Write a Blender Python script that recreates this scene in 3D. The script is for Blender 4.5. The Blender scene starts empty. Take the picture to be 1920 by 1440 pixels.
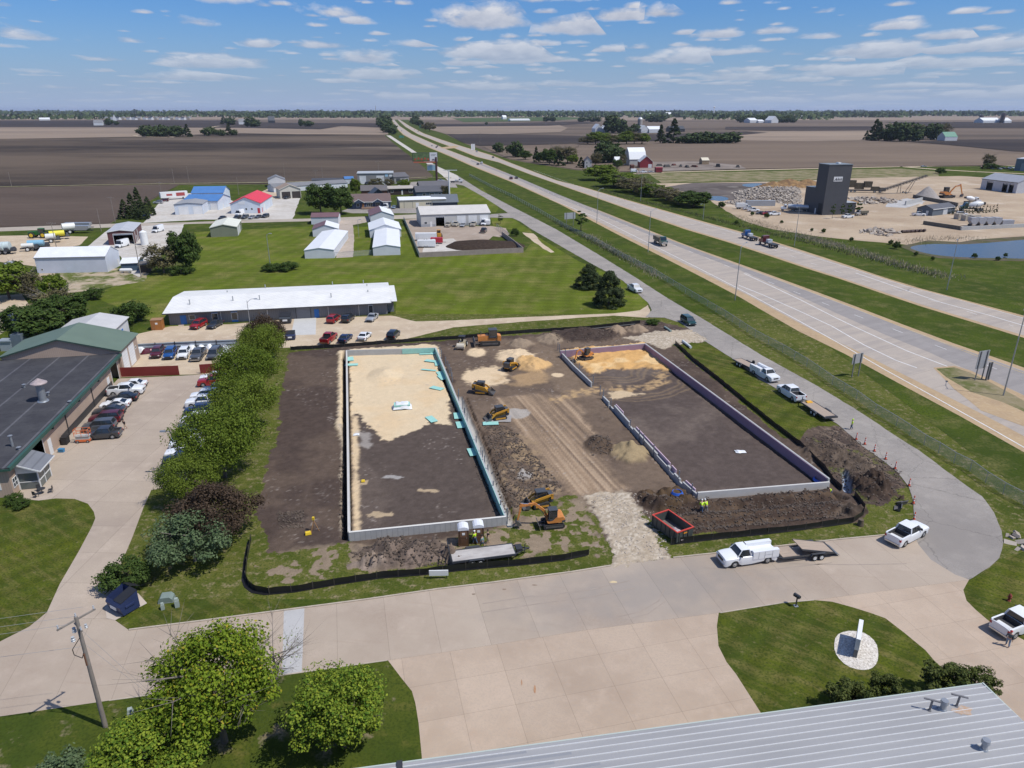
import bpy,bmesh,math,random
import numpy as np
from mathutils import Vector,Matrix,noise as mnoise
R=math.radians
scene=bpy.context.scene
col=scene.collection
rnd=random.Random(7)
# ---------------------------------------------------------------- camera
F=1333.0;CH=46.0;PITCH=math.atan(514/F)
cam_d=bpy.data.cameras.new('camera');cam=bpy.data.objects.new('camera',cam_d);col.objects.link(cam)
cam_d.sensor_fit='HORIZONTAL';cam_d.sensor_width=36;cam_d.lens=36*F/1920
cam_d.clip_start=1;cam_d.clip_end=60000
cam.location=(0,0,CH);cam.rotation_euler=(math.pi/2-PITCH,0,0)
scene.camera=cam
# ---------------------------------------------------------------- world, sun, exposure
SUN_EL,SUN_AZ=58.0,111.5
SKY_STR=0.085
HAZE=3.0e-5
world=bpy.data.worlds.new('World');scene.world=world;world.use_nodes=True
def build_world():
 nt=world.node_tree;N=nt.nodes;L=nt.links;N.clear()
 def n(t,**k):
  x=N.new(t)
  for a,b in k.items():setattr(x,a,b)
  return x
 def math_(op,a,b=None,clamp=False):
  m=n('ShaderNodeMath',operation=op,use_clamp=clamp)
  for i,v in enumerate((a,b)):
   if v is None:continue
   if hasattr(v,'links'):L.new(v,m.inputs[i])
   else:m.inputs[i].default_value=v
  return m.outputs[0]
 out=n('ShaderNodeOutputWorld');bg=n('ShaderNodeBackground');bg.inputs[1].default_value=SKY_STR
 sky=n('ShaderNodeTexSky',sky_type='NISHITA');sky.sun_disc=False
 sky.sun_elevation=R(SUN_EL);sky.sun_rotation=R(SUN_AZ);sky.altitude=0
 sky.air_density=1.0;sky.dust_density=1.0;sky.ozone_density=1.6
 tc=n('ShaderNodeTexCoord');sep=n('ShaderNodeSeparateXYZ');L.new(tc.outputs['Generated'],sep.inputs[0])
 zc=math_('MAXIMUM',sep.outputs[2],0.004)
 ux=math_('DIVIDE',math_('MULTIPLY',sep.outputs[0],1.55),math_('ADD',zc,.5));vz=math_('MULTIPLY',math_('LOGARITHM',math_('ADD',zc,.02),math.e),.62)
 cb=n('ShaderNodeCombineXYZ');L.new(ux,cb.inputs[0]);L.new(vz,cb.inputs[1]);cb.inputs[2].default_value=CLOUD_SEED
 nz=n('ShaderNodeTexNoise');nz.inputs['Scale'].default_value=13;nz.inputs['Detail'].default_value=6;nz.inputs['Roughness'].default_value=.58;L.new(cb.outputs[0],nz.inputs['Vector'])
 lf=n('ShaderNodeTexNoise');lf.inputs['Scale'].default_value=2.3;lf.inputs['Detail'].default_value=2;L.new(cb.outputs[0],lf.inputs['Vector'])
 cover=math_('ADD',math_('MULTIPLY',math_('SUBTRACT',lf.outputs[0],.5),1.5),math_('MULTIPLY',sep.outputs[0],.22))
 acc_m=None;bright=None
 for sc,off_,base in((3.0,.0,.40),(6.0,3.3,.34),(11.0,7.7,.27)):
  ad=n('ShaderNodeVectorMath',operation='ADD');ad.inputs[1].default_value=(off_,off_*.7,0);L.new(cb.outputs[0],ad.inputs[0])
  vo=n('ShaderNodeTexVoronoi',voronoi_dimensions='2D');vo.inputs['Scale'].default_value=sc;L.new(ad.outputs[0],vo.inputs['Vector'])
  df=n('ShaderNodeVectorMath',operation='SUBTRACT');L.new(ad.outputs[0],df.inputs[0]);L.new(vo.outputs['Position'],df.inputs[1])
  s2=n('ShaderNodeSeparateXYZ');L.new(df.outputs[0],s2.inputs[0]);sc_=n('ShaderNodeSeparateColor');L.new(vo.outputs['Color'],sc_.inputs[0])
  du=math_('MULTIPLY',s2.outputs[0],sc*.72);dv=math_('MULTIPLY',s2.outputs[1],sc*1.25)
  dn=math_('MAXIMUM',math_('MULTIPLY',dv,-2.6),dv)
  dist=math_('SQRT',math_('ADD',math_('MULTIPLY',du,du),math_('MULTIPLY',dn,dn)))
  size=math_('ADD',math_('ADD',math_('MULTIPLY',sc_.outputs[0],.34),base-.26),math_('MULTIPLY',cover,.55))
  dens=math_('ADD',math_('SUBTRACT',size,dist),math_('MULTIPLY',math_('SUBTRACT',nz.outputs[0],.5),.62))
  m=math_('MULTIPLY',dens,4.6,True)
  br=math_('ADD',math_('ADD',.38,math_('MULTIPLY',dv,1.9)),math_('MULTIPLY',math_('SUBTRACT',nz.outputs[0],.5),1.6),True)
  if acc_m is None:acc_m=m;bright=br
  else:
   mb=n('ShaderNodeMix',data_type='FLOAT');L.new(acc_m,mb.inputs[0]);L.new(br,mb.inputs[2]);L.new(bright,mb.inputs[3]);bright=mb.outputs[0];acc_m=math_('MAXIMUM',acc_m,m)
 ramp=n('ShaderNodeMix',data_type='RGBA');L.new(bright,ramp.inputs[0])
 ramp.inputs[6].default_value=(4.6,5.1,6.4,1);ramp.inputs[7].default_value=(8.4,8.5,9.1,1)
 el=sep.outputs[2]
 hz=math_('POWER',math_('SUBTRACT',1.0,math_('MINIMUM',math_('MULTIPLY',math_('MAXIMUM',el,0.0),8.5),1.0)),1.5)
 tint=n('ShaderNodeMix',data_type='RGBA',blend_type='MULTIPLY');tint.inputs[0].default_value=1
 L.new(sky.outputs[0],tint.inputs[6]);tint.inputs[7].default_value=(.50,.86,1.42,1)
 skyh=n('ShaderNodeMix',data_type='RGBA');L.new(math_('MULTIPLY',hz,.88),skyh.inputs[0]);L.new(tint.outputs[2],skyh.inputs[6]);skyh.inputs[7].default_value=(4.7,5.8,8.2,1)
 fade=math_('SUBTRACT',1.0,math_('MULTIPLY',hz,.86))
 mm=math_('MULTIPLY',math_('MULTIPLY',acc_m,fade),.93)
 fin=n('ShaderNodeMix',data_type='RGBA');L.new(mm,fin.inputs[0]);L.new(skyh.outputs[2],fin.inputs[6]);L.new(ramp.outputs[2],fin.inputs[7])
 L.new(fin.outputs[2],bg.inputs[0]);L.new(bg.outputs[0],out.inputs[0])
CLOUD_SEED=3.7;CLOUD_T=.495
build_world()
world.cycles.sampling_method='MANUAL';world.cycles.sample_map_resolution=512
sun_d=bpy.data.lights.new('sun','SUN');sun_d.energy=4.2;sun_d.angle=R(.53);sun_d.color=(1,.965,.90)
sun=bpy.data.objects.new('sun',sun_d);col.objects.link(sun);sun.location=(0,0,300)
_s=Vector((math.sin(R(SUN_AZ))*math.cos(R(SUN_EL)),math.cos(R(SUN_AZ))*math.cos(R(SUN_EL)),math.sin(R(SUN_EL))))
sun.rotation_euler=_s.to_track_quat('Z','Y').to_euler()
scene.view_settings.view_transform='Standard';scene.view_settings.look='None'
scene.view_settings.exposure=0.0;scene.view_settings.gamma=1
scene.cycles.max_bounces=5;scene.cycles.diffuse_bounces=2;scene.cycles.glossy_bounces=2
scene.cycles.transmission_bounces=2;scene.cycles.transparent_max_bounces=6;scene.cycles.volume_bounces=0
scene.cycles.caustics_reflective=False;scene.cycles.caustics_refractive=False
# ---------------------------------------------------------------- helpers
_c,_sn=math.cos(PITCH),math.sin(PITCH)
def P(px,py,z=0.0):
 """point of the level z seen at photo pixel (1920x1440)"""
 x=(px-960)/F;y=(py-720)/F
 k=(CH-z)/(_sn+y*_c)
 return Vector((x*k,(_c-y*_sn)*k,z))
def smooth_poly(pts,it=1):
 for _ in range(it):
  o=[]
  for i,p in enumerate(pts):
   q=pts[(i+1)%len(pts)]
   o.append(p*.75+q*.25);o.append(p*.25+q*.75)
  pts=o
 return pts
def tag(o,label=None,cat=None,group=None,kind=None):
 if label:o['label']=label
 if cat:o['category']=cat
 if group:o['group']=group
 if kind:o['kind']=kind
 return o
def thing(name,label,cat,loc=(0,0,0),rz=0.0,group=None):
 o=bpy.data.objects.new(name,None);col.objects.link(o);o.empty_display_size=.3
 o.location=loc;o.rotation_euler=(0,0,rz)
 return tag(o,label,cat,group)
def copy_tree(o,parent=None):
 c=o.copy();col.objects.link(c);c.parent=parent
 for ch in o.children:copy_tree(ch,c)
 return c
ORD='first second third fourth fifth sixth seventh eighth ninth tenth eleventh twelfth thirteenth fourteenth fifteenth sixteenth seventeenth eighteenth nineteenth twentieth'.split()
def paint(root,names,m):
 for ch in root.children:
  if ch.name.split('.')[0]in names:
   ch.material_slots[0].link='OBJECT';ch.material_slots[0].material=m
# materials -------------------------------------------------------------
_M={}
def lin(c):
 return tuple((v/12.92 if v<=.04045 else((v+.055)/1.055)**2.4)for v in c)
def M(name,c,rough=.7,metal=0.0,var=.0,scale=1.0,bump=0.0,emit=None,c2=None,alpha=1,spec=.5,coord='Object',obj_rand=0,streak=None):
 """simple procedural material: base colour c, mixed to c2 (or darkened by var) by noise"""
 if name in _M:return _M[name]
 m=bpy.data.materials.new(name);m.use_nodes=True;nt=m.node_tree;N=nt.nodes;L=nt.links
 b=N['Principled BSDF'];b.inputs['Roughness'].default_value=rough;b.inputs['Metallic'].default_value=metal
 b.inputs['Specular IOR Level'].default_value=spec
 b.inputs['Base Color'].default_value=(*c,1)
 if var or c2 or bump:
  if coord=='World':
   g=N.new('ShaderNodeNewGeometry');vec=g.outputs['Position']
  else:
   g=N.new('ShaderNodeTexCoord');vec=g.outputs['Object']
  if streak:
   mp=N.new('ShaderNodeMapping');mp.inputs['Scale'].default_value=streak[:3]
   if len(streak)>3:mp.inputs['Rotation'].default_value=(0,0,streak[3])
   L.new(vec,mp.inputs[0]);vec=mp.outputs[0]
  nz=N.new('ShaderNodeTexNoise');nz.inputs['Scale'].default_value=scale;nz.inputs['Detail'].default_value=6;nz.inputs['Roughness'].default_value=.6
  L.new(vec,nz.inputs['Vector'])
  mr=N.new('ShaderNodeMapRange');mr.inputs[1].default_value=.3;mr.inputs[2].default_value=.7
  L.new(nz.outputs[0],mr.inputs[0])
  mx=N.new('ShaderNodeMix');mx.data_type='RGBA';L.new(mr.outputs[0],mx.inputs[0])
  cc=c2 or tuple(v*(1-var)for v in c)
  mx.inputs[6].default_value=(*c,1);mx.inputs[7].default_value=(*cc,1)
  L.new(mx.outputs[2],b.inputs['Base Color'])
  if bump:
   bp=N.new('ShaderNodeBump');bp.inputs['Strength'].default_value=1;bp.inputs['Distance'].default_value=bump
   L.new(nz.outputs[0],bp.inputs['Height']);L.new(bp.outputs[0],b.inputs['Normal'])
 if emit:b.inputs['Emission Color'].default_value=(*c,1);b.inputs['Emission Strength'].default_value=emit
 _M[name]=m;return m
def G(name,cols,rough=.95,bump=.02,stripes=None,joints=None,cracks=None,spec=.04,zone=None):
 """ground material: cols = [(colour, noise scale, lo, hi), ...] blended one over the other in world space
    stripes=(angle,wavelength,amount) soft mowing or tillage bands; joints=(angle, du, dv, u0, v0) slab joints"""
 if name in _M:return _M[name]
 m=bpy.data.materials.new(name);m.use_nodes=True;nt=m.node_tree;N=nt.nodes;L=nt.links
 b=N['Principled BSDF'];b.inputs['Roughness'].default_value=rough;b.inputs['Specular IOR Level'].default_value=spec
 g=N.new('ShaderNodeNewGeometry');pos=g.outputs['Position']
 cur=None;hgt=None
 for i,cc in enumerate(cols):
  c,sc,lo,hi=cc[:4]
  if cur is None:
   rgb=N.new('ShaderNodeRGB');rgb.outputs[0].default_value=(*c,1);cur=rgb.outputs[0];continue
  vec=pos
  if len(cc)>4:
   mp=N.new('ShaderNodeMapping');mp.inputs['Rotation'].default_value=(0,0,cc[4]);mp.inputs['Scale'].default_value=(cc[5],cc[6],1)
   mp0=N.new('ShaderNodeMapping');mp0.inputs['Rotation'].default_value=(0,0,cc[4]);L.new(pos,mp0.inputs[0])
   mp.inputs['Rotation'].default_value=(0,0,0);L.new(mp0.outputs[0],mp.inputs[0]);vec=mp.outputs[0]
  nz=N.new('ShaderNodeTexNoise');nz.inputs['Scale'].default_value=sc;nz.inputs['Detail'].default_value=5;nz.inputs['Roughness'].default_value=.62
  L.new(vec,nz.inputs['Vector'])
  mr=N.new('ShaderNodeMapRange');mr.inputs[1].default_value=lo;mr.inputs[2].default_value=hi;L.new(nz.outputs[0],mr.inputs[0])
  mx=N.new('ShaderNodeMix');mx.data_type='RGBA';L.new(mr.outputs[0],mx.inputs[0]);L.new(cur,mx.inputs[6]);mx.inputs[7].default_value=(*c,1)
  cur=mx.outputs[2];hgt=nz.outputs[0]
 if stripes:
  for(ang,wl,amt)in stripes:
   mp=N.new('ShaderNodeMapping');mp.inputs['Rotation'].default_value=(0,0,ang);L.new(pos,mp.inputs[0])
   w=N.new('ShaderNodeTexWave');w.inputs['Scale'].default_value=.314/wl*1.0;w.inputs['Distortion'].default_value=1.2;w.inputs['Detail'].default_value=2;w.inputs['Detail Scale'].default_value=.6
   L.new(mp.outputs[0],w.inputs[0])
   mr=N.new('ShaderNodeMapRange');mr.inputs[3].default_value=1-amt;mr.inputs[4].default_value=1+amt;L.new(w.outputs['Fac'],mr.inputs[0])
   vm=N.new('ShaderNodeVectorMath');vm.operation='SCALE';L.new(cur,vm.inputs[0]);L.new(mr.outputs[0],vm.inputs['Scale']);cur=vm.outputs[0]
 if zone:
  zx,zy,zrx,zry,za,zc=zone
  mp=N.new('ShaderNodeMapping');mp.vector_type='TEXTURE';mp.inputs['Location'].default_value=(zx,zy,0);mp.inputs['Rotation'].default_value=(0,0,za);mp.inputs['Scale'].default_value=(zrx,zry,1000);L.new(pos,mp.inputs[0])
  ln=N.new('ShaderNodeVectorMath');ln.operation='LENGTH';L.new(mp.outputs[0],ln.inputs[0]);nz=N.new('ShaderNodeTexNoise');nz.inputs['Scale'].default_value=.45;nz.inputs['Detail'].default_value=5;L.new(pos,nz.inputs['Vector'])
  a1=N.new('ShaderNodeMath');a1.operation='MULTIPLY_ADD';a1.inputs[1].default_value=1.3;L.new(nz.outputs[0],a1.inputs[0]);L.new(ln.outputs['Value'],a1.inputs[2])
  mr=N.new('ShaderNodeMapRange');mr.inputs[1].default_value=1.75;mr.inputs[2].default_value=.9;mr.inputs[3].default_value=0;mr.inputs[4].default_value=.8;L.new(a1.outputs[0],mr.inputs[0])
  mx=N.new('ShaderNodeMix');mx.data_type='RGBA';L.new(mr.outputs[0],mx.inputs[0]);L.new(cur,mx.inputs[6]);mx.inputs[7].default_value=(*zc,1);cur=mx.outputs[2]
 def line_mask(coord_out,period,off,width):
  a=N.new('ShaderNodeMath');a.operation='ADD';a.inputs[1].default_value=-off;L.new(coord_out,a.inputs[0])
  p=N.new('ShaderNodeMath');p.operation='PINGPONG';p.inputs[1].default_value=period/2;L.new(a.outputs[0],p.inputs[0])
  l=N.new('ShaderNodeMath');l.operation='LESS_THAN';l.inputs[1].default_value=width;L.new(p.outputs[0],l.inputs[0]);return l.outputs[0]
 if joints and len(joints)>1:
  mp=N.new('ShaderNodeMapping');mp.inputs['Rotation'].default_value=(0,0,joints[0][0]);L.new(pos,mp.inputs[0])
  sb=N.new('ShaderNodeVectorMath');sb.operation='SUBTRACT';sb.inputs[1].default_value=(joints[0][3],joints[1][3],0);L.new(mp.outputs[0],sb.inputs[0])
  dv=N.new('ShaderNodeVectorMath');dv.operation='DIVIDE';dv.inputs[1].default_value=(joints[0][2],joints[1][2],1e6);L.new(sb.outputs[0],dv.inputs[0])
  fl=N.new('ShaderNodeVectorMath');fl.operation='FLOOR';L.new(dv.outputs[0],fl.inputs[0]);wn=N.new('ShaderNodeTexWhiteNoise');wn.noise_dimensions='2D';L.new(fl.outputs[0],wn.inputs['Vector'])
  mr=N.new('ShaderNodeMapRange');mr.inputs[3].default_value=.95;mr.inputs[4].default_value=1.04;L.new(wn.outputs['Value'],mr.inputs[0])
  vm=N.new('ShaderNodeVectorMath');vm.operation='SCALE';L.new(cur,vm.inputs[0]);L.new(mr.outputs[0],vm.inputs['Scale']);cur=vm.outputs[0]
 if joints:
  for(ang,axis,period,off,width,dark)in joints:
   mp=N.new('ShaderNodeMapping');mp.inputs['Rotation'].default_value=(0,0,ang);L.new(pos,mp.inputs[0])
   sp=N.new('ShaderNodeSeparateXYZ');L.new(mp.outputs[0],sp.inputs[0])
   lm=line_mask(sp.outputs[axis],period,off,width)
   mx=N.new('ShaderNodeMix');mx.data_type='RGBA';mx.blend_type='MULTIPLY';L.new(lm,mx.inputs[0]);L.new(cur,mx.inputs[6]);mx.inputs[7].default_value=(dark,dark,dark,1)
   cur=mx.outputs[2]
 if cracks:
  sc,wd,dark=cracks
  vo=N.new('ShaderNodeTexVoronoi');vo.feature='DISTANCE_TO_EDGE';vo.inputs['Scale'].default_value=sc;
  nz=N.new('ShaderNodeTexNoise');nz.inputs['Scale'].default_value=1.3;nz.inputs['Detail'].default_value=4
  L.new(pos,nz.inputs['Vector']);mv=N.new('ShaderNodeVectorMath');mv.operation='MULTIPLY_ADD';L.new(nz.outputs['Color'],mv.inputs[0]);mv.inputs[1].default_value=(1.2,1.2,0);L.new(pos,mv.inputs[2])
  L.new(mv.outputs[0],vo.inputs['Vector'])
  l=N.new('ShaderNodeMath');l.operation='LESS_THAN';l.inputs[1].default_value=wd;L.new(vo.outputs[0],l.inputs[0])
  mx=N.new('ShaderNodeMix');mx.data_type='RGBA';mx.blend_type='MULTIPLY';L.new(l.outputs[0],mx.inputs[0]);L.new(cur,mx.inputs[6]);mx.inputs[7].default_value=(dark,dark,dark,1)
  cur=mx.outputs[2]
 L.new(cur,b.inputs['Base Color'])
 if bump and hgt:
  bp=N.new('ShaderNodeBump');bp.inputs['Strength'].default_value=1;bp.inputs['Distance'].default_value=bump;L.new(hgt,bp.inputs['Height']);L.new(bp.outputs[0],b.inputs['Normal'])
 _M[name]=m;return m
# mesh builder ----------------------------------------------------------
class MB:
 def __init__(s):s.v=[];s.f=[];s.m=[];s.T=Matrix.Identity(4)
 def add(s,vs,fs,mi=0):
  n=len(s.v);T=s.T
  s.v+=[tuple(T@Vector(p))for p in vs];s.f+=[tuple(i+n for i in f)for f in fs];s.m+=[mi]*len(fs);return s
 def box(s,x0,x1,y0,y1,z0,z1,mi=0,tx=0,ty=0):
  vs=[(x0,y0,z0),(x1,y0,z0),(x1,y1,z0),(x0,y1,z0),(x0+tx,y0+ty,z1),(x1-tx,y0+ty,z1),(x1-tx,y1-ty,z1),(x0+tx,y1-ty,z1)]
  return s.add(vs,[(0,3,2,1),(4,5,6,7),(0,1,5,4),(1,2,6,5),(2,3,7,6),(3,0,4,7)],mi)
 def cyl(s,p0,p1,r0,r1=None,n=10,mi=0,cap=True):
  r1=r0 if r1 is None else r1
  p0=Vector(p0);p1=Vector(p1);q=(p1-p0).to_track_quat('Z','Y')
  vs=[]
  for p,r in((p0,r0),(p1,r1)):
   for i in range(n):
    a=2*math.pi*i/n;vs.append(tuple(p+q@Vector((r*math.cos(a),r*math.sin(a),0))))
  fs=[(i,(i+1)%n,n+(i+1)%n,n+i)for i in range(n)]
  if cap:fs+=[tuple(range(n-1,-1,-1)),tuple(range(n,2*n))]
  return s.add(vs,fs,mi)
 def tube(s,pts,r,n=6,mi=0):
  for a,b in zip(pts,pts[1:]):s.cyl(a,b,r,r,n,mi)
  return s
 def bar(s,p0,p1,w,h,mi=0,h1=None):
  p0=Vector(p0);p1=Vector(p1);h1=h if h1 is None else h1
  d=(p1-p0).normalized();up=Vector((0,0,1))if abs(d.z)<.95 else Vector((1,0,0))
  sd=d.cross(up).normalized()*(w/2);u=sd.cross(d).normalized()
  vs=[p0-sd-u*h/2,p0+sd-u*h/2,p0+sd+u*h/2,p0-sd+u*h/2,p1-sd-u*h1/2,p1+sd-u*h1/2,p1+sd+u*h1/2,p1-sd+u*h1/2]
  return s.add([tuple(v)for v in vs],[(0,1,2,3),(7,6,5,4),(0,4,5,1),(1,5,6,2),(2,6,7,3),(3,7,4,0)],mi)
 def prism(s,prof,y0,y1,mi=0,axis='y'):
  """prof: (a,z) outline extruded along y (or x)"""
  n=len(prof)
  if axis=='y':vs=[(a,y0,z)for a,z in prof]+[(a,y1,z)for a,z in prof]
  elif axis=='x':vs=[(y0,a,z)for a,z in prof]+[(y1,a,z)for a,z in prof]
  else:vs=[(a,z,y0)for a,z in prof]+[(a,z,y1)for a,z in prof]
  fs=[(i,(i+1)%n,n+(i+1)%n,n+i)for i in range(n)]+[tuple(range(n-1,-1,-1)),tuple(range(n,2*n))]
  return s.add(vs,fs,mi)
 def ring(s,prof,segs,mi=0,cap=True):
  """lathe around z: prof [(r,z)]"""
  n=segs;vs=[]
  for r,z in prof:
   for i in range(n):
    a=2*math.pi*i/n;vs.append((r*math.cos(a),r*math.sin(a),z))
  fs=[]
  for k in range(len(prof)-1):
   for i in range(n):fs.append((k*n+i,k*n+(i+1)%n,(k+1)*n+(i+1)%n,(k+1)*n+i))
  if cap:fs+=[tuple(range(n-1,-1,-1)),tuple(range((len(prof)-1)*n,len(prof)*n))]
  return s.add(vs,fs,mi)
 def mesh(s,name,mats,smooth=False):
  me=bpy.data.meshes.new(name);me.from_pydata(s.v,[],s.f)
  for m in(mats if isinstance(mats,(list,tuple))else[mats]):me.materials.append(m)
  if any(s.m):me.polygons.foreach_set('material_index',s.m)
  bm=bmesh.new();bm.from_mesh(me);bmesh.ops.recalc_face_normals(bm,faces=bm.faces);bm.to_mesh(me);bm.free()
  if smooth:
   me.polygons.foreach_set('use_smooth',[True]*len(me.polygons));me.set_sharp_from_angle(angle=R(smooth if smooth is not True else 35))
  me.update();return me
 def build(s,name,mats,parent=None,smooth=False,loc=None,rz=None):
  o=bpy.data.objects.new(name,s.mesh(name,mats,smooth));col.objects.link(o)
  if parent:o.parent=parent
  if loc is not None:o.location=loc
  if rz is not None:o.rotation_euler=(0,0,rz)
  return o
def link(name,me,parent=None,loc=None,rz=None,sc=None):
 o=bpy.data.objects.new(name,me);col.objects.link(o)
 if parent:o.parent=parent
 if loc is not None:o.location=loc
 if rz is not None:o.rotation_euler=(0,0,rz)
 if sc is not None:o.scale=sc
 return o
def sheet(name,pts,z,mat,kind='structure',wob=0.0,step=2.0,seed=0,thick=0.0):
 """flat polygon from a list of world points; wob = irregular edge"""
 pts=[Vector((p[0],p[1],0))for p in pts]
 if wob:
  o=[]
  for i,p in enumerate(pts):
   q=pts[(i+1)%len(pts)];d=(q-p);n=max(1,min(400,int(d.length/step)))
   nr=Vector((-d.y,d.x,0)).normalized()if d.length>0 else Vector()
   for k in range(n):
    c=p+d*k/n
    w=mnoise.noise(Vector((c.x*.45/step,c.y*.45/step,seed)))+.6*mnoise.noise(Vector((c.x*1.7/step,c.y*1.7/step,seed+9)))
    o.append(c+nr*w*wob)
  pts=o
 me=bpy.data.meshes.new(name)
 n=len(pts)
 if thick:
  vs=[(p.x,p.y,z)for p in pts]+[(p.x,p.y,z-thick)for p in pts]
  fs=[tuple(range(n))]+[(i,n+i,n+(i+1)%n,(i+1)%n)for i in range(n)]
 else:vs=[(p.x,p.y,z)for p in pts];fs=[tuple(range(n))]
 me.from_pydata(vs,[],fs)
 bm=bmesh.new();bm.from_mesh(me)
 bm.faces.ensure_lookup_table()
 if bm.faces[0].normal.z<0:bmesh.ops.reverse_faces(bm,faces=bm.faces)
 bmesh.ops.triangulate(bm,faces=[f for f in bm.faces if len(f.verts)>4],ngon_method='EAR_CLIP')
 bm.to_mesh(me);bm.free();me.materials.append(mat)
 o=bpy.data.objects.new(name,me);col.objects.link(o)
 if kind:o['kind']=kind
 return o
def PP(*a):return[P(x,y)for x,y in a]
# ================================================================ GROUND
GRASS=[((.100,.112,.022),1,0,0),((.060,.076,.014),.09,.38,.66),((.150,.140,.042),.35,.46,.70),((.24,.195,.11),1.1,.52,.68),((.040,.062,.010),4.5,.46,.66)]
grass_m=G('grass',GRASS,bump=.05)
lawn_m=G('lawn',[((.084,.100,.012),1,0,0),((.052,.070,.012),.14,.40,.60),((.145,.128,.040),.45,.46,.68,R(35),.4,1.8),((.17,.145,.07),1.6,.60,.74),((.036,.052,.010),4.5,.46,.68)],bump=.04,stripes=[(R(40),2.6,.10)])
lawn2_m=G('mown_field',[((.116,.150,.015),1,0,0),((.088,.112,.016),.035,.38,.60),((.175,.168,.048),.10,.48,.66),((.21,.185,.09),.5,.60,.76),((.070,.090,.014),2.2,.46,.70)],bump=.04,stripes=[(R(8),5.0,.07),(R(96),3.2,.06)])
roadside_m=G('roadside_grass',[((.072,.098,.013),1,0,0),((.046,.066,.012),.05,.38,.60),((.130,.125,.042),.22,.48,.70),((.20,.17,.10),.8,.64,.78),((.035,.055,.010),2.4,.44,.68)],bump=.08)
dryg_m=G('dry_grass',[((.24,.20,.12),1,0,0),((.10,.115,.035),.12,.42,.62),((.30,.25,.17),.8,.5,.8)],bump=.1)
def soil(name,a,b,ang=0.0,c=None,sx=.004,sy=.02,lines=None):
 L=[(a,1,0,0),(b,1.0,.40,.62,ang,sx,sy),(tuple(v*.78 for v in a),1.0,.48,.8,ang,sx*8,sy*8)]
 if c:L.append((c,1.0,.60,.74,ang,sx*.6,sy*.8))
 L.append((tuple(v*1.18 for v in a),.6,.55,.85))
 return G(name,L,bump=.06,stripes=[(lines or R(93),6.0,.045)])
f_far=soil('farmland',(.175,.135,.105),(.090,.072,.060),sx=.0007,sy=.004,c=(.23,.19,.15))
f_dark=soil('dark_soil',(.070,.057,.052),(.042,.036,.036),sx=.0012,sy=.005)
f_tan=soil('tan_field',(.29,.225,.17),(.21,.165,.13),sx=.0014,sy=.006)
f_big=soil('tilled_soil_cloud_shade',(.122,.093,.070),(.040,.033,.029),sx=.0022,sy=.0065,c=(.205,.162,.125))  # soil tones whose dark bands also paint in cloud shadow that nothing casts
f_brn=soil('brown_soil',(.110,.083,.067),(.080,.060,.049),sx=.003,sy=.012,lines=R(80))
f_rt=soil('stubble_soil',(.195,.148,.110),(.145,.110,.085),sx=.0018,sy=.012,lines=R(100))
f_grn=G('green_field',[((.06,.095,.035),1,0,0),((.085,.105,.045),.01,.4,.6)])
conc_m=G('concrete',[((.400,.330,.262),1,0,0),((.335,.265,.208),.10,.40,.64),((.44,.36,.29),.30,.5,.75),((.33,.255,.195),1.0,.60,.86,R(8),.10,1.3),((.38,.31,.25),6,.4,.75)],bump=.004,rough=.85,zone=(P(1230,1105).x,P(1230,1105).y,17,5.5,R(11),(.285,.25,.22)),joints=[(R(-13.5),0,4.6,1.2,.018,.68),(R(-13.5),1,60.0,20,.02,.6)])
conc2_m=G('concrete_apron',[((.46,.36,.275),1,0,0),((.385,.295,.222),.12,.40,.64),((.48,.375,.29),.45,.5,.75),((.43,.31,.225),.22,.60,.80),((.38,.31,.25),6,.45,.8)],bump=.004,rough=.85,joints=[(R(-13.5),0,4.35,2.2,.018,.70),(R(-13.5),1,3.9,1.15,.016,.72)])
conc3_m=G('driveway_concrete',[((.42,.345,.275),1,0,0),((.34,.275,.225),.09,.40,.66),((.45,.37,.30),.4,.5,.75),((.36,.30,.24),5,.45,.8)],bump=.004,rough=.85,joints=[(R(2),0,6.2,1.0,.022,.60),(R(2),1,5.4,.6,.020,.66)])
asph_m=G('asphalt',[((.315,.280,.248),1,0,0),((.235,.212,.192),.10,.38,.62),((.36,.325,.285),.5,.5,.8),((.22,.198,.180),1.0,.56,.8,R(-28),.05,.8),((.33,.31,.29),8,.45,.75)],bump=.008,rough=.9,cracks=(.11,.006,.80),zone=(P(1770,1000).x,P(1770,1000).y,9,9,0,(.235,.212,.193)))
hwy_m=G('highway',[((.40,.345,.295),1,0,0),((.335,.295,.262),1.0,.42,.62,R(-28),.02,.35),((.44,.375,.315),.25,.5,.75),((.35,.30,.26),2.2,.5,.8)],bump=.004,rough=.85,joints=[(R(-28.6),1,6.1,0,.035,.74)])
hwyg_m=G('highway_lane',[((.285,.262,.248),1,0,0),((.25,.23,.22),1.0,.42,.62,R(-28),.02,.35),((.31,.285,.27),.35,.5,.75)],bump=.004,rough=.85)
shoulder_m=G('gravel_shoulder',[((.42,.305,.185),1,0,0),((.36,.26,.165),.3,.4,.65),((.46,.36,.24),1.6,.5,.75)],bump=.02)
gravel_m=G('gravel',[((.52,.42,.30),1,0,0),((.43,.335,.24),.10,.38,.62),((.58,.48,.36),.45,.5,.75),((.40,.33,.25),3.5,.5,.8)],bump=.02)
wgravel_m=G('white_gravel',[((.52,.49,.45),1,0,0),((.43,.39,.34),.08,.38,.62),((.60,.57,.53),.4,.5,.75),((.42,.39,.36),3.5,.5,.8)],bump=.02)
yard_m=G('yard_gravel',[((.44,.345,.245),1,0,0),((.33,.245,.17),.03,.38,.60),((.54,.46,.37),.05,.55,.72),((.38,.30,.22),.35,.5,.8),((.5,.42,.33),2,.5,.8)],bump=.05)
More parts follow.
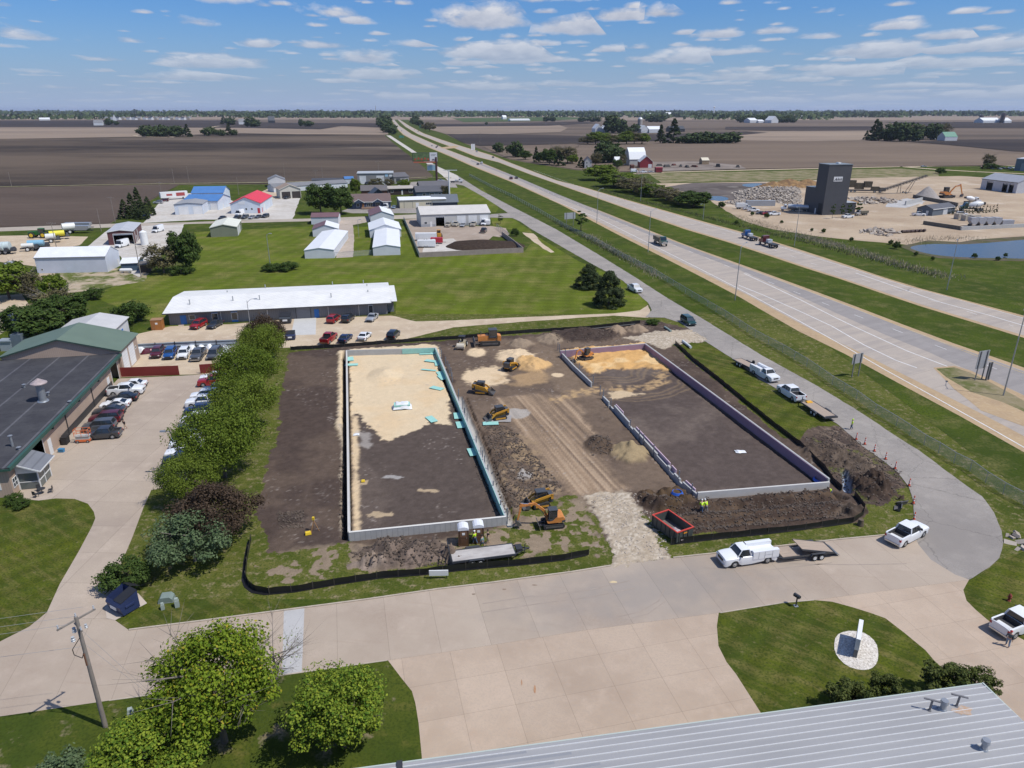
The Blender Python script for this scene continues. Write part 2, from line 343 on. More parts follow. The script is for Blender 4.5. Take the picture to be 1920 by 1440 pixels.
paint_m=M('road_paint',(.75,.74,.72),.7,var=.25,scale=.8,coord='World')
ypaint_m=M('yellow_road_paint',(.62,.42,.10),.7,var=.2,scale=.8,coord='World')
# numpy noise
_rs=np.random.RandomState(11);_perm=_rs.rand(512,512)
def vn(x,y,s=1.0,seed=0):
 x=x*s+seed*37.31;y=y*s+seed*17.77
 xi=np.floor(x).astype(int);yi=np.floor(y).astype(int);fx=x-xi;fy=y-yi
 fx=fx*fx*(3-2*fx);fy=fy*fy*(3-2*fy)
 g=lambda a,b:_perm[a%512,b%512]
 return(g(xi,yi)*(1-fx)+g(xi+1,yi)*fx)*(1-fy)+(g(xi,yi+1)*(1-fx)+g(xi+1,yi+1)*fx)*fy
def fbm(x,y,s,o=4,seed=0):
 t=0;a=.5;n=0
 for k in range(o):t=t+a*vn(x,y,s*2**k,seed+k);n+=a;a*=.5
 return t/n
def sd_poly(X,Y,pts):
 """signed distance, positive inside"""
 pts=[(p[0],p[1])for p in pts];n=len(pts)
 d=np.full(X.shape,1e9);ins=np.zeros(X.shape,bool)
 for i in range(n):
  ax,ay=pts[i];bx,by=pts[(i+1)%n]
  ex,ey=bx-ax,by-ay;wx,wy=X-ax,Y-ay
  t=np.clip((wx*ex+wy*ey)/(ex*ex+ey*ey+1e-9),0,1)
  d=np.minimum(d,(wx-ex*t)**2+(wy-ey*t)**2)
  c=(ay>Y)!=(by>Y)
  with np.errstate(divide='ignore',invalid='ignore'):
   xx=(bx-ax)*(Y-ay)/(by-ay+1e-12)+ax
  ins^=c&(X<xx)
 d=np.sqrt(d);return np.where(ins,d,-d)
def sd_line(X,Y,pts):
 d=np.full(X.shape,1e9)
 for a,b in zip(pts,pts[1:]):
  ex,ey=b[0]-a[0],b[1]-a[1];wx,wy=X-a[0],Y-a[1]
  t=np.clip((wx*ex+wy*ey)/(ex*ex+ey*ey+1e-9),0,1)
  d=np.minimum(d,(wx-ex*t)**2+(wy-ey*t)**2)
 return np.sqrt(d)
def gz(x,y):
 i=int((y-RY0)/(RY1-RY0)*(GZ.shape[0]-1));j=int((x-RX0)/(RX1-RX0)*(GZ.shape[1]-1))
 return float(GZ[i,j])if 0<=i<GZ.shape[0]and 0<=j<GZ.shape[1]else 0.0
RX0,RX1,RY0,RY1=-52.0,66.0,59.0,166.0
def build_ground():
 st=.22
 nx=int((RX1-RX0)/st)+1;ny=int((RY1-RY0)/st)+1
 xs=np.linspace(RX0,RX1,nx);ys=np.linspace(RY0,RY1,ny)
 X,Y=np.meshgrid(xs,ys);X=X.ravel();Y=Y.ravel()
 Z=np.zeros_like(X);C=np.zeros((X.size,3));C[:]=(.09,.07,.06);A=np.zeros_like(X)
 e1=fbm(X,Y,.5,4,1)-.5;e2=fbm(X,Y,1.8,3,5)-.5;e3=fbm(X,Y,1.0,5,9)-.5
 def blend(mask,c):
  nonlocal C
  C=C*(1-mask[:,None])+np.array(c)[None,:]*mask[:,None]
 def pm(px,soft=.3,wob=1.0,fine=.5):
  s=sd_poly(X,Y,PP(*px))+e1*wob*2+e2*fine*2
  return np.clip(s/soft+.5,0,1)
 def ell(px,py,rx,ry):
  c=P(px,py);a=(P(px+rx,py)-c).x;b=(P(px,py-ry)-c).y
  return 1-np.sqrt(((X-c.x)/a)**2+((Y-c.y)/b)**2)
 DS=(.074,.054,.045);MS=(.158,.115,.084);TAN=(.31,.220,.145);SAND=(.60,.475,.315);ORG=(.56,.33,.13);LTS=(.60,.46,.30);GRV=(.39,.32,.24)
 cov=[(545,662),(600,655),(650,650),(700,646),(822,640),(900,630),(1000,627),(1060,619),(1160,612),(1200,600),(1235,603),(1300,618),(1330,640),(1262,646),(1300,680),(1380,745),(1470,825),(1500,815),(1530,800),(1570,797),(1612,826),(1660,866),(1690,884),(1698,905),(1680,930),(1655,950),(1625,945),(1620,970),(1598,980),(1500,990),(1400,1000),(1300,1003),(1255,1004),(1200,960),(1255,1048),(1157,1062),(1120,975),(1080,925),(1000,950),(960,950),(953,985),(850,1012),(850,1045),(760,1060),(690,1068),(650,1072),(655,1016),(570,1028),(500,1040),(492,1005),(478,950),(495,890),(520,830),(520,770)]
 A=pm(cov,.5,.9,.5)
 tr=pm([(950,945),(1090,930),(1150,1062),(1100,1035),(975,1045),(850,1060),(840,1010),(953,985)],1.5,1.5)
 tn=np.clip((fbm(X,Y,.9,5,21)-.45+e1*.25)*7,0,1)
 A=np.maximum(A,tr*tn*.85)
 st2=pm([(475,1045),(655,1020),(850,1015),(850,1062),(650,1080),(540,1100),(475,1100)],1.0)
 A=np.maximum(A,st2*np.clip((fbm(X,Y,.8,5,25)-.54)*6,0,.8))
 rt=pm([(1500,800),(1700,870),(1705,930),(1640,960),(1560,900)],1.5,1.5)
 A=np.maximum(A*(1-.55*rt*np.clip((fbm(X,Y,.3,5,31)-.45)*5,0,1)),0)
 base=fbm(X,Y,.12,5,3)
 C[:]=np.array(DS);blend(np.clip((base-.45)*3,0,.35),MS)
 blend(np.clip(tr*.9+st2*.8,0,1),(.26,.20,.14))
 mid=pm([(830,650),(1060,625),(1320,640),(1215,645),(1050,652),(1115,722),(1128,735),(1300,930),(1185,925),(1100,930),(955,985),(850,720)],.8)
 blend(mid*(.55+.45*np.clip((fbm(X,Y,.18,5,41)-.4)*3,0,1)),MS)
 trk=pm([(925,745),(1010,738),(1070,742),(1110,800),(1120,850),(1175,915),(1120,930),(1070,925),(1020,880),(960,800)],1.2,1.2)
 a0=P(985,745);a1=P(1140,915);dd=(a1-a0).normalized();u=(X-a0.x)*dd.y-(Y-a0.y)*dd.x;v=(X-a0.x)*dd.x+(Y-a0.y)*dd.y
 stre=fbm(u*2.2,v*.05,1.0,4,50)
 blend(trk*np.clip(.35+(stre-.35)*2.4,0,1),TAN)
 blend(trk*np.clip((stre-.60)*8,0,.55),(.40,.30,.21));Z-=trk*(stre-.5)*.30
 blend(pm([(1000,640),(1050,660),(1112,722),(1125,745),(1060,742),(1000,690)],.8)*.5,(.22,.16,.11))
 blend(pm([(940,800),(1000,830),(1060,925),(960,945),(940,870)],1.5,2)*np.clip((fbm(X,Y,.7,4,61)-.42)*5,0,.75),(.30,.215,.13))
 cl=pm([(900,790),(960,800),(1060,925),(955,985),(925,880)],1.0,1.5)
 Z+=cl*np.clip(fbm(X,Y,1.1,4,66)-.52,0,1)*2.0;blend(cl*np.clip((fbm(X,Y,1.3,4,66)-.53)*9,0,.6),(.085,.06,.045))
 FA=[(652,650),(818,642),(948,970),(658,1012)]
 ia=pm([(658,655),(818,648),(938,968),(660,1008)],.3,.1,.1)
 blend(ia,(.088,.068,.058));blend(ia*np.clip((fbm(X,Y,.1,5,71)-.5)*3,0,.4),(.14,.108,.088))
 sand=pm([(655,655),(818,645),(832,690),(846,740),(843,762),(841,795),(826,796),(806,792),(783,806),(765,812),(750,818),(730,829),(712,826),(702,806),(680,786),(668,770),(656,785)],.35,.7,.7)
 blend(sand,SAND);blend(sand*np.clip((fbm(X,Y,.16,5,75)-.5)*3,0,.5),(.60,.43,.25))
 e=ell(722,703,34,16);Z+=np.clip(e,0,1)*1.0
 strip=pm([(659,780),(672,780),(676,1000),(661,1004)],.5,.3,.35);blend(strip,(.55,.42,.27))
 lft=pm([(634,658),(644,657),(645,1000),(641,950),(640,830),(634,812),(629,800),(634,760)],.5,.4,.4);blend(lft,SAND)
 lft2=pm([(638,800),(645,800),(647,1000),(642,1000)],.5,.3,.4);blend(lft2*.7,(.30,.26,.22))
 Z+=lft*.25*(1+e1*2)
 sp=np.clip((fbm(X,Y,2.4,3,81)-.70)*10,0,1)*np.clip((fbm(X,Y,.2,3,83)-.50)*6,0,1);blend(sp*A*.5,(.36,.31,.27))
 blend(pm([(670,810),(700,815),(690,840),(672,835)],.6)*.5,(.45,.41,.37))
 for q in((735,895,16,3),(800,920,22,3),(715,965,20,5),(682,905,8,5),(1395,795,12,4)):
  blend(np.clip((ell(*q)+e2*2)*3,0,.7),(.50,.38,.24)if q[0]!=735 else(.40,.38,.36))
 ib=pm([(1055,657),(1208,644),(1548,908),(1308,928),(1130,742),(1112,720)],.3,.1,.1)
 blend(ib,(.092,.071,.062));blend(ib*np.clip((fbm(X,Y,.14,5,91)-.46)*4,0,.6),(.15,.118,.098))
 os_=pm([(1056,656),(1208,645),(1262,688),(1256,696),(1205,690),(1180,694),(1145,692),(1107,703)],.4,.6,.8)
 blend(os_,ORG);blend(os_*np.clip((fbm(X,Y,.35,4,95)-.45)*5,0,.8),(.68,.48,.25));Z+=os_*(.25+e1*.7)
 rib=[P(*q)for q in((1040,748),(1075,740),(1110,731),(1140,726),(1180,730),(1215,726),(1240,715),(1240,700))]
 dr=sd_line(X,Y,rib);rs=np.clip((1.9-dr+e1*1.6)/.9,0,1)
 blend(rs*np.clip(.45+(fbm(X,Y,1.2,3,97)-.5)*3,0,1)*.8,(.46,.31,.16));Z-=np.clip(1-np.abs(dr-1.0)/.35,0,1)*.10
 for rr in(3.2,4.2,5.4):blend(np.clip(1-np.abs(dr-rr+e1)/.45,0,1)*ib*.35,(.30,.21,.12))
 blend(pm([(1137,735),(1165,733),(1210,738),(1180,745),(1148,748)],.4,.5)*.9,(.55,.42,.27))
 for(px,py,rx,ry,h,c)in((893,661,19,8,.35,LTS),(965,668,36,12,.9,LTS),(1000,684,30,13,1.5,(.55,.35,.16)),(912,706,42,19,.05,LTS),(1045,703,12,4,0,LTS),(975,645,24,9,1.3,(.25,.19,.135)),(1032,637,24,9,1.2,(.25,.19,.135)),(1155,622,21,7,1.5,(.27,.20,.14)),(1192,619,20,7,1.4,(.27,.20,.14)),(1095,629,58,12,1.6,(.062,.045,.038)),(1180,850,34,17,1.7,(.30,.225,.13)),(1122,835,26,18,1.1,(.095,.067,.048)),(985,893,16,9,.3,(.34,.31,.28)),(962,775,30,10,0,(.36,.32,.28)),(1135,722,14,7,.5,MS),(1310,858,1,1,0,MS)):
  e=ell(px,py,rx*1.1,ry*1.1)+e1*.5+e2*.25
  blend(np.clip(e*5,0,1),c);Z+=np.clip(e,0,1)**.9*h*(1+e3*.7)
 blend(pm([(925,695),(985,690),(1030,700),(1020,725),(960,722),(930,715)],2,1.5)*np.clip((fbm(X,Y,.4,4,101)-.35)*3,0,.7),(.42,.28,.15))
 for q in([(1100,928),(1140,922),(1182,926),(1222,990),(1256,1050),(1155,1063),(1135,1000)],[(1170,634),(1240,620),(1300,618),(1326,640),(1262,646),(1245,656),(1210,642)]):
  g_=pm(q,.5,.5,.8);A=np.maximum(A,g_);blend(g_,GRV);blend(g_*np.clip((vn(X,Y,4.1,111)-.5)*3,0,.6),(.60,.53,.43));blend(g_*np.clip((vn(X,Y,3.7,113)-.62)*6,0,.7),(.27,.22,.16));Z+=g_*(.06+e2*.10)
  blend(g_*np.clip((fbm(X,Y,.25,3,115)-.52)*5,0,.45),(.40,.32,.23))
 tg=pm([(1186,928),(1240,922),(1292,925),(1312,945),(1552,922),(1600,945),(1600,968),(1500,984),(1380,998),(1300,1006),(1262,985),(1225,955)],.6,.7,.6)
 f0=P(1310,950);f1=P(1560,930);fd=(f1-f0).normalized();fu=-(X-f0.x)*fd.y+(Y-f0.y)*fd.x;fv=(X-f0.x)*fd.x+(Y-f0.y)*fd.y
 blend(tg,(.058,.040,.031));blend(tg*np.clip((fbm(fv*.15,fu*1.2,1,4,121)-.5)*4,0,.7),(.115,.078,.052))
 Z+=tg*(np.sin(fu*1.9+e1*2)*.30+e3*.6+.05)
 dk=pm([(1190,930),(1290,922),(1300,945),(1240,962)],.5);blend(dk*.6,(.10,.065,.035));Z+=dk*(.4+e3*1)
 berm=sd_line(X,Y,[P(1320,950),P(1400,945),P(1480,935),P(1550,932)]);Z+=np.clip(1-berm/1.3,0,1)*(.6+e3*1)*tg
 blend(pm([(1570,945),(1612,950),(1612,970),(1560,968)],.8)*.7,(.19,.145,.11))
 for(px,py,rx,ry,h,c)in((1640,912,44,26,2.2,(.060,.042,.032)),(1545,850,48,26,1.0,(.085,.063,.048)),(1605,870,40,20,.7,(.095,.072,.055)),(1600,960,26,12,.9,(.06,.045,.035)),(750,1042,105,26,1.35,(.135,.102,.082)),(680,1060,36,13,.9,(.22,.17,.135)),(860,1050,26,12,.7,(.12,.09,.07)),(545,975,32,16,.35,(.055,.042,.036)),(1225,945,30,12,.6,(.05,.035,.027))):
  e=ell(px,py,rx,ry)+e1*.9+e2*.5
  m_=np.clip(e*4,0,1);A=np.maximum(A,m_);blend(m_,c);blend(m_*np.clip((fbm(X,Y,1.6,3,131)-.5)*6,0,.5),tuple(v*1.7 for v in c));Z+=np.clip(e,0,.8)*h*(1+e3*2.0+e2*.5)
 blend(A*pm([(1505,800),(1560,792),(1700,880),(1690,915),(1600,850)],1)*np.clip((fbm(u*1.4,v*.2,1,4,141)-.45)*4,0,.6),(.22,.165,.12))
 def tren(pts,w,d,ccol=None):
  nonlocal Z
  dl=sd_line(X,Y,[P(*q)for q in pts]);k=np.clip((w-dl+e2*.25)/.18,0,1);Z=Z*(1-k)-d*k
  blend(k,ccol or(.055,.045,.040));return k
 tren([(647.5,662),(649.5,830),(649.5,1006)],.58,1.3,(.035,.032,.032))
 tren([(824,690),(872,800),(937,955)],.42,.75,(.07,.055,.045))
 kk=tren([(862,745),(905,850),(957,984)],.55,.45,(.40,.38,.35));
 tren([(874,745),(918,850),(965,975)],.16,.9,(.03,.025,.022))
 tren([(1057,668),(1108,722)],.35,.4);tren([(1134,752),(1215,842),(1296,934)],.35,.55)
 tren([(1262,700),(1400,808),(1545,915)],.25,.25)
 tren([(1583,884),(1588,905),(1590,921)],.55,.9,(.25,.29,.36));tren([(1560,925),(1583,932)],.6,.8,(.06,.045,.035))
 Z+=A*(e1*.10+e3*.06);Z=Z*np.clip(np.maximum(A,np.clip(-Z*5,0,1)),0,1)
 C*=(1+((fbm(X,Y,1.5,4,151)-.5)*.55+(vn(X,Y,3.9,7)-.5)*.22)*(1-.75*np.clip(C[:,0]*2.2,0,1)))[:,None]
 edge=(X<RX0+.5)|(X>RX1-.5)|(Y<RY0+.5)|(Y>RY1-.5);Z[edge]=0
 global GZ;GZ=Z.reshape(ny,nx);Z[edge]=0
 B=42000.0
 ov=np.array([(-B,-400,0),(B,-400,0),(B,B,0),(-B,B,0)])
 V=np.concatenate([np.stack([X,Y,Z],1),ov]);n0=X.size
 i=np.arange((nx-1)*(ny-1));ci=i%(nx-1);ri=i//(nx-1);a=ri*nx+ci
 Q=np.stack([a,a+1,a+nx+1,a+nx],1)
 c00,c10,c11,c01=0,nx-1,nx*ny-1,nx*(ny-1)
 OQ=np.array([(n0,n0+1,c10,c00),(n0+1,n0+2,c11,c10),(n0+2,n0+3,c01,c11),(n0+3,n0,c00,c01)])
 F_=np.concatenate([Q,OQ]);nf=len(F_)
 me=bpy.data.meshes.new('ground');me.vertices.add(len(V));me.vertices.foreach_set('co',V.ravel().astype('f'))
 me.loops.add(nf*4);me.loops.foreach_set('vertex_index',F_.ravel().astype('i'));me.polygons.add(nf)
 me.polygons.foreach_set('loop_start',np.arange(nf,dtype='i')*4)
 mi=np.zeros(nf,'i');mi[-4:]=1
 me.materials.append(site_mat());me.materials.append(f_far)
 me.polygons.foreach_set('material_index',mi);me.polygons.foreach_set('use_smooth',np.ones(nf,bool))
 me.update(calc_edges=True)
 ca=me.attributes.new('soil','FLOAT_COLOR','POINT');buf=np.ones((len(V),4),'f');buf[:n0,:3]=np.clip(C,.01,.9);buf[:n0,3]=A;ca.data.foreach_set('color',buf.ravel())
 o=bpy.data.objects.new('ground',me);col.objects.link(o);tag(o,kind='structure')
def site_mat():
 m=grass_m.copy();m.name='site_ground';nt=m.node_tree;N=nt.nodes;L=nt.links;b=N['Principled BSDF']
 gs=b.inputs['Base Color'].links[0].from_socket
 at=N.new('ShaderNodeAttribute');at.attribute_name='soil'
 g=N.new('ShaderNodeNewGeometry')
 n1=N.new('ShaderNodeTexNoise');n1.inputs['Scale'].default_value=5;n1.inputs['Detail'].default_value=5;n1.inputs['Roughness'].default_value=.7;L.new(g.outputs['Position'],n1.inputs['Vector'])
 mr=N.new('ShaderNodeMapRange');mr.inputs[1].default_value=.3;mr.inputs[2].default_value=.7;mr.inputs[3].default_value=.86;mr.inputs[4].default_value=1.14;L.new(n1.outputs[0],mr.inputs[0])
 vm=N.new('ShaderNodeVectorMath');vm.operation='SCALE';L.new(at.outputs['Color'],vm.inputs[0]);L.new(mr.outputs[0],vm.inputs['Scale'])
 ad=N.new('ShaderNodeMath');ad.operation='MULTIPLY_ADD';ad.inputs[1].default_value=.9;L.new(n1.outputs[0],ad.inputs[0]);L.new(at.outputs['Alpha'],ad.inputs[2])
 th=N.new('ShaderNodeMapRange');th.inputs[1].default_value=.85;th.inputs[2].default_value=1.05;L.new(ad.outputs[0],th.inputs[0])
 mx=N.new('ShaderNodeMix');mx.data_type='RGBA';L.new(th.outputs[0],mx.inputs[0]);L.new(gs,mx.inputs[6]);L.new(vm.outputs[0],mx.inputs[7])
 L.new(mx.outputs[2],b.inputs['Base Color']);return m
build_ground()
def cut_rect(o):
 """remove the part of a sheet that would cover the finely modelled site"""
 me=o.data;bm=bmesh.new();bm.from_mesh(me)
 for co,no in(((RX0,0,0),(1,0,0)),((RX1,0,0),(1,0,0)),((0,RY0,0),(0,1,0)),((0,RY1,0),(0,1,0))):
  bmesh.ops.bisect_plane(bm,geom=bm.verts[:]+bm.edges[:]+bm.faces[:],plane_co=co,plane_no=no)
 dl=[f for f in bm.faces if RX0<f.calc_center_median().x<RX1 and RY0<f.calc_center_median().y<RY1]
 bmesh.ops.delete(bm,geom=dl,context='FACES');bm.to_mesh(me);bm.free();return o
# ---- fields, far to near
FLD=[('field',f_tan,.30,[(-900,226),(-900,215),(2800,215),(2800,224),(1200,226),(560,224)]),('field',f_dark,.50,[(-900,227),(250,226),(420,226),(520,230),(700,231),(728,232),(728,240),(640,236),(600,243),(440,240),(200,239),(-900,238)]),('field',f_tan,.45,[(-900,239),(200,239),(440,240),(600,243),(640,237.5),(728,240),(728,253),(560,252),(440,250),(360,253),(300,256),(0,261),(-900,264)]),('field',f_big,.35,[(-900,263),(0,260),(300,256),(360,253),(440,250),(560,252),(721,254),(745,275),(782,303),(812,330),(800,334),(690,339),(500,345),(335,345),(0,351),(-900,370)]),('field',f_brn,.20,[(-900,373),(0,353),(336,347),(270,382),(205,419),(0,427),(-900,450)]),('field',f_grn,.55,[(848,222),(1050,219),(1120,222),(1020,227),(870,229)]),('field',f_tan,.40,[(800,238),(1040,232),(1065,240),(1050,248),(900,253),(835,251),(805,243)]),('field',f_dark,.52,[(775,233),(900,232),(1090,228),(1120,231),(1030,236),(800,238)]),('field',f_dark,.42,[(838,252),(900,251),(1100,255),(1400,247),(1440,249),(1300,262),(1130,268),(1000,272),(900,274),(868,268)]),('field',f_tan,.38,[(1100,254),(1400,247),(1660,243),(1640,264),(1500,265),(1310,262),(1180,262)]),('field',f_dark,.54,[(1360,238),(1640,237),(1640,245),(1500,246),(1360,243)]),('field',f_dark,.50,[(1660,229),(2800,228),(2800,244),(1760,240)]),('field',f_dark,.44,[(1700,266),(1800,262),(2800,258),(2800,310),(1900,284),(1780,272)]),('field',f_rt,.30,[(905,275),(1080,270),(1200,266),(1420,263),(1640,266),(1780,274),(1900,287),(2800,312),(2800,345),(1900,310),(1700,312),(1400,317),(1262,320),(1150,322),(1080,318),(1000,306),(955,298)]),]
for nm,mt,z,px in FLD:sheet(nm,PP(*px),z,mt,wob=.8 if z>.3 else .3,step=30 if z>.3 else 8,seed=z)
# ---- grass corridor and lawns
o=sheet('grass',PP((-900,449),(0,429),(205,420),(270,383),(336,346.5),(500,345.5),(690,340),(800,335),(812,331),(782,304),(745,276),(722,255),(728,232),(735,222),(745,220),(756,221),(800,240),(836,252),(868,268),(955,299),(1000,307),(1080,319),(1150,323),(1262,321),(1400,318),(1700,313),(1900,311),(2800,346),(2800,1460),(2200,2000),(-600,2000),(-900,1400)),.02,roadside_m)
cut_rect(o)
cut_rect(sheet('lawn',PP((365,435),(575,425),(780,425),(800,482),(985,470),(1005,442),(1085,490),(1165,525),(1216,568),(1205,582),(1150,588),(1000,594),(850,601),(780,603),(742,592),(742,566),(560,590),(310,614),(280,600),(170,555),(270,515),(360,500),(352,460)),.026,lawn2_m))
sheet('lawn',PP((920,408),(962,410),(995,433),(1000,438),(955,430),(925,425)),.026,lawn2_m)
sheet('lawn',PP((905,352),(935,391),(930,398),(870,395),(846,372),(838,352)),.026,lawn2_m)
sheet('lawn',PP((-300,930),(0,958),(40,955),(60,945),(72.5,939),(105,935),(140,936),(165,945),(176,960),(179,972),(172.5,988),(147.5,1035),(112.5,1095),(87.5,1147),(55,1175),(0,1203),(-300,1290)),.050,lawn_m)
ml=[(284,919),(307,916),(420,905),(480,940),(498,1040),(470,1050),(476,1110),(560,1143),(375,1165),(242,1182),(216,1163),(276,1132),(260,1115),(225,1100),(205,1112),(227.5,1057),(247.5,1010),(270,950)]
cut_rect(sheet('lawn',PP(*ml),.050,lawn_m))
sheet('lawn',PP((1347.5,1150),(1467,1131),(1526,1126),(1560,1129),(1597,1139),(1632,1150),(1660,1160),(1695,1187),(1735,1220),(1752,1240),(1790,1275),(1790,1310),(1428,1340),(1380,1265),(1362,1242),(1347,1212),(1344,1175)),.060,lawn_m)
sheet('lawn',PP((1817,1087),(1840,1078),(1873,1052),(1960,1020),(2200,1180),(2200,1200),(2060,1250),(1940,1212),(1855,1166),(1830,1145),(1812,1127),(1806,1107)),.060,lawn_m)
sheet('lawn',PP((-200,1370),(0,1344.5),(205,1314.5),(310,1300),(529,1267),(620,1254),(727.5,1240),(752.5,1272),(772.5,1297),(779,1320),(785,1357),(791,1420),(793,1500),(-200,1900)),.060,G('patchy_lawn',[((.078,.094,.015),1,0,0),((.048,.070,.012),.14,.40,.60),((.24,.19,.125),.30,.58,.66),((.125,.115,.032),.5,.56,.74),((.036,.052,.010),4.5,.46,.68)],bump=.04))
sheet('lawn',PP((1265,648),(1297,640),(1322,641),(1372,672),(1425,720),(1495,765),(1560,800),(1520,798),(1508,812),(1500,825),(1470,822),(1380,742),(1300,676)),.03,lawn_m)
# ---- highways, shoulders and lanes
near_lo=[(734,223),(741,238),(756,252.5),(781,266),(805,277),(846,294),(884,311),(921,326),(961,342),(1053,384),(1115.6,416.7),(1156,438),(1216,468),(1281,500.6),(1381,552),(1450,592),(1517,630),(1593,665.5),(1680,713),(1760,755),(1880,820),(1960,866),(2200,1010),(2800,1400)]
near_hi=[(737.5,222.5),(749,236),(771,251),(805,266),(837,280),(902.5,305),(961,329),(1042.5,365),(1124,395),(1218.6,433),(1286,460),(1400,500.7),(1500,537),(1567,562),(1633,587),(1700,613),(1767,638),(1833,662),(1920,691),(2060,742),(2800,1010)]
far_lo=[(744,223),(760,237.5),(782.5,251),(820,266),(850,277),(893,294),(934,304),(994,327),(1070,354),(1124,373),(1205,402),(1286,430),(1360,452),(1447.5,481),(1500,499),(1589,527),(1678,558),(1767,587),(1856,613),(1920,632),(2060,678),(2800,915)]
far_hi=[(747,223),(767.5,236),(794,250),(827.5,262),(865,274),(921,291),(961,307),(1042.5,338),(1097,352),(1151,368),(1245.6,395),(1340,422),(1400,438),(1500,469),(1589,498),(1678,528),(1744,547),(1833,570),(1920,593),(2060,632),(2800,845)]
def strip_between(lo,hi,t0,t1,n=60):
 """world points of a band between two edge polylines at fractions t0..t1"""
 def res(pl):
  w=[P(*q)for q in pl];L=[0]
  for a,b in zip(w,w[1:]):L.append(L[-1]+(b-a).length)
  return w,L
 def at(w,L,s):
  s*=L[-1]
  for i in range(len(L)-1):
   if L[i+1]>=s:return w[i].lerp(w[i+1],(s-L[i])/max(1e-6,L[i+1]-L[i]))
  return w[-1]
 wl,Ll=res(lo);wh,Lh=res(hi)
 A_,B_=[],[]
 for k in range(n+1):
  s=k/n;s=s**.45 if False else s
  a=at(wl,Ll,s);dists=None
  best=None
  for p,q in zip(wh,wh[1:]):
   d=q-p;t=max(0,min(1,(a-p).dot(d)/d.length_squared));c=p+d*t
   if best is None or(c-a).length<(best-a).length:best=c
  A_.append(a.lerp(best,t0));B_.append(a.lerp(best,t1))
 return A_,B_
def dens(pl,lo=6):
 """drop far duplicate"""
 return pl
NH=260
def band(name,lo,hi,t0,t1,z,mat,a=0,b=None):
 A_,B_=strip_between(lo,hi,t0,t1,NH);b=NH+1 if b is None else b
 A_=A_[a:b];B_=B_[a:b];v=[(p.x,p.y,z)for p in A_]+[(p.x,p.y,z)for p in B_];n=len(A_)
 me=bpy.data.meshes.new(name);me.from_pydata(v,[],[(i+1,i,n+i,n+i+1)for i in range(n-1)]);me.materials.append(mat)
 me.update()
 if me.polygons[0].normal.z<0:me.flip_normals()
 o=bpy.data.objects.new(name,me);col.objects.link(o);tag(o,kind='structure');return o
band('highway_shoulder',near_lo,near_hi,-.02,1.02,.030,shoulder_m)
band('highway_shoulder',far_lo,far_hi,-.02,1.03,.030,shoulder_m)
band('highway',near_lo,near_hi,.12,.96,.036,hwy_m);band('highway',far_lo,far_hi,.08,.93,.036,hwy_m)
def world_band(name,pa,pb,z,mat):
 """strip between two traced pixel polylines of equal length"""
 a=[P(*q)for q in pa];b=[P(*q)for q in pb];n=len(a)
 me=bpy.data.meshes.new(name);me.from_pydata([(p.x,p.y,z)for p in a+b],[],[(i,i+1,n+i+1,n+i)for i in range(n-1)]);me.materials.append(mat);me.update()
 if me.polygons[0].normal.z<0:me.flip_normals()
 o=bpy.data.objects.new(name,me);col.objects.link(o);tag(o,kind='structure');return o
world_band('highway_lane',[(882,302),(961,333),(1042,369),(1124,402),(1216,440),(1286,468),(1400,512),(1500,556),(1583,594),(1660,628),(1740,660),(1790,683),(1840,705),(1920,741),(2100,820)],[(884,300),(965,330),(1050,366),(1135,400),(1230,440),(1300,466),(1415,509),(1500,541),(1600,579),(1680,609),(1760,640),(1810,657),(1860,675),(1920,697),(2100,765)],.041,hwyg_m)
def line(name,pts,w,z,mat,dash=None):
 """painted line along traced pixels, optionally dashed (dash, gap metres)"""
 W=[P(*q)for q in pts];mb=MB();segs=[]
 L=[0]
 for a,b in zip(W,W[1:]):L.append(L[-1]+(b-a).length)
 def at(s):
  for i in range(len(L)-1):
   if L[i+1]>=s:return W[i].lerp(W[i+1],(s-L[i])/max(1e-6,L[i+1]-L[i]))
  return W[-1]
 if dash:
  s=0
  while s<L[-1]:segs.append((at(s),at(min(L[-1],s+dash[0]))));s+=dash[0]+dash[1]
 else:segs=list(zip(W,W[1:]))
 for a,b in segs:
  d=(b-a);nr=Vector((-d.y,d.x,0)).normalized()*w/2
  mb.add([(a-nr)[:2]+(z,),(b-nr)[:2]+(z,),(b+nr)[:2]+(z,),(a+nr)[:2]+(z,)],[(0,1,2,3)])
 o=mb.build(name,mat);tag(o,kind='structure');return o
line('lane_marking',[(1030,373),(1124,410),(1216,456),(1300,498),(1400,549),(1500,603),(1593,655),(1660,694),(1700,716),(1740,738),(1860,805),(2000,885)],.22,.046,paint_m)
line('lane_marking',[(1395,513),(1447,537),(1500,562),(1567,596),(1611,617),(1700,658),(1783,690),(1850,723),(1920,761),(2000,805)],.25,.046,paint_m)
line('lane_marking',[(1385,535),(1430,553),(1500,584),(1560,612),(1620,647),(1680,676),(1719,690)],.25,.046,paint_m)
line('lane_marking',[(1000,349),(1124,401),(1216,441),(1340,490),(1450,532),(1530,563),(1588,585.6),(1655.6,610),(1731,639),(1818,672),(1920,713)],.15,.047,paint_m,(3.05,9.14))
line('lane_marking',[(1000,341),(1042,366),(1124,397),(1218,435),(1286,461),(1400,504),(1500,540),(1600,577),(1700,617),(1850,675),(1920,700)][1:],.12,.046,ypaint_m)
line('lane_marking',[(1604,512),(1640,524),(1700,545),(1767,568),(1850,590),(1920,611),(2000,636)],.28,.046,paint_m)
line('lane_marking',[(1000,319),(1100,355),(1245,398),(1340,426),(1420,449),(1500,475),(1600,505),(1700,537),(1800,563),(1920,597)],.16,.046,paint_m)
line('lane_marking',[(1124,368),(1286,418),(1400,450),(1517,492),(1563,507),(1613,522.6),(1669,539.5),(1731,558),(1801,580),(1900,612)],.15,.047,paint_m,(3.05,9.14))
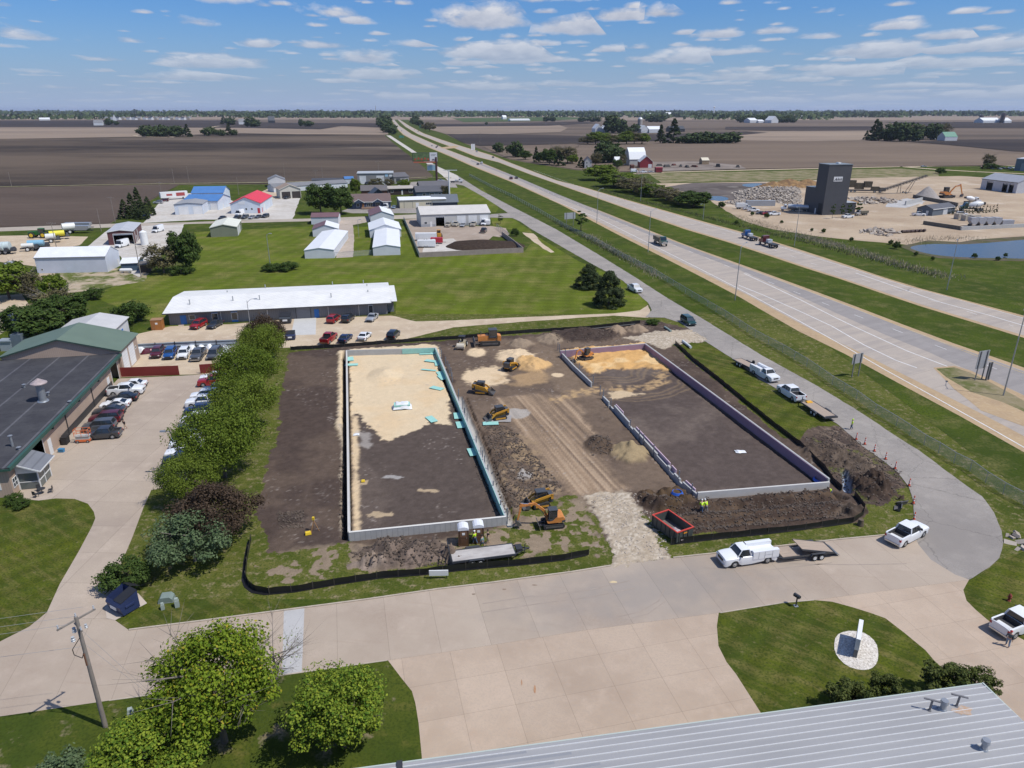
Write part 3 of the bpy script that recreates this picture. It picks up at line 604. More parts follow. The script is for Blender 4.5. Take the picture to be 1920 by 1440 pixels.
sheet('median',PP((1750,690),(1790,686),(1820,695),(1870,718),(1920,742),(2100,850),(2020,850),(1920,800),(1840,770),(1790,730)),.052,shoulder_m,wob=.15,step=2)
sheet('median',PP((1756,692),(1790,689),(1818,699),(1868,723),(1920,752),(2020,810),(1960,790),(1880,755),(1820,735),(1775,708)),.056,dryg_m,wob=.2,step=2)
sheet('highway_crossing',PP((823,277),(834,279),(850,278),(861,275),(853,273),(838,275)),.042,shoulder_m)
# ---- frontage road, side roads, yards
fr_l=[(724,254),(779,291),(803,309),(827.5,327.5),(846,344),(869,348),(906,369),(940,391),(996.5,430),(1050,461),(1105,492.5),(1167,526),(1215,568),(1222,582)]
fr_r=[(732,254),(786,289),(818,311),(857.5,329),(902.5,357.5),(962.5,389),(1000,408),(1042.5,430),(1115.6,473.6),(1186,517),(1252.5,560),(1325,602.5),(1425,665),(1525,720),(1600,765),(1640,791),(1682,820),(1722,844.5),(1767,878),(1811,911),(1842,931),(1864,962),(1878,995.5),(1881,1020),(1873,1047),(1855.5,1064),(1829,1079),(1818,1087)]
fr_l2=[(1713,1008),(1713,973),(1713,944),(1704,913),(1684,887),(1662,869),(1618,838),(1600,822),(1570,795),(1495,752),(1425,712),(1372,672),(1322,640),(1297,621),(1275,605),(1245,596),(1210,595)]
sheet('road',PP(*(fr_l+[(1215,590)]+fr_l2[::-1]+[(1690,1020),(1720,1050),(1790,1085)]+fr_r[::-1])),.060,asph_m,wob=.12,step=1.2,seed=3)
sheet('road',PP((724,254),(779,291),(803,309),(827.5,327.5),(846,344),(862,335),(857.5,329),(818,311),(786,289),(732,254)),.068,G('pale_concrete',[((.52,.48,.43),1,0,0),((.45,.41,.37),.05,.4,.7)],rough=.8))
sheet('road',PP((-300,450),(0,434),(200,427),(360,420),(455,418),(580,415),(690,412),(782,410),(782,402),(690,406),(580,410),(455,413),(350,417),(200,420),(0,426),(-300,440)),.062,G('village_road',[((.40,.35,.29),1,0,0),((.34,.29,.24),.08,.4,.65),((.44,.39,.33),.6,.5,.8)],joints=[(R(3),0,6,0,.04,.75)]))
sheet('road',PP((915,408),(920,402),(960,399),(972,396),(1000,420),(985,420),(961,409)),.063,asph_m,wob=.1)
sheet('gravel_road',PP((1215,572),(1222,590),(1215,596),(1150,592),(1000,602),(850,614),(745,640),(540,652),(438,655),(255,652),(250,628),(320,612),(430,608),(550,598),(735,592),(780,603),(850,601),(1000,594),(1150,588),(1200,582)),.034,gravel_m,wob=.22,step=1.5,seed=5)
sheet('gravel_yard',PP((234,640),(258,655),(438,655),(445,650),(470,700),(383,702),(337,703),(226,708),(220,690)),.045,gravel_m,wob=.1)
sheet('concrete_pad',PP((552,597),(593,595.5),(592,627.5),(546,629)),.050,G('new_concrete',[((.50,.49,.47),1,0,0),((.46,.45,.43),.4,.4,.7)],rough=.8),thick=.03)
sheet('concrete_pad',PP((336,607),(345,606),(345,611),(334,612)),.050,conc3_m)
sheet('parking_lot',PP((640,396),(660,389),(790,384),(860,386),(848,396),(782,400),(660,400)),.058,asph_m)
sheet('road',PP((740,350),(760,342),(835,338),(852,342),(858,352),(800,350),(760,357)),.058,asph_m)
sheet('gravel_yard',PP((270,418),(284,400),(300,378),(345,362),(420,365),(445,385),(470,380),(500,368),(563,372),(548,412),(455,412),(380,412)),.056,wgravel_m,wob=.6,step=5)
sheet('gravel_yard',PP((150,474),(185,445),(205,430),(262,418),(345,420),(340,435),(310,470),(262,520),(240,510),(225,480)),.056,wgravel_m,wob=.5,step=4)
sheet('gravel_yard',PP((-200,447),(60,441),(165,444),(150,460),(100,470),(68,500),(-10,490),(-200,500)),.054,gravel_m,wob=.5,step=4)
sheet('gravel_yard',PP((480,364),(512,350),(560,350),(565,366),(520,374)),.057,gravel_m,wob=.3,step=4)
sheet('gravel_yard',PP((40,515),(80,512),(230,503),(280,512),(270,528),(160,545),(60,560)),.040,G('worn_ground',[((.40,.32,.23),1,0,0),((.10,.12,.03),.12,.45,.56),((.44,.38,.30),.6,.5,.8)]),wob=1.0,step=4)
sheet('gravel_yard',PP((-100,560),(40,552),(58,578),(20,590),(-100,580)),.040,gravel_m,wob=.5,step=4)
# storage-lot lane and yard of the big grey workshop
sheet('gravel_yard',PP((634,410),(692,408),(692,416),(662,422),(664,446),(662,482),(630,484),(632,440)),.056,G('pale_lane',[((.42,.35,.29),1,0,0),((.36,.30,.25),.1,.4,.6),((.47,.41,.35),.6,.5,.8),((.12,.14,.05),.25,.6,.72)]),wob=.3,step=3)
sheet('gravel_yard',PP((758,412),(785,410),(790,424),(920,424),(948,428),(955,440),(936,445),(925,443),(890,470),(800,477),(785,474)),.057,G('yard_dirt',[((.36,.29,.235),1,0,0),((.30,.24,.19),.06,.4,.6),((.45,.40,.35),.3,.55,.8)]),wob=.3,step=3)
sheet('gravel_yard',PP((795,452),(850,447),(875,466),(868,472),(792,477)),.060,wgravel_m,wob=.3,step=3)
sheet('dirt_track',PP((979,436),(1001,438),(1012,452),(1040,473),(1032,474),(1002,455)),.030,gravel_m,wob=.5,step=4)
# quarry yard
sheet('gravel_yard',PP((1405,418),(1362,396),(1325,372),(1240,356),(1230,344),(1480,340),(1600,334),(1800,330),(1925,338),(2100,345),(2100,440),(1926,452),(1860,456),(1780,460),(1725,462),(1690,458),(1620,452),(1530,443),(1450,430)),.050,yard_m,wob=1.0,step=6)
sheet('mud',PP((1238,352),(1300,343),(1435,343),(1440,350),(1480,362),(1380,376),(1330,376),(1320,365)),.056,G('mud',[((.14,.115,.10),1,0,0),((.09,.072,.060),.04,.4,.6),((.24,.21,.18),.08,.55,.7)],rough=.6),wob=1,step=6)
sheet('dry_grassland',PP((1215,325),(1400,322),(1530,319),(1690,316),(1760,322),(1760,332),(1600,333),(1500,338),(1300,341),(1240,343)),.048,dryg_m,wob=.6,step=8)
line('gravel_road',[(1190,326),(1243,323),(1320,321),(1400,319),(1535,316),(1620,314),(1690,312.5),(1760,318),(1830,322),(1925,326)],6.0,.058,gravel_m)
line('gravel_road',[(1700,313),(1780,310),(1850,308.5),(1925,312)],6.0,.060,gravel_m)
line('farm_track',[(-200,356),(0,351),(335,345),(500,343),(690,338.5),(800,333),(846,334)],2.6,.37,G('track',[((.36,.32,.20),1,0,0),((.22,.22,.10),.2,.4,.6)]))
line('gravel_road',[(253,254),(262,256.5),(285,257.5),(320,258),(335,254),(342,250)],9,.60,gravel_m)
line('gravel_road',[(394,241),(400,238),(412,236.5),(440,236)],9,.60,gravel_m)
water_m=bpy.data.materials.new('pond_water');water_m.use_nodes=True
_b=water_m.node_tree.nodes['Principled BSDF'];_b.inputs['Base Color'].default_value=(.045,.060,.075,1);_b.inputs['Roughness'].default_value=.12;_b.inputs['IOR'].default_value=1.33
_n=water_m.node_tree.nodes.new('ShaderNodeTexNoise');_n.inputs['Scale'].default_value=1.4;_n.inputs['Detail'].default_value=4
_p=water_m.node_tree.nodes.new('ShaderNodeBump');_p.inputs['Distance'].default_value=.03;water_m.node_tree.links.new(_n.outputs[0],_p.inputs['Height']);water_m.node_tree.links.new(_p.outputs[0],_b.inputs['Normal'])
sheet('pond_bank',PP((1685,462),(1740,451),(1800,454),(1830,449),(1926,443),(2100,430),(2100,500),(1926,490),(1830,488),(1760,484),(1715,474)),.064,G('bank',[((.12,.10,.075),1,0,0),((.08,.085,.035),.15,.4,.6)]),wob=.4,step=4)
sheet('pond_water',smooth_poly(PP((1700,463),(1745,457),(1800,459),(1850,456),(1926,449),(2100,440),(2100,494),(1926,485),(1830,484),(1760,480),(1722,472)),2),.070,water_m)
sheet('puddle',smooth_poly(PP((1322,370),(1345,367),(1368,371),(1362,377),(1340,377)),2),.070,water_m)
sheet('puddle',smooth_poly(PP((1385,346),(1425,343),(1432,348),(1405,352)),2),.070,water_m)
# ---- concrete street, aprons and driveway
st_hi=[(-300,1236),(0,1204),(55,1176),(88,1149),(112,1160),(216,1164),(242,1182.5),(375,1166),(532.5,1145.5),(692.5,1124.5),(820,1106),(920,1094),(1070,1074),(1152.5,1061),(1260,1047.5),(1410,1031),(1572.5,1012.5),(1665,1004),(1713,1003)]
st_lo=[(1722,1022),(1745,1050),(1790,1078),(1818,1088),(1526,1126),(1467.5,1131),(1347.5,1150),(1100,1182),(900,1214),(727.5,1239),(529,1267),(310,1300),(205,1314.5),(0,1344.5),(-300,1390)]
sheet('street',PP(*(st_hi+st_lo)),.066,conc_m)
sheet('street_patch',PP((532.5,1145.5),(571,1140),(566,1262),(529,1267)),.071,G('grey_concrete',[((.44,.43,.42),1,0,0),((.39,.38,.37),.3,.4,.7)],rough=.8))
sheet('driveway_apron',PP((727.5,1239),(900,1214),(1100,1182),(1347.5,1150),(1344,1175),(1347,1212),(1362,1242),(1380,1265),(1440,1350),(1440,1700),(700,1700),(793,1500),(791,1420),(785,1357),(779,1320),(772.5,1297),(752.5,1272)),.058,conc2_m)
sheet('driveway_apron',PP((1526,1126),(1818,1088),(1806,1107),(1812,1127),(1830,1145),(1855,1166),(1940,1212),(2060,1250),(2300,1240),(2300,1900),(1700,1500),(1780,1290),(1752,1240),(1735,1220),(1695,1187),(1660,1160),(1632,1150),(1597,1139),(1560,1129)),.058,conc2_m)
sheet('driveway',PP((88,1149),(55,1176),(242,1184),(216,1164),(276,1132),(260,1115),(205,1113),(227.5,1057),(247.5,1010),(270,950),(284,919),(310,916),(350,900),(420,705),(388,702),(337,705),(222,710),(70,872),(30,935),(72.5,939),(105,935),(140,936),(165,945),(176,960),(179,972),(172.5,988),(147.5,1035),(112.5,1095)),.046,conc3_m)
sheet('concrete_pad',PP((197,1137),(205,1112),(225,1098),(260,1114),(276,1132),(216,1164),(200,1160)),.074,G('pad_concrete',[((.50,.43,.37),1,0,0),((.42,.36,.31),.4,.4,.7)],rough=.8))
kerb_m=M('kerb_concrete',(.47,.40,.32),.85,var=.25,scale=1.5,coord='World')
def kerb(pts,w=.16,h=.12):
 mb=MB();W=[P(*q)for q in pts]
 for a,b in zip(W,W[1:]):
  d=(b-a);n_=max(1,int(d.length/3))
  for k in range(n_):
   p=a+d*(k/n_);q=a+d*((k+1)/n_)-d.normalized()*.015
   mb.bar((p.x,p.y,.05+h/2),(q.x,q.y,.05+h/2),w,h)
 o=mb.build('kerb',kerb_m);tag(o,kind='structure')
kerb([(242,1182.5),(375,1166),(532.5,1145.5),(692.5,1124.5),(820,1106),(920,1094),(1070,1074),(1145,1062)]);kerb([(1262,1047),(1410,1031),(1572.5,1012.5),(1665,1004),(1705,1002)])
kerb([(1526,1126),(1467.5,1131),(1350,1150)],.12,.04);kerb([(205,1314.5),(310,1300),(529,1267),(727,1239)],.12,.04)
# dark wheel scuffs, mud and rust stains on the street and aprons: real marks lying on the surface
tyre_m=G('tyre_mark',[((.30,.25,.21),1,0,0),((.36,.30,.25),.8,.4,.7)],rough=.9)
def arc_mark(pts,w=.18):line('tyre_mark',pts,w,.0745,tyre_m)
for pts in([(1000,1120),(1100,1108),(1180,1090)],[(1010,1133),(1110,1120),(1190,1104)],[(1150,1160),(1200,1148),(1235,1128),(1246,1105)],[(1160,1166),(1215,1152),(1248,1128)],[(905,1133),(1000,1118)],[(905,1149),(1010,1133)],[(1310,1065),(1420,1072),(1560,1056)],[(1480,1058),(1600,1060),(1700,1058)]):arc_mark(pts,.12)
mud_m=G('mud_mark',[((.20,.15,.11),1,0,0),((.27,.2,.15),2,.4,.7)]);rust_m=G('rust_stain',[((.36,.17,.08),1,0,0),((.42,.27,.17),2,.4,.7)])
for(x,y,a,b,mt)in((945,1106,5,1.6,mud_m),(1002,1098,6,1.5,mud_m),(888,1115,4,1.5,mud_m),(1145,1099,0,0,mud_m),(1003,1294,2.5,8,rust_m),(978,1281,1.5,6,rust_m),(1150,1092,8,2.4,G('sand_spill',[((.60,.47,.28),1,0,0),((.5,.4,.26),2,.4,.7)]))):
 if a:sheet('stain',smooth_poly(PP(*[(x+a*math.cos(t*.7)*rnd.uniform(.6,1.2),y+b*math.sin(t*.7)*rnd.uniform(.6,1.2))for t in range(9)]),1),.0755,mt)
# ================================================================ BUILDINGS
def siding(name,c,period=.3,rough=.55,metal=0.0,amt=.12,horiz=False,var=.06):
 """metal or board siding: fine vertical (or horizontal) ribs by bump and a little tone"""
 if name in _M:return _M[name]
 m=bpy.data.materials.new(name);m.use_nodes=True;nt=m.node_tree;N=nt.nodes;L=nt.links;b=N['Principled BSDF']
 b.inputs['Roughness'].default_value=rough;b.inputs['Metallic'].default_value=metal;b.inputs['Specular IOR Level'].default_value=.35
 tc=N.new('ShaderNodeTexCoord');sp=N.new('ShaderNodeSeparateXYZ');L.new(tc.outputs['Object'],sp.inputs[0])
 if horiz:src=sp.outputs[2]
 else:
  ad=N.new('ShaderNodeMath');ad.operation='ADD';L.new(sp.outputs[0],ad.inputs[0]);L.new(sp.outputs[1],ad.inputs[1]);src=ad.outputs[0]
 pp=N.new('ShaderNodeMath');pp.operation='PINGPONG';pp.inputs[1].default_value=period/2;L.new(src,pp.inputs[0])
 mr=N.new('ShaderNodeMapRange');mr.inputs[1].default_value=0;mr.inputs[2].default_value=period*.16;mr.inputs[3].default_value=1-amt;mr.inputs[4].default_value=1;L.new(pp.outputs[0],mr.inputs[0])
 nz=N.new('ShaderNodeTexNoise');nz.inputs['Scale'].default_value=.35;nz.inputs['Detail'].default_value=5;L.new(tc.outputs['Object'],nz.inputs['Vector'])
 m2=N.new('ShaderNodeMapRange');m2.inputs[1].default_value=.3;m2.inputs[2].default_value=.7;m2.inputs[3].default_value=1-var;m2.inputs[4].default_value=1+var;L.new(nz.outputs[0],m2.inputs[0])
 mu=N.new('ShaderNodeMath');mu.operation='MULTIPLY';L.new(mr.outputs[0],mu.inputs[0]);L.new(m2.outputs[0],mu.inputs[1])
 vm=N.new('ShaderNodeVectorMath');vm.operation='SCALE';vm.inputs[0].default_value=c;L.new(mu.outputs[0],vm.inputs['Scale']);L.new(vm.outputs[0],b.inputs['Base Color'])
 _M[name]=m;return m
def roofing(name,c,period=.5,**k):return siding(name,c,period,**k)
glass_m=M('window_glass',(.035,.045,.055),.08,spec=.8)
white_m=M('white_paint',(.74,.74,.73),.5,var=.08,scale=1.5)
trim_m=M('white_trim',(.68,.68,.67),.5)
dark_m=M('dark_metal',(.035,.036,.04),.5)
black_m=M('black_plastic',(.018,.018,.02),.55)
steel_m=M('galvanised_steel',(.42,.44,.46),.42,metal=.6,var=.2,scale=2)
blue_m=M('blue_door_paint',(.02,.16,.50),.5)
gdoor_m=siding('garage_door_white',(.74,.74,.74),.55,horiz=True,amt=.16)
ANG=math.atan2(9.6,48.2)
def wallgrid(mb,O,U,W,H,holes,mi=0):
 """wall rectangle W x H from O along U with rectangular holes (u0,u1,z0,z1), with 0.2 m reveals"""
 us=sorted({0,W,*[v for h in holes for v in h[:2]]});zs=sorted({0,H,*[v for h in holes for v in h[2:4]]})
 O=Vector(O);U=Vector(U)
 def pt(u,z):return tuple(O+U*u+Vector((0,0,z)))
 for a,b in zip(us,us[1:]):
  for c,d in zip(zs,zs[1:]):
   if any(h[0]<=(a+b)/2<=h[1]and h[2]<=(c+d)/2<=h[3]for h in holes):continue
   mb.add([pt(a,c),pt(b,c),pt(b,d),pt(a,d)],[(0,1,2,3)],mi)
def building(name,label,A,B,depth,eave,ridge,wall,roof,cat='building',rdir='u',over=.35,holes=(),items=(),group=None,roof2=None,flat=False,base=None,trim=None,thick=.12,z0=0.0,ridge_at=.5):
 """A, B: ground points (front wall, left to right seen from the front). items: (face, kind, u0, u1, z0, z1[, material])"""
 A=Vector((A[0],A[1],0));B=Vector((B[0],B[1],0));W=(B-A).length;rz=math.atan2(B.y-A.y,B.x-A.x)
 if isinstance(depth,tuple):
  q=P(depth[0],depth[1],depth[2])-A;depth=abs(-q.x*math.sin(rz)+q.y*math.cos(rz))-(depth[3]if len(depth)>3 else 0)
 t=thing(name,label,cat,(A.x,A.y,z0),rz,group);D=depth
 faces={'front':((0,0,0),(1,0,0),W,(0,-1,0)),'right':((W,0,0),(0,1,0),D,(1,0,0)),'back':((W,D,0),(-1,0,0),W,(0,1,0)),'left':((0,D,0),(0,-1,0),D,(-1,0,0))}
 mu=max([i[3]for i in items if i[0]=='front']or[0])/(W*.97)
 if mu>1:items=[(i[0],i[1],i[2]/mu,i[3]/mu)+tuple(i[4:])if i[0]=='front' else i for i in items]
 hs={k:[]for k in faces}
 for it in items:
  if it[1]=='open':hs[it[0]].append(it[2:6])
 w=MB()
 for k,(O,U,L_,nrm)in faces.items():wallgrid(w,O,U,L_,eave,hs[k])
 rc=ridge_at
 if not flat:
  if rdir=='u':
   for x in(0,W):w.add([(x,0,eave),(x,D,eave),(x,D*rc,ridge)],[(0,1,2)])
  else:
   for y in(0,D):w.add([(0,y,eave),(W,y,eave),(W*rc,y,ridge)],[(0,1,2)])
 if base:pass
 wo=w.build('wall',wall,t)
 if base:
  b_=MB();b_.box(-.03,W+.03,-.03,D+.03,0,base[0]);b_.build('plinth',base[1],t)if not hs['front']else MB().box(-.03,hs['front'][0][0],-.03,-.004,0,base[0]).box(hs['front'][0][1],W+.03,-.03,-.004,0,base[0]).build('plinth',base[1],t)
 r=MB();o=over
 if flat:
  r.box(-o,W+o,-o,D+o,eave,eave+(ridge-eave))
 elif rdir=='u':
  s1=(ridge-eave)/(D*rc);s2=(ridge-eave)/(D*(1-rc))
  for(y0,y1,za,zb)in((-o,D*rc,eave-o*s1,ridge),(D+o,D*rc,eave-o*s2,ridge)):
   mi=0 if(y0<0 or not roof2)else 1
   r.add([(-o,y0,za+.02),(W+o,y0,za+.02),(W+o,y1,zb+.02),(-o,y1,zb+.02),(-o,y0,za+.02+thick),(W+o,y0,za+.02+thick),(W+o,y1,zb+.02+thick),(-o,y1,zb+.02+thick)],[(0,3,2,1),(4,5,6,7),(0,1,5,4),(1,2,6,5),(3,0,4,7)],mi)
 else:
  s1=(ridge-eave)/(W*rc);s2=(ridge-eave)/(W*(1-rc))
  for(x0,x1,za,zb)in((-o,W*rc,eave-o*s1,ridge),(W+o,W*rc,eave-o*s2,ridge)):
   mi=0 if(x0<0 or not roof2)else 1
   r.add([(x0,-o,za+.02),(x0,D+o,za+.02),(x1,D+o,zb+.02),(x1,-o,zb+.02),(x0,-o,za+.02+thick),(x0,D+o,za+.02+thick),(x1,D+o,zb+.02+thick),(x1,-o,zb+.02+thick)],[(0,1,2,3),(7,6,5,4),(0,4,5,1),(1,5,6,2),(3,7,4,0)],mi)
 ro=r.build('roof',[roof]+([roof2]if roof2 else[]),t)
 if trim:
  f=MB()
  if flat or rdir=='u':
   f.box(-o-.06,W+o+.06,-o-.08,-o-.002,eave-(0 if flat else o*(ridge-eave)/(D*rc))-.10,eave-(0 if flat else o*(ridge-eave)/(D*rc))+thick+.06)
  else:
   for sx,xa,xb in((0,-o,W*rc),(1,W*rc,W+o)):
    za=eave-o*(ridge-eave)/(W*rc)if sx==0 else ridge;zb=ridge if sx==0 else eave-o*(ridge-eave)/(W*(1-rc))
    f.add([(xa,-o-.04,za-.08),(xb,-o-.04,zb-.08),(xb,-o-.04,zb+thick+.06),(xa,-o-.04,za+thick+.06),(xa,-o-.003,za-.08),(xb,-o-.003,zb-.08),(xb,-o-.003,zb+thick+.06),(xa,-o-.003,za+thick+.06)],[(0,1,2,3),(7,6,5,4),(0,4,5,1),(2,6,7,3)])
  f.build('fascia',trim,t)
 for it in items:
  face,kind,u0,u1,za,zb=it[:6];O,U,L_,nrm=faces[face];O=Vector(O);U=Vector(U);nr=Vector(nrm)
  mt=it[6]if len(it)>6 else None
  Mx=Matrix(((U.x,-nr.x,0,O.x),(U.y,-nr.y,0,O.y),(0,0,1,0),(0,0,0,1)))
  def mk():q=MB();q.T=Mx;return q
  if kind=='open':
   q=mk();fr=.12
   q.box(u0-fr,u0,-.05,.0-.003,za,zb+fr);q.box(u1,u1+fr,-.05,-.003,za,zb+fr);q.box(u0,u1,-.05,-.003,zb,zb+fr);q.build('door_frame',mt or trim_m,t)
   q=mk();q.box(u0+.02,u1-.02,.25,L_*0+.3,zb-.5,zb-.02);q.build('door',gdoor_m,t)
  elif kind=='garage':
   q=mk();q.box(u0,u1,-.03,-.002,za,zb);g_=q.build('garage_door',mt or gdoor_m,t)
   q=mk();fr=.12;q.box(u0-fr,u0-.001,-.06,-.002,za,zb+fr);q.box(u1+.001,u1+fr,-.06,-.002,za,zb+fr);q.box(u0,u1,-.06,-.002,zb+.001,zb+fr);q.build('frame',trim_m if not mt else dark_m,g_)
  elif kind=='door':
   q=mk();q.box(u0,u1,-.04,-.002,za,zb);d=q.build('door',mt or trim_m,t)
   q=mk();q.box(u1-.16,u1-.08,-.09,-.041,za+.95,za+1.05);q.build('handle',steel_m,d)
  elif kind=='window':
   q=mk();fr=.09
   q.box(u0,u1,-.05,-.002,za,za+fr);q.box(u0,u1,-.05,-.002,zb-fr,zb);q.box(u0,u0+fr,-.05,-.002,za+fr,zb-fr);q.box(u1-fr,u1,-.05,-.002,za+fr,zb-fr)
   if u1-u0>1.3:
    nb=int((u1-u0)/.9)
    for k in range(1,nb):um=u0+(u1-u0)*k/nb;q.box(um-.03,um+.03,-.05,-.002,za+fr,zb-fr)
   wd=q.build('window',mt or trim_m,t)
   q=mk();q.box(u0+fr,u1-fr,-.02,-.004,za+fr,zb-fr);q.build('pane',glass_m,wd)
  elif kind=='panel':
   q=mk();q.box(u0,u1,-.05,-.002,za,zb);q.build('wall_panel',mt,t)
  elif kind=='pipe':
   q=mk();q.box(u0,u0+.12,-.14,-.02,za,zb);q.build('downpipe',trim_m,t)
  elif kind=='lamp':
   q=mk();q.box(u0,u0+.3,-.3,-.002,za,za+.2);q.build('wall_lamp',dark_m,t)
 return t,W,D
def child_box(root,name,mat,boxes,mats=None):
 q=MB()
 for b in boxes:q.box(*b)
 return q.build(name,mat,root)
def vent(root,x,y,z,r,h,cap=True,name='roof_vent',mat=None):
 q=MB();q.cyl((x,y,z-.3),(x,y,z+h),r,r,10);v=q.build(name,mat or steel_m,root,smooth=40)
 if cap:q=MB();q.T=Matrix.Translation((x,y,z+h+.001));q.ring([(r*1.7,0),(r*1.9,r*.5),(r*.2,r*1.2)],10);q.build('vent_cap',mat or steel_m,v,smooth=40)
 return v
def dirv(a):return Vector((math.cos(a),math.sin(a),0))
uG=dirv(ANG);vG=Vector((-uG.y,uG.x,0))
# --- long low office with the white roof
gs=siding('grey_steel_siding',(.20,.205,.22),.45,amt=.22)
wr=roofing('white_membrane_roof',(.70,.69,.66),1.6,amt=.08,var=.07)
A=P(319,610);B=P(727,589)
its=[('front','door',2.4,3.7,0,2.2,blue_m),('front','window',4.3,5.7,1.1,2.2)]
for u in(9.2,13.5):its+=[('front','panel',u,u+1.4,0,.5,blue_m),('front','panel',u,u+1.4,2.3,2.85,blue_m),('front','window',u,u+1.4,.5,2.3)]
its+=[('front','panel',44.7,45.8,0,.4,blue_m),('front','panel',44.7,45.8,2.4,2.9,blue_m),('front','window',44.7,45.8,.4,2.4),('front','garage',28.0,31.2,0,2.75,siding('grey_roller_door',(.23,.23,.245),.3,horiz=True,amt=.25)),('front','door',32.1,33.2,0,2.1,blue_m)]
for u in(11.2,21.5,35.3,42.4):its.append(('front','pipe',u,u,0,2.9))
t,W,D=building('office_building','long low grey metal office building with a bright white roof and blue doors',A,B,(735,528,3.2,.8),3.0,4.1,gs,wr,over=1.0,items=its,trim=M('dark_fascia',(.06,.06,.065),.5),thick=.10)
for(px,py,h)in((356,570,1.0),(437,564,1.1),(487,562,1.1),(621,557,1.0),(690,549,.5),(426,548,.4),(497,536,.9),(623,530,.9),(681,527,.9),(688,536,.5)):
 q=P(px,py,3.7)-t.location;x=q.x*math.cos(ANG)+q.y*math.sin(ANG);y=-q.x*math.sin(ANG)+q.y*math.cos(ANG)
 z=3.0+1.1*(1-abs(y-D/2)/(D/2))+.15;vent(t,x,y,z,.12,h,cap=(px in(356,)))
child_box(t,'roof_extension',wr,[(W+1.0,W+2.4,-.6,D-4,3.2,3.3)]);child_box(t,'porch_wall',gs,[(W+.1,W+1.6,2.0,2.2,0,3.1)])
# --- body shop: dark roof, tan walls, green trims
tan_s=siding('tan_siding',(.42,.315,.245),.32,amt=.16)
gtrim=M('green_fascia',(.030,.085,.065),.5)
droof=G('dark_membrane_roof',[((.055,.055,.062),1,0,0),((.070,.070,.076),.25,.4,.6),((.045,.045,.052),1.5,.5,.8)],rough=.9,bump=0,joints=[(-ANG,0,4.8,1.2,.16,1.75),(-ANG,1,7.6,2.0,.04,.75)])
C0=Vector((-63.4,79.4,0));A=C0-uG*40;Ls=44.5
its=[('right','open',6.0,10.2,0,3.6,trim_m),('right','open',39.8,43.2,0,3.8,trim_m),('right','door',11.6,12.7,0,2.4),('right','door',37.2,38.4,0,2.3),('front','panel',38.1,38.9,1.1,2.3,trim_m)]
t,W,D=building('body_shop_building','tan metal workshop with a wide nearly flat dark roof and green edges',A,C0,Ls,4.0,4.35,tan_s,droof,over=.55,flat=True,items=its,trim=gtrim)
child_box(t,'roof_edge',gtrim,[(W+.56,W+.70,-.64,D+.3,3.93,4.42),(W+.30,W+.55,-.55,D+.3,4.352,4.40)])
q=MB()
for yy in(18.6,29.8):q.box(W+.002,W+.12,yy,yy+.14,0,4.0)
q.box(W+.003,W+.06,16,39.2,0,1.15);q.build('wall_base_band',dark_m,t)
for yy in(13.5,24,33):child_box(t,'wall_lamp',dark_m,[(W+.01,W+.35,yy,yy+.25,3.3,3.6)])
# big roof ventilator, small vents
def loc_on(t,px,py,z):
 q=P(px,py,z)-Vector((t.location.x,t.location.y,0));a=t.rotation_euler.z
 return q.x*math.cos(a)+q.y*math.sin(a),-q.x*math.sin(a)+q.y*math.cos(a)
x,y=loc_on(t,81,752,4.35);q=MB();q.cyl((x,y,4.3),(x,y,4.5),.85,.75,14);q.cyl((x,y,4.5),(x,y,7.2),.55,.55,14);s_=q.build('exhaust_stack',steel_m,t,smooth=40)
q=MB();q.T=Matrix.Translation((x,y,7.25));q.ring([(1.15,0),(1.15,.12),(.1,.8)],16);q.build('stack_hood',M('weathered_zinc',(.55,.45,.43),.5,metal=.3,var=.4,scale=2),s_,smooth=40)
for px,py,h in((46,727,.5),(91,742,.5),(24,837,1.5),(45,670,.6),(36,843,.3),(131,755,.2)):
 x,y=loc_on(t,px,py,4.35);vent(t,x,y,4.35,.16,h)
# entrance porch of the shop
o_=C0+vG*1.6
t=thing('entrance_porch','small glazed entrance porch with a grey shingle roof on the shop corner','porch',o_,ANG)
shing=siding('grey_shingles',(.17,.175,.19),.45,horiz=True,amt=.3)
q=MB()
for(a,b)in((0,0),(2.4,0),(2.4,3.4),(0,3.4)):q.box(a,a+.14,b,b+.14,0,2.6)
q.box(.14,2.4,.02,.12,2.35,2.6);q.box(.14,2.4,3.42,3.52,2.35,2.6);q.box(2.42,2.52,.14,3.4,2.35,2.6);q.box(2.42,2.52,.14,3.4,1.1,1.2);q.box(2.42,2.52,1.7,1.8,0,2.35);q.box(.14,2.4,.04,.1,1.05,1.15);q.build('frame',trim_m,t)
q=MB();q.box(.16,2.38,.06,.08,.1,2.34);q.box(2.45,2.47,.16,3.38,.1,2.34);q.box(.16,2.38,3.45,3.47,.1,2.34);q.build('glazing',M('porch_glass',(.10,.12,.12),.1,spec=.8),t)
q=MB();q.add([(0.05,-.5,4.0),(0.05,4.1,4.0),(3.1,4.1,2.65),(3.1,-.5,2.65),(0.05,-.5,4.08),(0.05,4.1,4.08),(3.1,4.1,2.75),(3.1,-.5,2.75)],[(0,1,2,3),(7,6,5,4),(0,3,7,4),(3,2,6,7),(2,1,5,6),(1,0,4,5)]);q.build('roof',shing,t)
q=MB();q.bar((0.05,-.52,3.98),(3.12,-.52,2.66),.06,.18);q.bar((3.13,-.5,2.68),(3.13,4.1,2.68),.06,.16);q.add([(0.02,.01,2.6),(2.5,.01,2.6),(.02,.01,3.9)],[(0,1,2)]);q.build('fascia',trim_m,t)
q=MB()
t2=thing('shop_window','white four pane window low on the shop wall beside the porch','window',C0+vG*.35+uG*.02,ANG)
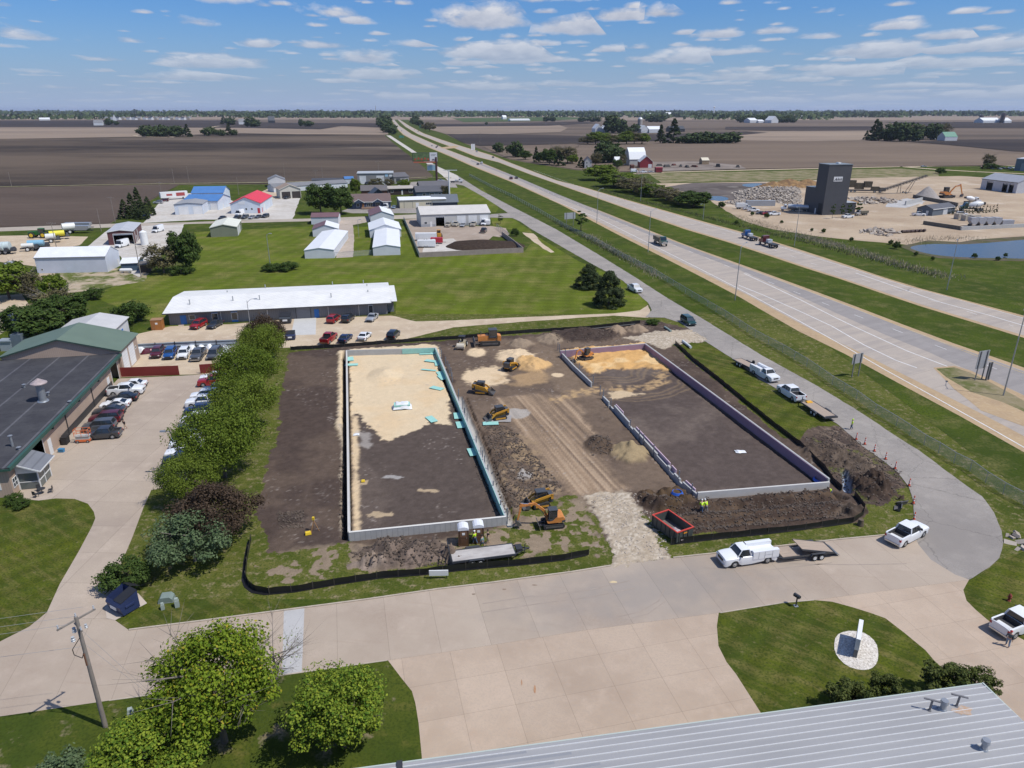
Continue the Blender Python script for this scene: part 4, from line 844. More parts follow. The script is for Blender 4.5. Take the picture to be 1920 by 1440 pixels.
q.box(0,.06,0,1.2,1.0,1.08);q.box(0,.06,0,1.2,2.22,2.3);q.box(0,.06,0,.08,1.08,2.22);q.box(0,.06,.56,.64,1.08,2.22);q.box(0,.06,1.12,1.2,1.08,2.22);q.box(0,.06,.08,1.12,1.61,1.69);q.build('frame',trim_m,t2)
MB().box(.01,.03,.08,1.12,1.08,2.22).build('pane',glass_m,t2)
# --- green roofed gable wing
Cg=C0+vG*(Ls+.45);A=Cg-uG*19.5+uG*.3;B=Cg+uG*.3
groof=siding('green_shingle_roof',(.125,.170,.128),.3,horiz=False,amt=.06)
t,W,D=building('workshop_wing','tan gabled workshop wing with a sage green roof behind the dark roof',A,B,10.5,4.9,7.6,tan_s,groof,rdir='v',over=.4,items=[('right','garage',.9,3.9,0,4.0),('right','garage',4.9,7.9,0.2,4.0),('right','window',8.6,9.2,2.4,3.0)],trim=M('dark_green_edge',(.04,.07,.055),.5))
A2=P(128,612);t,W,D=building('shed','small pale shed with a light grey roof behind the green roofed wing',Vector((-93,139.5,0)),Vector((-82.5,141.6,0)),9,3.6,4.8,siding('pale_siding',(.55,.56,.58),.3),roofing('pale_grey_roof',(.50,.49,.48),.6),rdir='v',trim=trim_m,items=[('right','window',1.5,2.6,1.2,2.2),('right','panel',4,5,.3,2.3,blue_m)])
A=P(-60,700);t,W,D=building('warehouse','cream walled warehouse with a brown roof at the left edge',Vector((-128,126,0)),Vector((-128,126,0))+(Vector((-108.6,129.6,0))-Vector((-128,126,0))),23.5,4.0,4.6,siding('cream_block',(.52,.47,.36),.8,amt=.05),roofing('brown_grey_roof',(.19,.16,.15),1.0,amt=.06),over=.5,rdir='v',trim=dark_m)
# duct work beside it
t=thing('dust_collector','blue-grey metal dust collector and ducts between warehouse and green roof','machine',P(40,655),.1)
bl=M('blue_grey_metal',(.22,.27,.33),.4,metal=.4,var=.15,scale=1)
q=MB();q.box(-1,1,-1,1,0,3.4);q.build('hopper',bl,t);q=MB();q.bar((-.2,1.4,3.2),(-1.2,2.2,7.0),1.5,1.3);q.build('duct',bl,t)
q=MB();q.box(-3.4,-1.05,-1,.6,0,2.0);q.box(-3.6,-1.02,-1.2,.8,2.0,2.3);q.build('unit_housing',M('pale_blue_metal',(.40,.46,.52),.4,metal=.3),t)
# --- foreground metal roof, bottom right
E0=P(685,1440,4.5);E1=P(1842.5,1282.5,4.5);rz=math.atan2(E1.y-E0.y,E1.x-E0.x);E0=E1-dirv(rz)*62
mroof=M('galvalume_roof',(.36,.355,.355),.6,metal=.15,var=.20,scale=.35,streak=(.25,1.4,1))
t=thing('metal_roof_building','large building under a light grey ribbed metal roof in the bottom right corner','building',(E0.x,E0.y,0),rz)
Lr=62;slope=.045
q=MB();q.box(.4,Lr-.4,-26,-.5,0,4.35);q.build('wall',siding('grey_wall',(.35,.36,.37),.3),t)
q=MB();q.add([(0,0,4.5),(Lr,0,4.5),(Lr,-26.5,4.5+26.5*slope),(0,-26.5,4.5+26.5*slope),(0,0,4.38),(Lr,0,4.38),(Lr,-26.5,4.38),(0,-26.5,4.38)],[(0,1,2,3),(4,5,1,0),(5,6,2,1),(7,4,0,3),(7,6,5,4)]);rf=q.build('roof',mroof,t)
q=MB();lp=MB();k=0;yy=-.33
while yy>-26:
 z=4.5-yy*slope;q.prism([(yy-.028,z),(yy+.028,z),(yy+.014,z+.06),(yy-.014,z+.06)],0.02,Lr-.02,axis='x')
 for xx in((26+(k%2)*2.2+k*.85),):lp.box(0.02,min(xx,60),yy-.50+.06,yy-.06,z+.004,z+.012+.001*(k%2))
 yy-=.60;k+=1
q.build('seam_rib',M('pale_rib_metal',(.66,.66,.65),.4,metal=.1),rf);lp.build('lap_panel',M('galvalume_old',(.285,.29,.305),.55,metal=.2,var=.08,scale=.8),rf)  # ribs in one even metal colour, paler than the panels
q=MB();q.box(0,Lr,.0,.10,4.30,4.52);q.box(Lr,Lr+.12,-26,.1,4.34,4.56);q.build('gutter',M('pale_green_trim',(.42,.47,.43),.5),t)
q=MB();q.box(Lr+.121,Lr+.16,-26,.1,4.25,4.5);q.build('rake_trim',dark_m,t)
def on_roof(px,py):
 x,y=loc_on(t,px,py,4.7);return x,y,4.5-y*slope
for px,py,kind in((1743,1330,'T'),(1794,1322,'T'),(1768,1328,'V'),(1844,1406,'V')):
 x,y,z=on_roof(px,py);q=MB()
 if kind=='T':q.cyl((x,y,z),(x+.05,y,z+.95),.075,n=8);q.bar((x-.45,y+.28,z+1.0),(x+.5,y-.28,z+1.0),.14,.07);q.cyl((x,y,z),(x,y,z+.1),.16,.1,8);q.build('tee_flue',M('weathered_steel',(.23,.22,.22),.5,metal=.4,var=.3,scale=3),t,smooth=40)
 else:q.cyl((x,y,z),(x,y,z+.12),.30,.24,12);q.cyl((x,y,z+.12),(x,y,z+.62),.21,.21,12);q.cyl((x,y,z+.62),(x,y,z+.88),.30,.26,12);q.build('roof_vent',steel_m,t,smooth=40)
x,y,z=on_roof(1802,1326);q=MB();q.add([(x+.75*math.cos(a)*(1+.3*math.sin(a*3)),y-.25+.42*math.sin(a)*(1+.35*math.cos(a*5)),4.5-(y-.25+.42*math.sin(a)*(1+.35*math.cos(a*5)))*slope+.016)for a in[i*.3927 for i in range(16)]],[tuple(range(16))]);q.build('rust_patch',M('roof_rust',(.42,.24,.12),.7,c2=(.42,.38,.34),scale=3),rf)
x,y,z=on_roof(749,1432);q=MB();q.box(x-.2,x+.2,-.5,.14,4.45,4.62);q.build('gutter_outlet',dark_m,t)
# --- storage, village and farm buildings (front wall left and right ground pixels, depth by a back eave pixel)
WW=siding('white_siding',(.62,.64,.67),.3,amt=.12);WR=roofing('white_roof',(.70,.71,.72),.9,amt=.05,var=.03);MR=roofing('maroon_roof',(.17,.095,.10),.6,amt=.1)
sg='rows of white storage units'
def bld(*a,**k):return building(*a,**k)[0]
bld('storage_unit','front left white storage unit at the lawn edge',P(572,485),P(627,484),(581,434,2.8),2.7,3.4,WW,WR,rdir='v',over=.15,group=sg)
bld('storage_unit','front right white storage unit beside the walled yard',P(700,479.5),P(751,478),(694,431,2.8),2.7,3.5,WW,WR,rdir='v',over=.15,group=sg)
bld('storage_unit','white storage unit with a maroon left roof slope behind the front left unit',P(587,444),P(635,442.5),12,2.8,4.4,WW,MR,rdir='v',over=.2,roof2=WR,group=sg,items=[('front','window',6.0,6.6,1.6,2.4)])
bld('storage_unit','white storage unit fully under a maroon roof at the village road, left row',P(584,421),P(635,420),10,3.0,4.2,WW,MR,over=.2,group=sg)
bld('storage_unit','white storage unit with the widest white gable, middle of the right row',P(694,446),P(752.5,444),19,2.9,4.9,WW,WR,rdir='v',over=.25,group=sg)
bld('storage_unit','white storage unit with one maroon and one white slope, rear of the right row',P(695,417),P(739,415.5),19,2.8,4.6,WW,MR,rdir='v',over=.2,roof2=WR,group=sg)
its=[('front','window',1.5,2.9,1.2,2.2),('front','door',4.3,5.3,0,2.2),('front','open',7.1,11.2,0,4.2),('front','door',15.0,16.0,0,2.2)]
for u in(17.5,23.0,28.6):its.append(('front','garage',u,u+4.0,0.0,4.2))
bld('workshop_building','wide pale grey workshop with one open bay and three white roller doors',P(790,426),P(919,421.5),(785,384,7.0),5.1,7.4,siding('pale_grey_wall',(.50,.49,.47),.4),roofing('stone_roof',(.56,.53,.49),.8,amt=.05),over=.3,items=its,base=(1.1,M('grey_plinth',(.33,.34,.36),.8)))
bld('warehouse','long white metal warehouse at the left of the gravel yard',P(71,513),P(202.5,510),(75,462,6.6,-1),4.7,6.9,siding('light_steel',(.56,.59,.66),.35),roofing('bright_white_roof',(.70,.71,.74),1.2,amt=.03),over=.15,trim=M('grey_edge',(.25,.26,.28),.5),items=[('right','door',8.0,9.2,0,2.3),('front','window',1.2,1.8,.9,1.5)])
bld('maroon_workshop','maroon walled workshop with a grey roof and a large open bay with a van',P(205,460),P(253.5,457.5),(283,440,0),4.7,5.3,siding('maroon_siding',(.115,.045,.045),.35),roofing('silver_roof',(.44,.45,.47),.9,amt=.05),rdir='v',over=.25,trim=trim_m,items=[('front','open',2.6,11.6,0,3.9,trim_m),('right','panel',3,3.6,0,4.2,trim_m),('right','panel',9,9.6,0,4.2,trim_m),('right','door',6,7,0,2.2)])
bld('shed','small olive green shed with a cream roof standing alone on the lawn',P(396,445),P(446,443),(455,429,0),3.6,4.7,siding('olive_siding',(.20,.215,.155),.35),roofing('cream_roof',(.66,.66,.56),.7,amt=.06),rdir='v',over=.2,trim=M('cream_trim',(.6,.6,.52),.5),items=[('right','garage',2.0,5.5,0,3.0),('right','garage',7.5,11,0,3.0),('right','door',13,14,0,2.3)])
LG=siding('white_blue_siding',(.60,.65,.72),.35);BR=roofing('blue_roof',(.075,.19,.42),.6,amt=.08)
bld('garage_building','white garage with a grey roof and two overhead doors on the white gravel',P(329,403),P(382,401.5),(392.5,390,0),4.6,5.2,LG,roofing('grey_low_roof',(.30,.30,.30),.7),rdir='v',over=.2,trim=M('navy_trim',(.03,.06,.12),.5),items=[('front','garage',2.6,8.4,0,3.6),('front','garage',11.6,17.0,0,3.6)])
bld('blue_roof_building','white hall with a blue roof, nearer of the two blue roofs',P(346,394),P(410,394),17,4.4,6.6,LG,BR,over=.3,items=[('front','garage',22,27,0,3.6),('right','door',6,7,0,2.2)])
bld('blue_roof_building','white hall with a blue roof, farther of the two blue roofs',P(362,383),P(421,382),15,5.6,8.2,LG,BR,over=.3)
bld('red_roof_building','white workshop under a bright red roof with parked vehicles in front',P(434,401),P(490,400),(497,385,0),4.8,7.6,LG,roofing('red_roof',(.62,.05,.075),.6,amt=.08),rdir='v',over=.35,trim=M('red_trim',(.5,.05,.06),.5),items=[('front','door',16.2,17.7,0,2.5,M('red_door',(.45,.03,.04),.5)),('front','window',8.8,10.0,1.6,2.6),('front','window',12.2,13.4,1.6,2.6),('front','panel',5,9,4.2,5.6,M('sign_pale',(.66,.67,.68),.6)),('right','door',3,4.2,0,2.4,M('red_door',(.45,.03,.04),.5)),('right','garage',8,11,0,3.2)])
bld('double_garage','cream double garage with two dark brown doors and a tan roof',P(526,373),P(565,371),12,5.0,7.4,siding('cream_siding',(.56,.53,.46),.3),siding('tan_shingles',(.34,.25,.18),.4,horiz=True),rdir='v',over=.4,trim=M('cream_trim',(.6,.6,.52),.5),items=[('front','garage',1.1,5.5,0,3.6,siding('brown_door',(.055,.045,.042),.6,horiz=True)),('front','garage',6.6,11.0,0,3.6,siding('brown_door',(.055,.045,.042),.6,horiz=True))])
gr=siding('grey_shingle',(.20,.20,.205),.5,horiz=True,amt=.06)
bld('storage_unit','long low storage row with a grey roof and white doors behind the big trees',P(514,361),P(652,352),11,3.0,4.6,WW,gr,over=.3,group=sg,items=[('front','garage',u,u+3.2,0,2.5)for u in(1,6,24,29)])
bld('shed','small light grey gabled shed at the field edge',P(504,351),P(536,350),13,4.4,6.6,siding('pale_siding',(.55,.56,.58),.3),gr,rdir='v',over=.2)
bld('shed','low white shed with a blue roof beside the grey commercial block',P(647,345),P(664,344.5),8,3.2,4.4,WW,BR,over=.2)
bld('shed','very long dark roofed low shed at the field edge',P(585,346),P(646,345),7,2.6,3.6,M('grey_block',(.4,.38,.36),.8),siding('dark_shingle',(.07,.072,.08),.5,horiz=True),over=.2)
its=[('front','garage',2.4,9.0,0,5.2),('front','door',15.5,17.2,0,2.8,dark_m),('front','garage',20.5,28.5,0,5.2),('front','panel',29.8,33.0,4.6,6.2,M('blue_sign',(.35,.55,.68),.6)),('front','panel',34.2,37.4,4.6,6.0,white_m),('front','panel',31,33.5,0,3,dark_m),('front','panel',34.8,37.4,2.6,4.0,glass_m)]
bld('commercial_building','grey flat roofed commercial building with two white roller doors and small signs',P(671,345.5),P(738,344.5),16,6.6,7.1,siding('mid_grey',(.25,.245,.24),.5),roofing('zinc_roof',(.42,.44,.45),.9),flat=True,over=.3,items=its)
bld('commercial_building','lower grey office with a gabled roof joined to the grey commercial building',P(739.5,345),P(767,343.5),14,4.4,6.6,siding('mid_grey',(.25,.245,.24),.5),siding('dark_grey_roof',(.13,.125,.13),.5,horiz=True),over=.4,items=[('front','window',2,6,1.2,3.4,dark_m),('front','door',8,9.6,0,3,dark_m),('front','window',11.5,14.5,1.4,3.2)])
brs=siding('brown_shingle',(.17,.135,.125),.5,horiz=True)
bld('house','reddish brown house under a grey brown gabled roof',P(678,370),P(726,369),13,3.6,5.9,M('red_brown_board',(.20,.085,.05),.7,var=.2),siding('grey_brown_shingle',(.14,.125,.12),.5,horiz=True),over=.4,items=[('front','window',3.6,5.4,1.2,2.6)])
t_=bld('house','small dark hip roofed house tucked behind the navy house',P(698,376),P(722,375),9,3.2,6.0,M('dark_navy',(.045,.06,.085),.6),siding('slate_shingle',(.065,.075,.09),.4,horiz=True),rdir='v',over=.8)
bld('house','dark brown flat ranch house with a beige roof and white windows',P(727,366),P(775,364.5),12,3.6,4.5,siding('dark_brown_siding',(.045,.032,.030),.35,horiz=True),roofing('beige_roof',(.42,.37,.32),1,amt=.04),over=.5,trim=M('beige_trim',(.5,.46,.4),.6),items=[('front','window',3.2,5.6,1.3,3.0),('front','door',13.2,14.6,0,2.6,trim_m),('front','window',20.4,23.8,1.2,2.9)])
bld('house','farther of two dark roofed houses beside the thin white mast',P(788,360),P(842,358.5),13,3.2,5.6,M('dark_navy',(.045,.06,.085),.6),siding('dark_grey_roof',(.13,.125,.13),.5,horiz=True),over=.4)
bld('house','nearer dark roofed blue house with white trimmed windows',P(781,371),P(829,369.5),12,3.2,5.8,M('navy_siding',(.07,.10,.14),.6),siding('charcoal_roof',(.10,.10,.11),.5,horiz=True),over=.4,items=[('front','window',4,6,1.0,2.4),('front','window',8.5,11.5,1.0,2.6),('front','window',14,16,1.0,2.4)])
nv=siding('navy_board',(.050,.075,.125),.3,horiz=True)
t_,W_,D_=building('house','navy blue ranch house with two small white trimmed gables and a brown roof',P(661,392.5),P(733,390.5),13,3.5,6.6,nv,siding('brown_roof',(.15,.105,.095),.5,horiz=True),over=.4,trim=trim_m,items=[('front','window',2.1,3.5,1.0,2.7),('front','door',4.8,5.8,.4,2.6,M('oak_door',(.28,.13,.05),.6)),('front','window',7.0,9.9,1.0,2.8),('front','window',11.5,13.6,.9,2.9),('front','door',16.4,17.6,.3,2.7)])
for u in(1.9,11.2):
 q=MB();q.prism([(u-1.2,3.2),(u+2.6+1.2,3.2),(u+1.3,4.7)],-1.2,3.0,0);g_=q.build('gable',nv,t_)
 q=MB();q.bar((u-1.6,-1.3,3.15),(u+1.3,-1.3,4.85),.14,.22);q.bar((u+1.3,-1.3,4.85),(u+4.2,-1.3,3.15),.14,.22);q.build('gable_trim',trim_m,g_)
q=MB();q.box(4.4,14.2,-2.0,-.05,.2,.4);q.box(4.4,14.2,-2.05,-1.98,.41,1.2);q.build('porch_deck',M('deck_wood',(.34,.22,.15),.7),t_)
bld('office_unit','cream commercial unit with a bright white curved roof and one overhead door',P(750,391),P(836,388),(745.6,370.5,4),4.0,4.9,siding('cream_siding2',(.55,.50,.37),.5),WR,over=.4,items=[('front','garage',2.2,6.4,0,3.1,M('cream_door',(.5,.46,.35),.6)),('front','door',8,9.5,0,2.6),('front','window',13,16,1.4,2.6),('front','window',18,21,1.4,2.6)])
bld('house','low grey hip roofed building partly hidden behind the wide workshop',P(812,389),P(858,388),13,2.6,5.6,M('dark_navy',(.045,.06,.085),.6),siding('slate_roof2',(.13,.145,.165),.5,horiz=True),over=.6)
# ================================================================ VEHICLES AND MACHINES
tyre_b=M('tyre_rubber',(.022,.022,.023),.8);rim_m=M('alloy_rim',(.38,.39,.40),.35,metal=.7);rimw_m=M('white_steel_rim',(.62,.62,.60),.5)
head_m=M('headlight_glass',(.62,.63,.64),.15,spec=.8);tail_m=M('taillight_red',(.38,.015,.02),.3);trimb_m=M('black_trim',(.025,.025,.027),.5);bedl_m=M('bed_liner',(.045,.045,.048),.7)
cglass_m=M('car_glass',(.022,.027,.032),.06,spec=.9);chrome_m=M('chrome',(.55,.56,.58),.2,metal=.9)
def cpaint(name,c,met=.25):
 if name in _M:return _M[name]
 m=M(name,c,.28,metal=met,spec=.6);m.node_tree.nodes['Principled BSDF'].inputs['Coat Weight'].default_value=.6;return m
PAINT={'white':cpaint('car_paint_white',(.76,.77,.78),0),'black':cpaint('car_paint_black',(.018,.019,.022)),'grey':cpaint('car_paint_grey',(.10,.105,.115)),'dgrey':cpaint('car_paint_charcoal',(.045,.048,.055)),'silver':cpaint('car_paint_silver',(.42,.43,.45)),'red':cpaint('car_paint_red',(.36,.018,.022)),'maroon':cpaint('car_paint_maroon',(.11,.018,.028)),'blue':cpaint('car_paint_blue',(.02,.095,.30)),'navy':cpaint('car_paint_navy',(.014,.028,.085)),'beige':cpaint('car_paint_beige',(.52,.46,.36)),'lblue':cpaint('car_paint_pale_blue',(.30,.38,.46)),'green':cpaint('car_paint_dark_green',(.02,.07,.06)),'orange':cpaint('paint_orange',(.62,.20,.03),0)}
def wheel_mesh(r,w,rim=None):
 q=MB();q.T=Matrix.Rotation(math.pi/2,4,'X');q.ring([(r*.62,-w/2),(r*.93,-w/2),(r,-w*.36),(r,w*.36),(r*.93,w/2),(r*.62,w/2)],18,cap=True);a=q.mesh('wheel',tyre_b,40)
 q=MB();q.T=Matrix.Rotation(math.pi/2,4,'X')
 for s in(-1,1):q.ring([(r*.60,s*(w/2+.004)),(r*.52,s*(w/2+.02)),(r*.2,s*(w/2-.02)),(r*.12,s*(w/2+.03))],12)
 return a,q.mesh('rim',rim or rim_m,40)
_W={}
def wheel(root,x,y,r,w=.24,rim=None,z=None,name='wheel'):
 k=(r,w,rim.name if rim else '')
 if k not in _W:_W[k]=wheel_mesh(r,w,rim)
 o=link(name,_W[k][0],root,(x,y,r if z is None else z));link('rim',_W[k][1],o);return o
KINDS={'sedan':dict(L=4.85,W=1.84,H=1.45,hz=.92,belt=.93,nose=.62,cx=.85,tx=.20,rx=-1.05,bx=-1.75,deck=1.02,wb=2.82,r=.33,pil='s'),'coupe':dict(L=4.65,W=1.92,H=1.25,hz=.82,belt=.86,nose=.50,cx=.70,tx=.05,rx=-.85,bx=-1.75,deck=.98,wb=2.75,r=.34,pil='s'),'suv':dict(L=4.75,W=1.92,H=1.72,hz=1.08,belt=1.10,nose=.78,cx=1.10,tx=.50,rx=-1.95,bx=-2.25,deck=1.10,wb=2.85,r=.37,pil='w'),'minivan':dict(L=5.10,W=2.0,H=1.76,hz=1.0,belt=1.02,nose=.70,cx=1.55,tx=.75,rx=-2.15,bx=-2.45,deck=1.02,wb=3.05,r=.34,pil='w'),'pickup':dict(L=5.75,W=2.03,H=1.93,hz=1.24,belt=1.27,nose=.95,cx=1.25,tx=.70,rx=-.70,bx=-.88,deck=1.27,wb=3.65,r=.41,pil='p',bed=(-.98,-2.78,1.30,.80)),'compact_pickup':dict(L=5.0,W=1.92,H=1.70,hz=1.08,belt=1.10,nose=.80,cx=1.05,tx=.45,rx=-1.05,bx=-1.35,deck=1.10,wb=3.0,r=.37,pil='p',bed=(-1.42,-2.42,1.12,.75)),'van':dict(L=5.9,W=2.05,H=2.65,hz=1.25,belt=1.25,nose=.85,cx=2.35,tx=1.55,rx=-2.85,bx=-2.9,deck=1.25,wb=3.75,r=.37,pil='v'),'service_truck':dict(L=6.35,W=2.08,H=1.98,hz=1.28,belt=1.30,nose=1.0,cx=1.62,tx=1.10,rx=.30,bx=.10,deck=1.30,wb=3.85,r=.42,pil='p'),'chassis':dict(L=6.0,W=2.08,H=1.98,hz=1.28,belt=1.30,nose=1.0,cx=1.45,tx=.90,rx=-.85,bx=-1.0,deck=1.30,wb=3.85,r=.42,pil='p',bed=(-1.1,-2.9,1.32,.85)),}
def body_mesh(K):
 L,W=K['L'],K['W']/2;xf=L/2;wf=K['wb']/2+.02;R_=K['r']+.07;hz=K['hz'];bed=K.get('bed');van=K['pil']=='v'
 st={xf,xf-.03,xf-.12,xf-.35,K['cx']+.25,K['cx'],K['tx'],0.0,K['rx'],K['bx'],-xf,-xf+.03,-xf+.12,-xf+.3}
 for c in(wf,-wf):
  for k in range(-4,5):st.add(c+R_*k/4*.999)
 if bed:st|={bed[0],bed[0]-.012,bed[1],bed[1]+.012}
 if van:st|={K['tx']-.02,K['tx']}
 st=sorted(x for x in st if-xf<=x<=xf)
 def topz(x):
  e=xf-x;b=x+xf
  if van:
   if x<=K['tx']:z=K['H']-.02
   elif x<=K['cx']:z=hz
   else:z=hz-(x-K['cx'])/(xf-K['cx'])*(hz-K['nose'])*.8
  elif x>K['cx']:z=hz-((x-K['cx'])/(xf-K['cx']))**2*(hz-K['nose'])*.55
  elif x>K['bx']:z=K['belt']
  else:z=K['deck']
  if e<.03:z=K['nose']*.80
  elif e<.12:z=min(z,K['nose'])
  if b<.03 and not van:z=min(z,K['deck']*.93)
  if bed and bed[1]+.006<x<bed[0]-.006:z=bed[3]
  elif bed and x<=bed[0]:z=bed[2]
  return z
 def wid(x):
  e=min(xf-x,(x+xf)*1.3);t=max(0,min(1,e/.4));return W*(.86+.14*math.sqrt(t))if e<.4 else W
 vs=[];fs=[];mi=[];np_=8
 for x in st:
  zt=topz(x);w=wid(x);zb=.26 if min(xf-x,x+xf)>.1 else .34
  for c in(wf,-wf):
   d=abs(x-c)
   if d<R_:zb=max(zb,K['r']+math.sqrt(max(0,R_*R_-d*d))-.02)
  bedz=bed and bed[1]+.006<x<bed[0]-.006
  if bedz:rz=bed[2];half=[(0,zt),(.80*w,zt),(.81*w,rz),(.98*w,rz),(w,rz-.12),(w,max(zb+.01,.62)),(w*.97,zb),(0,zb)]
  elif van and x<=K['tx']:half=[(0,zt+.02),(.6*w,zt),(.84*w,zt-.12),(.93*w,zt-.9),(w,1.15),(w,max(zb+.01,.62)),(w*.97,zb),(0,zb)]
  else:half=[(0,zt+.02),(.6*w,zt+.01),(.88*w,zt-.03),(.975*w,zt-.10),(w,zt-.22 if zt-.22>zb+.1 else zb+.1),(w,max(zb+.01,min(.60,zt-.3))),(w*.97,zb),(0,zb)]
  vs+=[(x,y,z)for y,z in half]+[(x,-y,z)for y,z in half[-2:0:-1]]
 n=14
 for i in range(len(st)-1):
  inb=bed and bed[1]<(st[i]+st[i+1])/2<bed[0]
  for k in range(n):
   a=i*n+k;b=i*n+(k+1)%n;fs.append((a,b,b+n,a+n));mi.append(1 if inb and k in(0,1,12,13)else 0)
 fs.append(tuple(range(n)));mi.append(0);fs.append(tuple(range(len(st)*n-1,(len(st)-1)*n-1,-1)));mi.append(0)
 q=MB();q.v=vs;q.f=fs;q.m=mi;return q
_PROTO={}
def vehicle_proto(kind):
 K=KINDS[kind];t=thing(kind if kind not in('pickup','chassis')else 'pickup_truck','x','car');W=K['W']/2;L=K['L']/2;H=K['H']
 body_mesh(K).build('body',[PAINT['white'],bedl_m],t,smooth=32)
 cx,tx,rx,bx=K['cx'],K['tx'],K['rx'],K['bx'];bz=K['belt']-.02;wb_=W*.90;wt=W*(.70 if K['pil']!='v' else .8);tz=H-.05
 def gh(q,e=0.0,x0=cx,x1=tx,x2=rx,x3=bx,z0=bz,z1=tz):
  q.add([(x0+e,-wb_-e,z0),(x0+e,wb_+e,z0),(x3-e,wb_+e,z0),(x3-e,-wb_-e,z0),(x1,-wt-e,z1),(x1,wt+e,z1),(x2,wt+e,z1),(x2,-wt-e,z1)],[(0,1,5,4),(1,2,6,5),(2,3,7,6),(3,0,4,7),(4,5,6,7),(3,2,1,0)])
 if K['pil']=='v':
  q=MB();q.add([(cx,-W*.86,bz+.04),(cx,W*.86,bz+.04),(tx+.02,W*.76,H-.30),(tx+.02,-W*.76,H-.30),(tx+.02,-W*.86,bz),(tx+.02,W*.86,bz)],[(0,1,2,3),(0,3,4),(1,5,2)])
  for s in(-1,1):q.add([(tx,s*W*1.004,1.30),(tx-.75,s*W*1.004,1.30),(tx-.75,s*W*.957,1.85),(tx-.1,s*W*.957,1.85)],[(0,1,2,3)])
  q.build('windows',cglass_m,t)
  q=MB();q.add([(cx-.02,-W*.80,bz+.3),(tx+.02,-W*.76,H-.28),(tx+.02,W*.76,H-.28),(tx-.3,W*.8,H-.0),(tx-.3,-W*.8,H)],[(1,2,3,4)]);q.build('roof',PAINT['white'],t)
 else:
  q=MB();gh(q);q.build('windows',cglass_m,t)
  q=MB();yo=wt+.035
  q.add([(tx+.10,-yo+.02,tz-.015),(tx+.10,yo-.02,tz-.015),(tx-.12,yo,tz+.03),(rx+.12,yo,tz+.03),(rx-.08,yo-.02,tz-.01),(rx-.08,-yo+.02,tz-.01),(rx+.12,-yo,tz+.03),(tx-.12,-yo,tz+.03),(tx-.25,yo-.2,tz+.06),(rx+.25,yo-.2,tz+.06),(rx+.25,-yo+.2,tz+.06),(tx-.25,-yo+.2,tz+.06)],[(0,1,2,8,11,7),(2,3,9,8),(3,4,5,6,10,9),(6,7,11,10),(8,9,10,11)])
  for s in(-1,1):
   q.bar((cx+.02,s*wb_,bz),(tx+.02,s*(wt+.01),tz),.07,.07)
   if K['pil']=='s':q.add([(bx-.02,s*(wb_+.015),bz),(bx+.42,s*(wb_+.015),bz),(rx+.20,s*(wt+.015),tz),(rx-.05,s*(wt+.015),tz)],[(0,1,2,3)]);q.bar((bx,s*wb_,bz),(rx,s*(wt+.01),tz),.07,.06)
   elif K['pil']=='w':q.bar((bx-.01,s*wb_,bz),(rx-.02,s*(wt+.01),tz),.10,.16)
   else:q.bar((bx,s*wb_,bz),(rx,s*(wt+.01),tz),.10,.14)
  q.build('roof',PAINT['white'],t,smooth=25)
  q=MB()
  mids=[(cx+bx)/2-.05]+([bx+.95]if K['pil']=='w' else[])
  if not(K['pil']=='p' and bx>0):
   for mx in mids:
    for s in(-1,1):q.bar((mx,s*(wb_+.005),bz),(mx*.9-.05,s*(wt+.012),tz),.04,.09)
   q.build('pillar',trimb_m,t)
 for s in(-1,1):
  q=MB();q.box(L-.16,L-.008 if K['pil']in 'pv' else L-.02,s*W*.78-.17,s*W*.78+.12*(1 if s<0 else 1),K['nose']-.20,K['nose']-.04);q.build('headlight',head_m,t)
  q=MB();q.box(-L-.01,-L+.10,s*W*.84-.11,s*W*.84+.09,K['deck']-.36,K['deck']-.10);q.build('taillight',tail_m,t)
  q=MB();q.box(cx-.42,cx-.28,s*(W+.05)-.10,s*(W+.05)+.10,K['belt']+.02,K['belt']+.17+(.1 if K['pil']in 'pv' else 0));q.build('mirror',trimb_m,t)
 q=MB();q.box(L-.06,L+.015,-W*.50,W*.50,K['nose']-.30,K['nose']-.06);q.build('grille',trimb_m,t)
 bm_=chrome_m if K['pil']=='p' else trimb_m
 q=MB();q.box(L-.10,L+.06,-W*.84,W*.84,.36,.50);q.build('bumper',bm_,t);q=MB();q.box(-L-.06,-L+.1,-W*.84,W*.84,.40,.55);q.build('bumper',bm_,t)
 for x in(K['wb']/2+.02,-K['wb']/2-.02):
  for s in(-1,1):wheel(t,x,s*(W-.135),K['r'],.24)
 if kind=='service_truck':
  q=MB()
  for s in(-1,1):q.box(-3.15,-.10,s*(W-.20)-.24,s*(W-.20)+.24,.80,1.72)
  q.box(-3.15,-.10,-.62,.62,.80,.90);q.box(-.12,-.05,-.85,.85,.8,1.6);q.build('service_body',PAINT['white'],t)
  q=MB()
  for s in(-1,1):
   for x in(-.75,-1.45,-2.35):q.box(x-.01,x+.01,s*(W+.045)-.012,s*(W+.045)+.012,.86,1.66)
   q.box(-2.35,-1.47,s*(W+.046)-.006,s*(W+.046)+.006,1.22,1.245)
  q.build('compartment_seam',M('seam_grey',(.25,.25,.26),.6),t)
  q=MB();q.box(-2.8,-.5,-.55,.45,.905,1.05,tx=.1,ty=.1);q.box(-2.6,-1.7,-.1,.5,1.05,1.2,tx=.2,ty=.1);q.build('cargo',M('lumber_and_dirt',(.36,.25,.15),.9,var=.5,scale=4),t)
 return t
_vn={'sedan':('sedan','car'),'coupe':('coupe','car'),'suv':('sport_utility_vehicle','suv'),'minivan':('minivan','minivan'),'pickup':('pickup_truck','pickup'),'compact_pickup':('pickup_truck','pickup'),'van':('cargo_van','van'),'service_truck':('service_truck','service truck'),'chassis':('pickup_truck','pickup')}
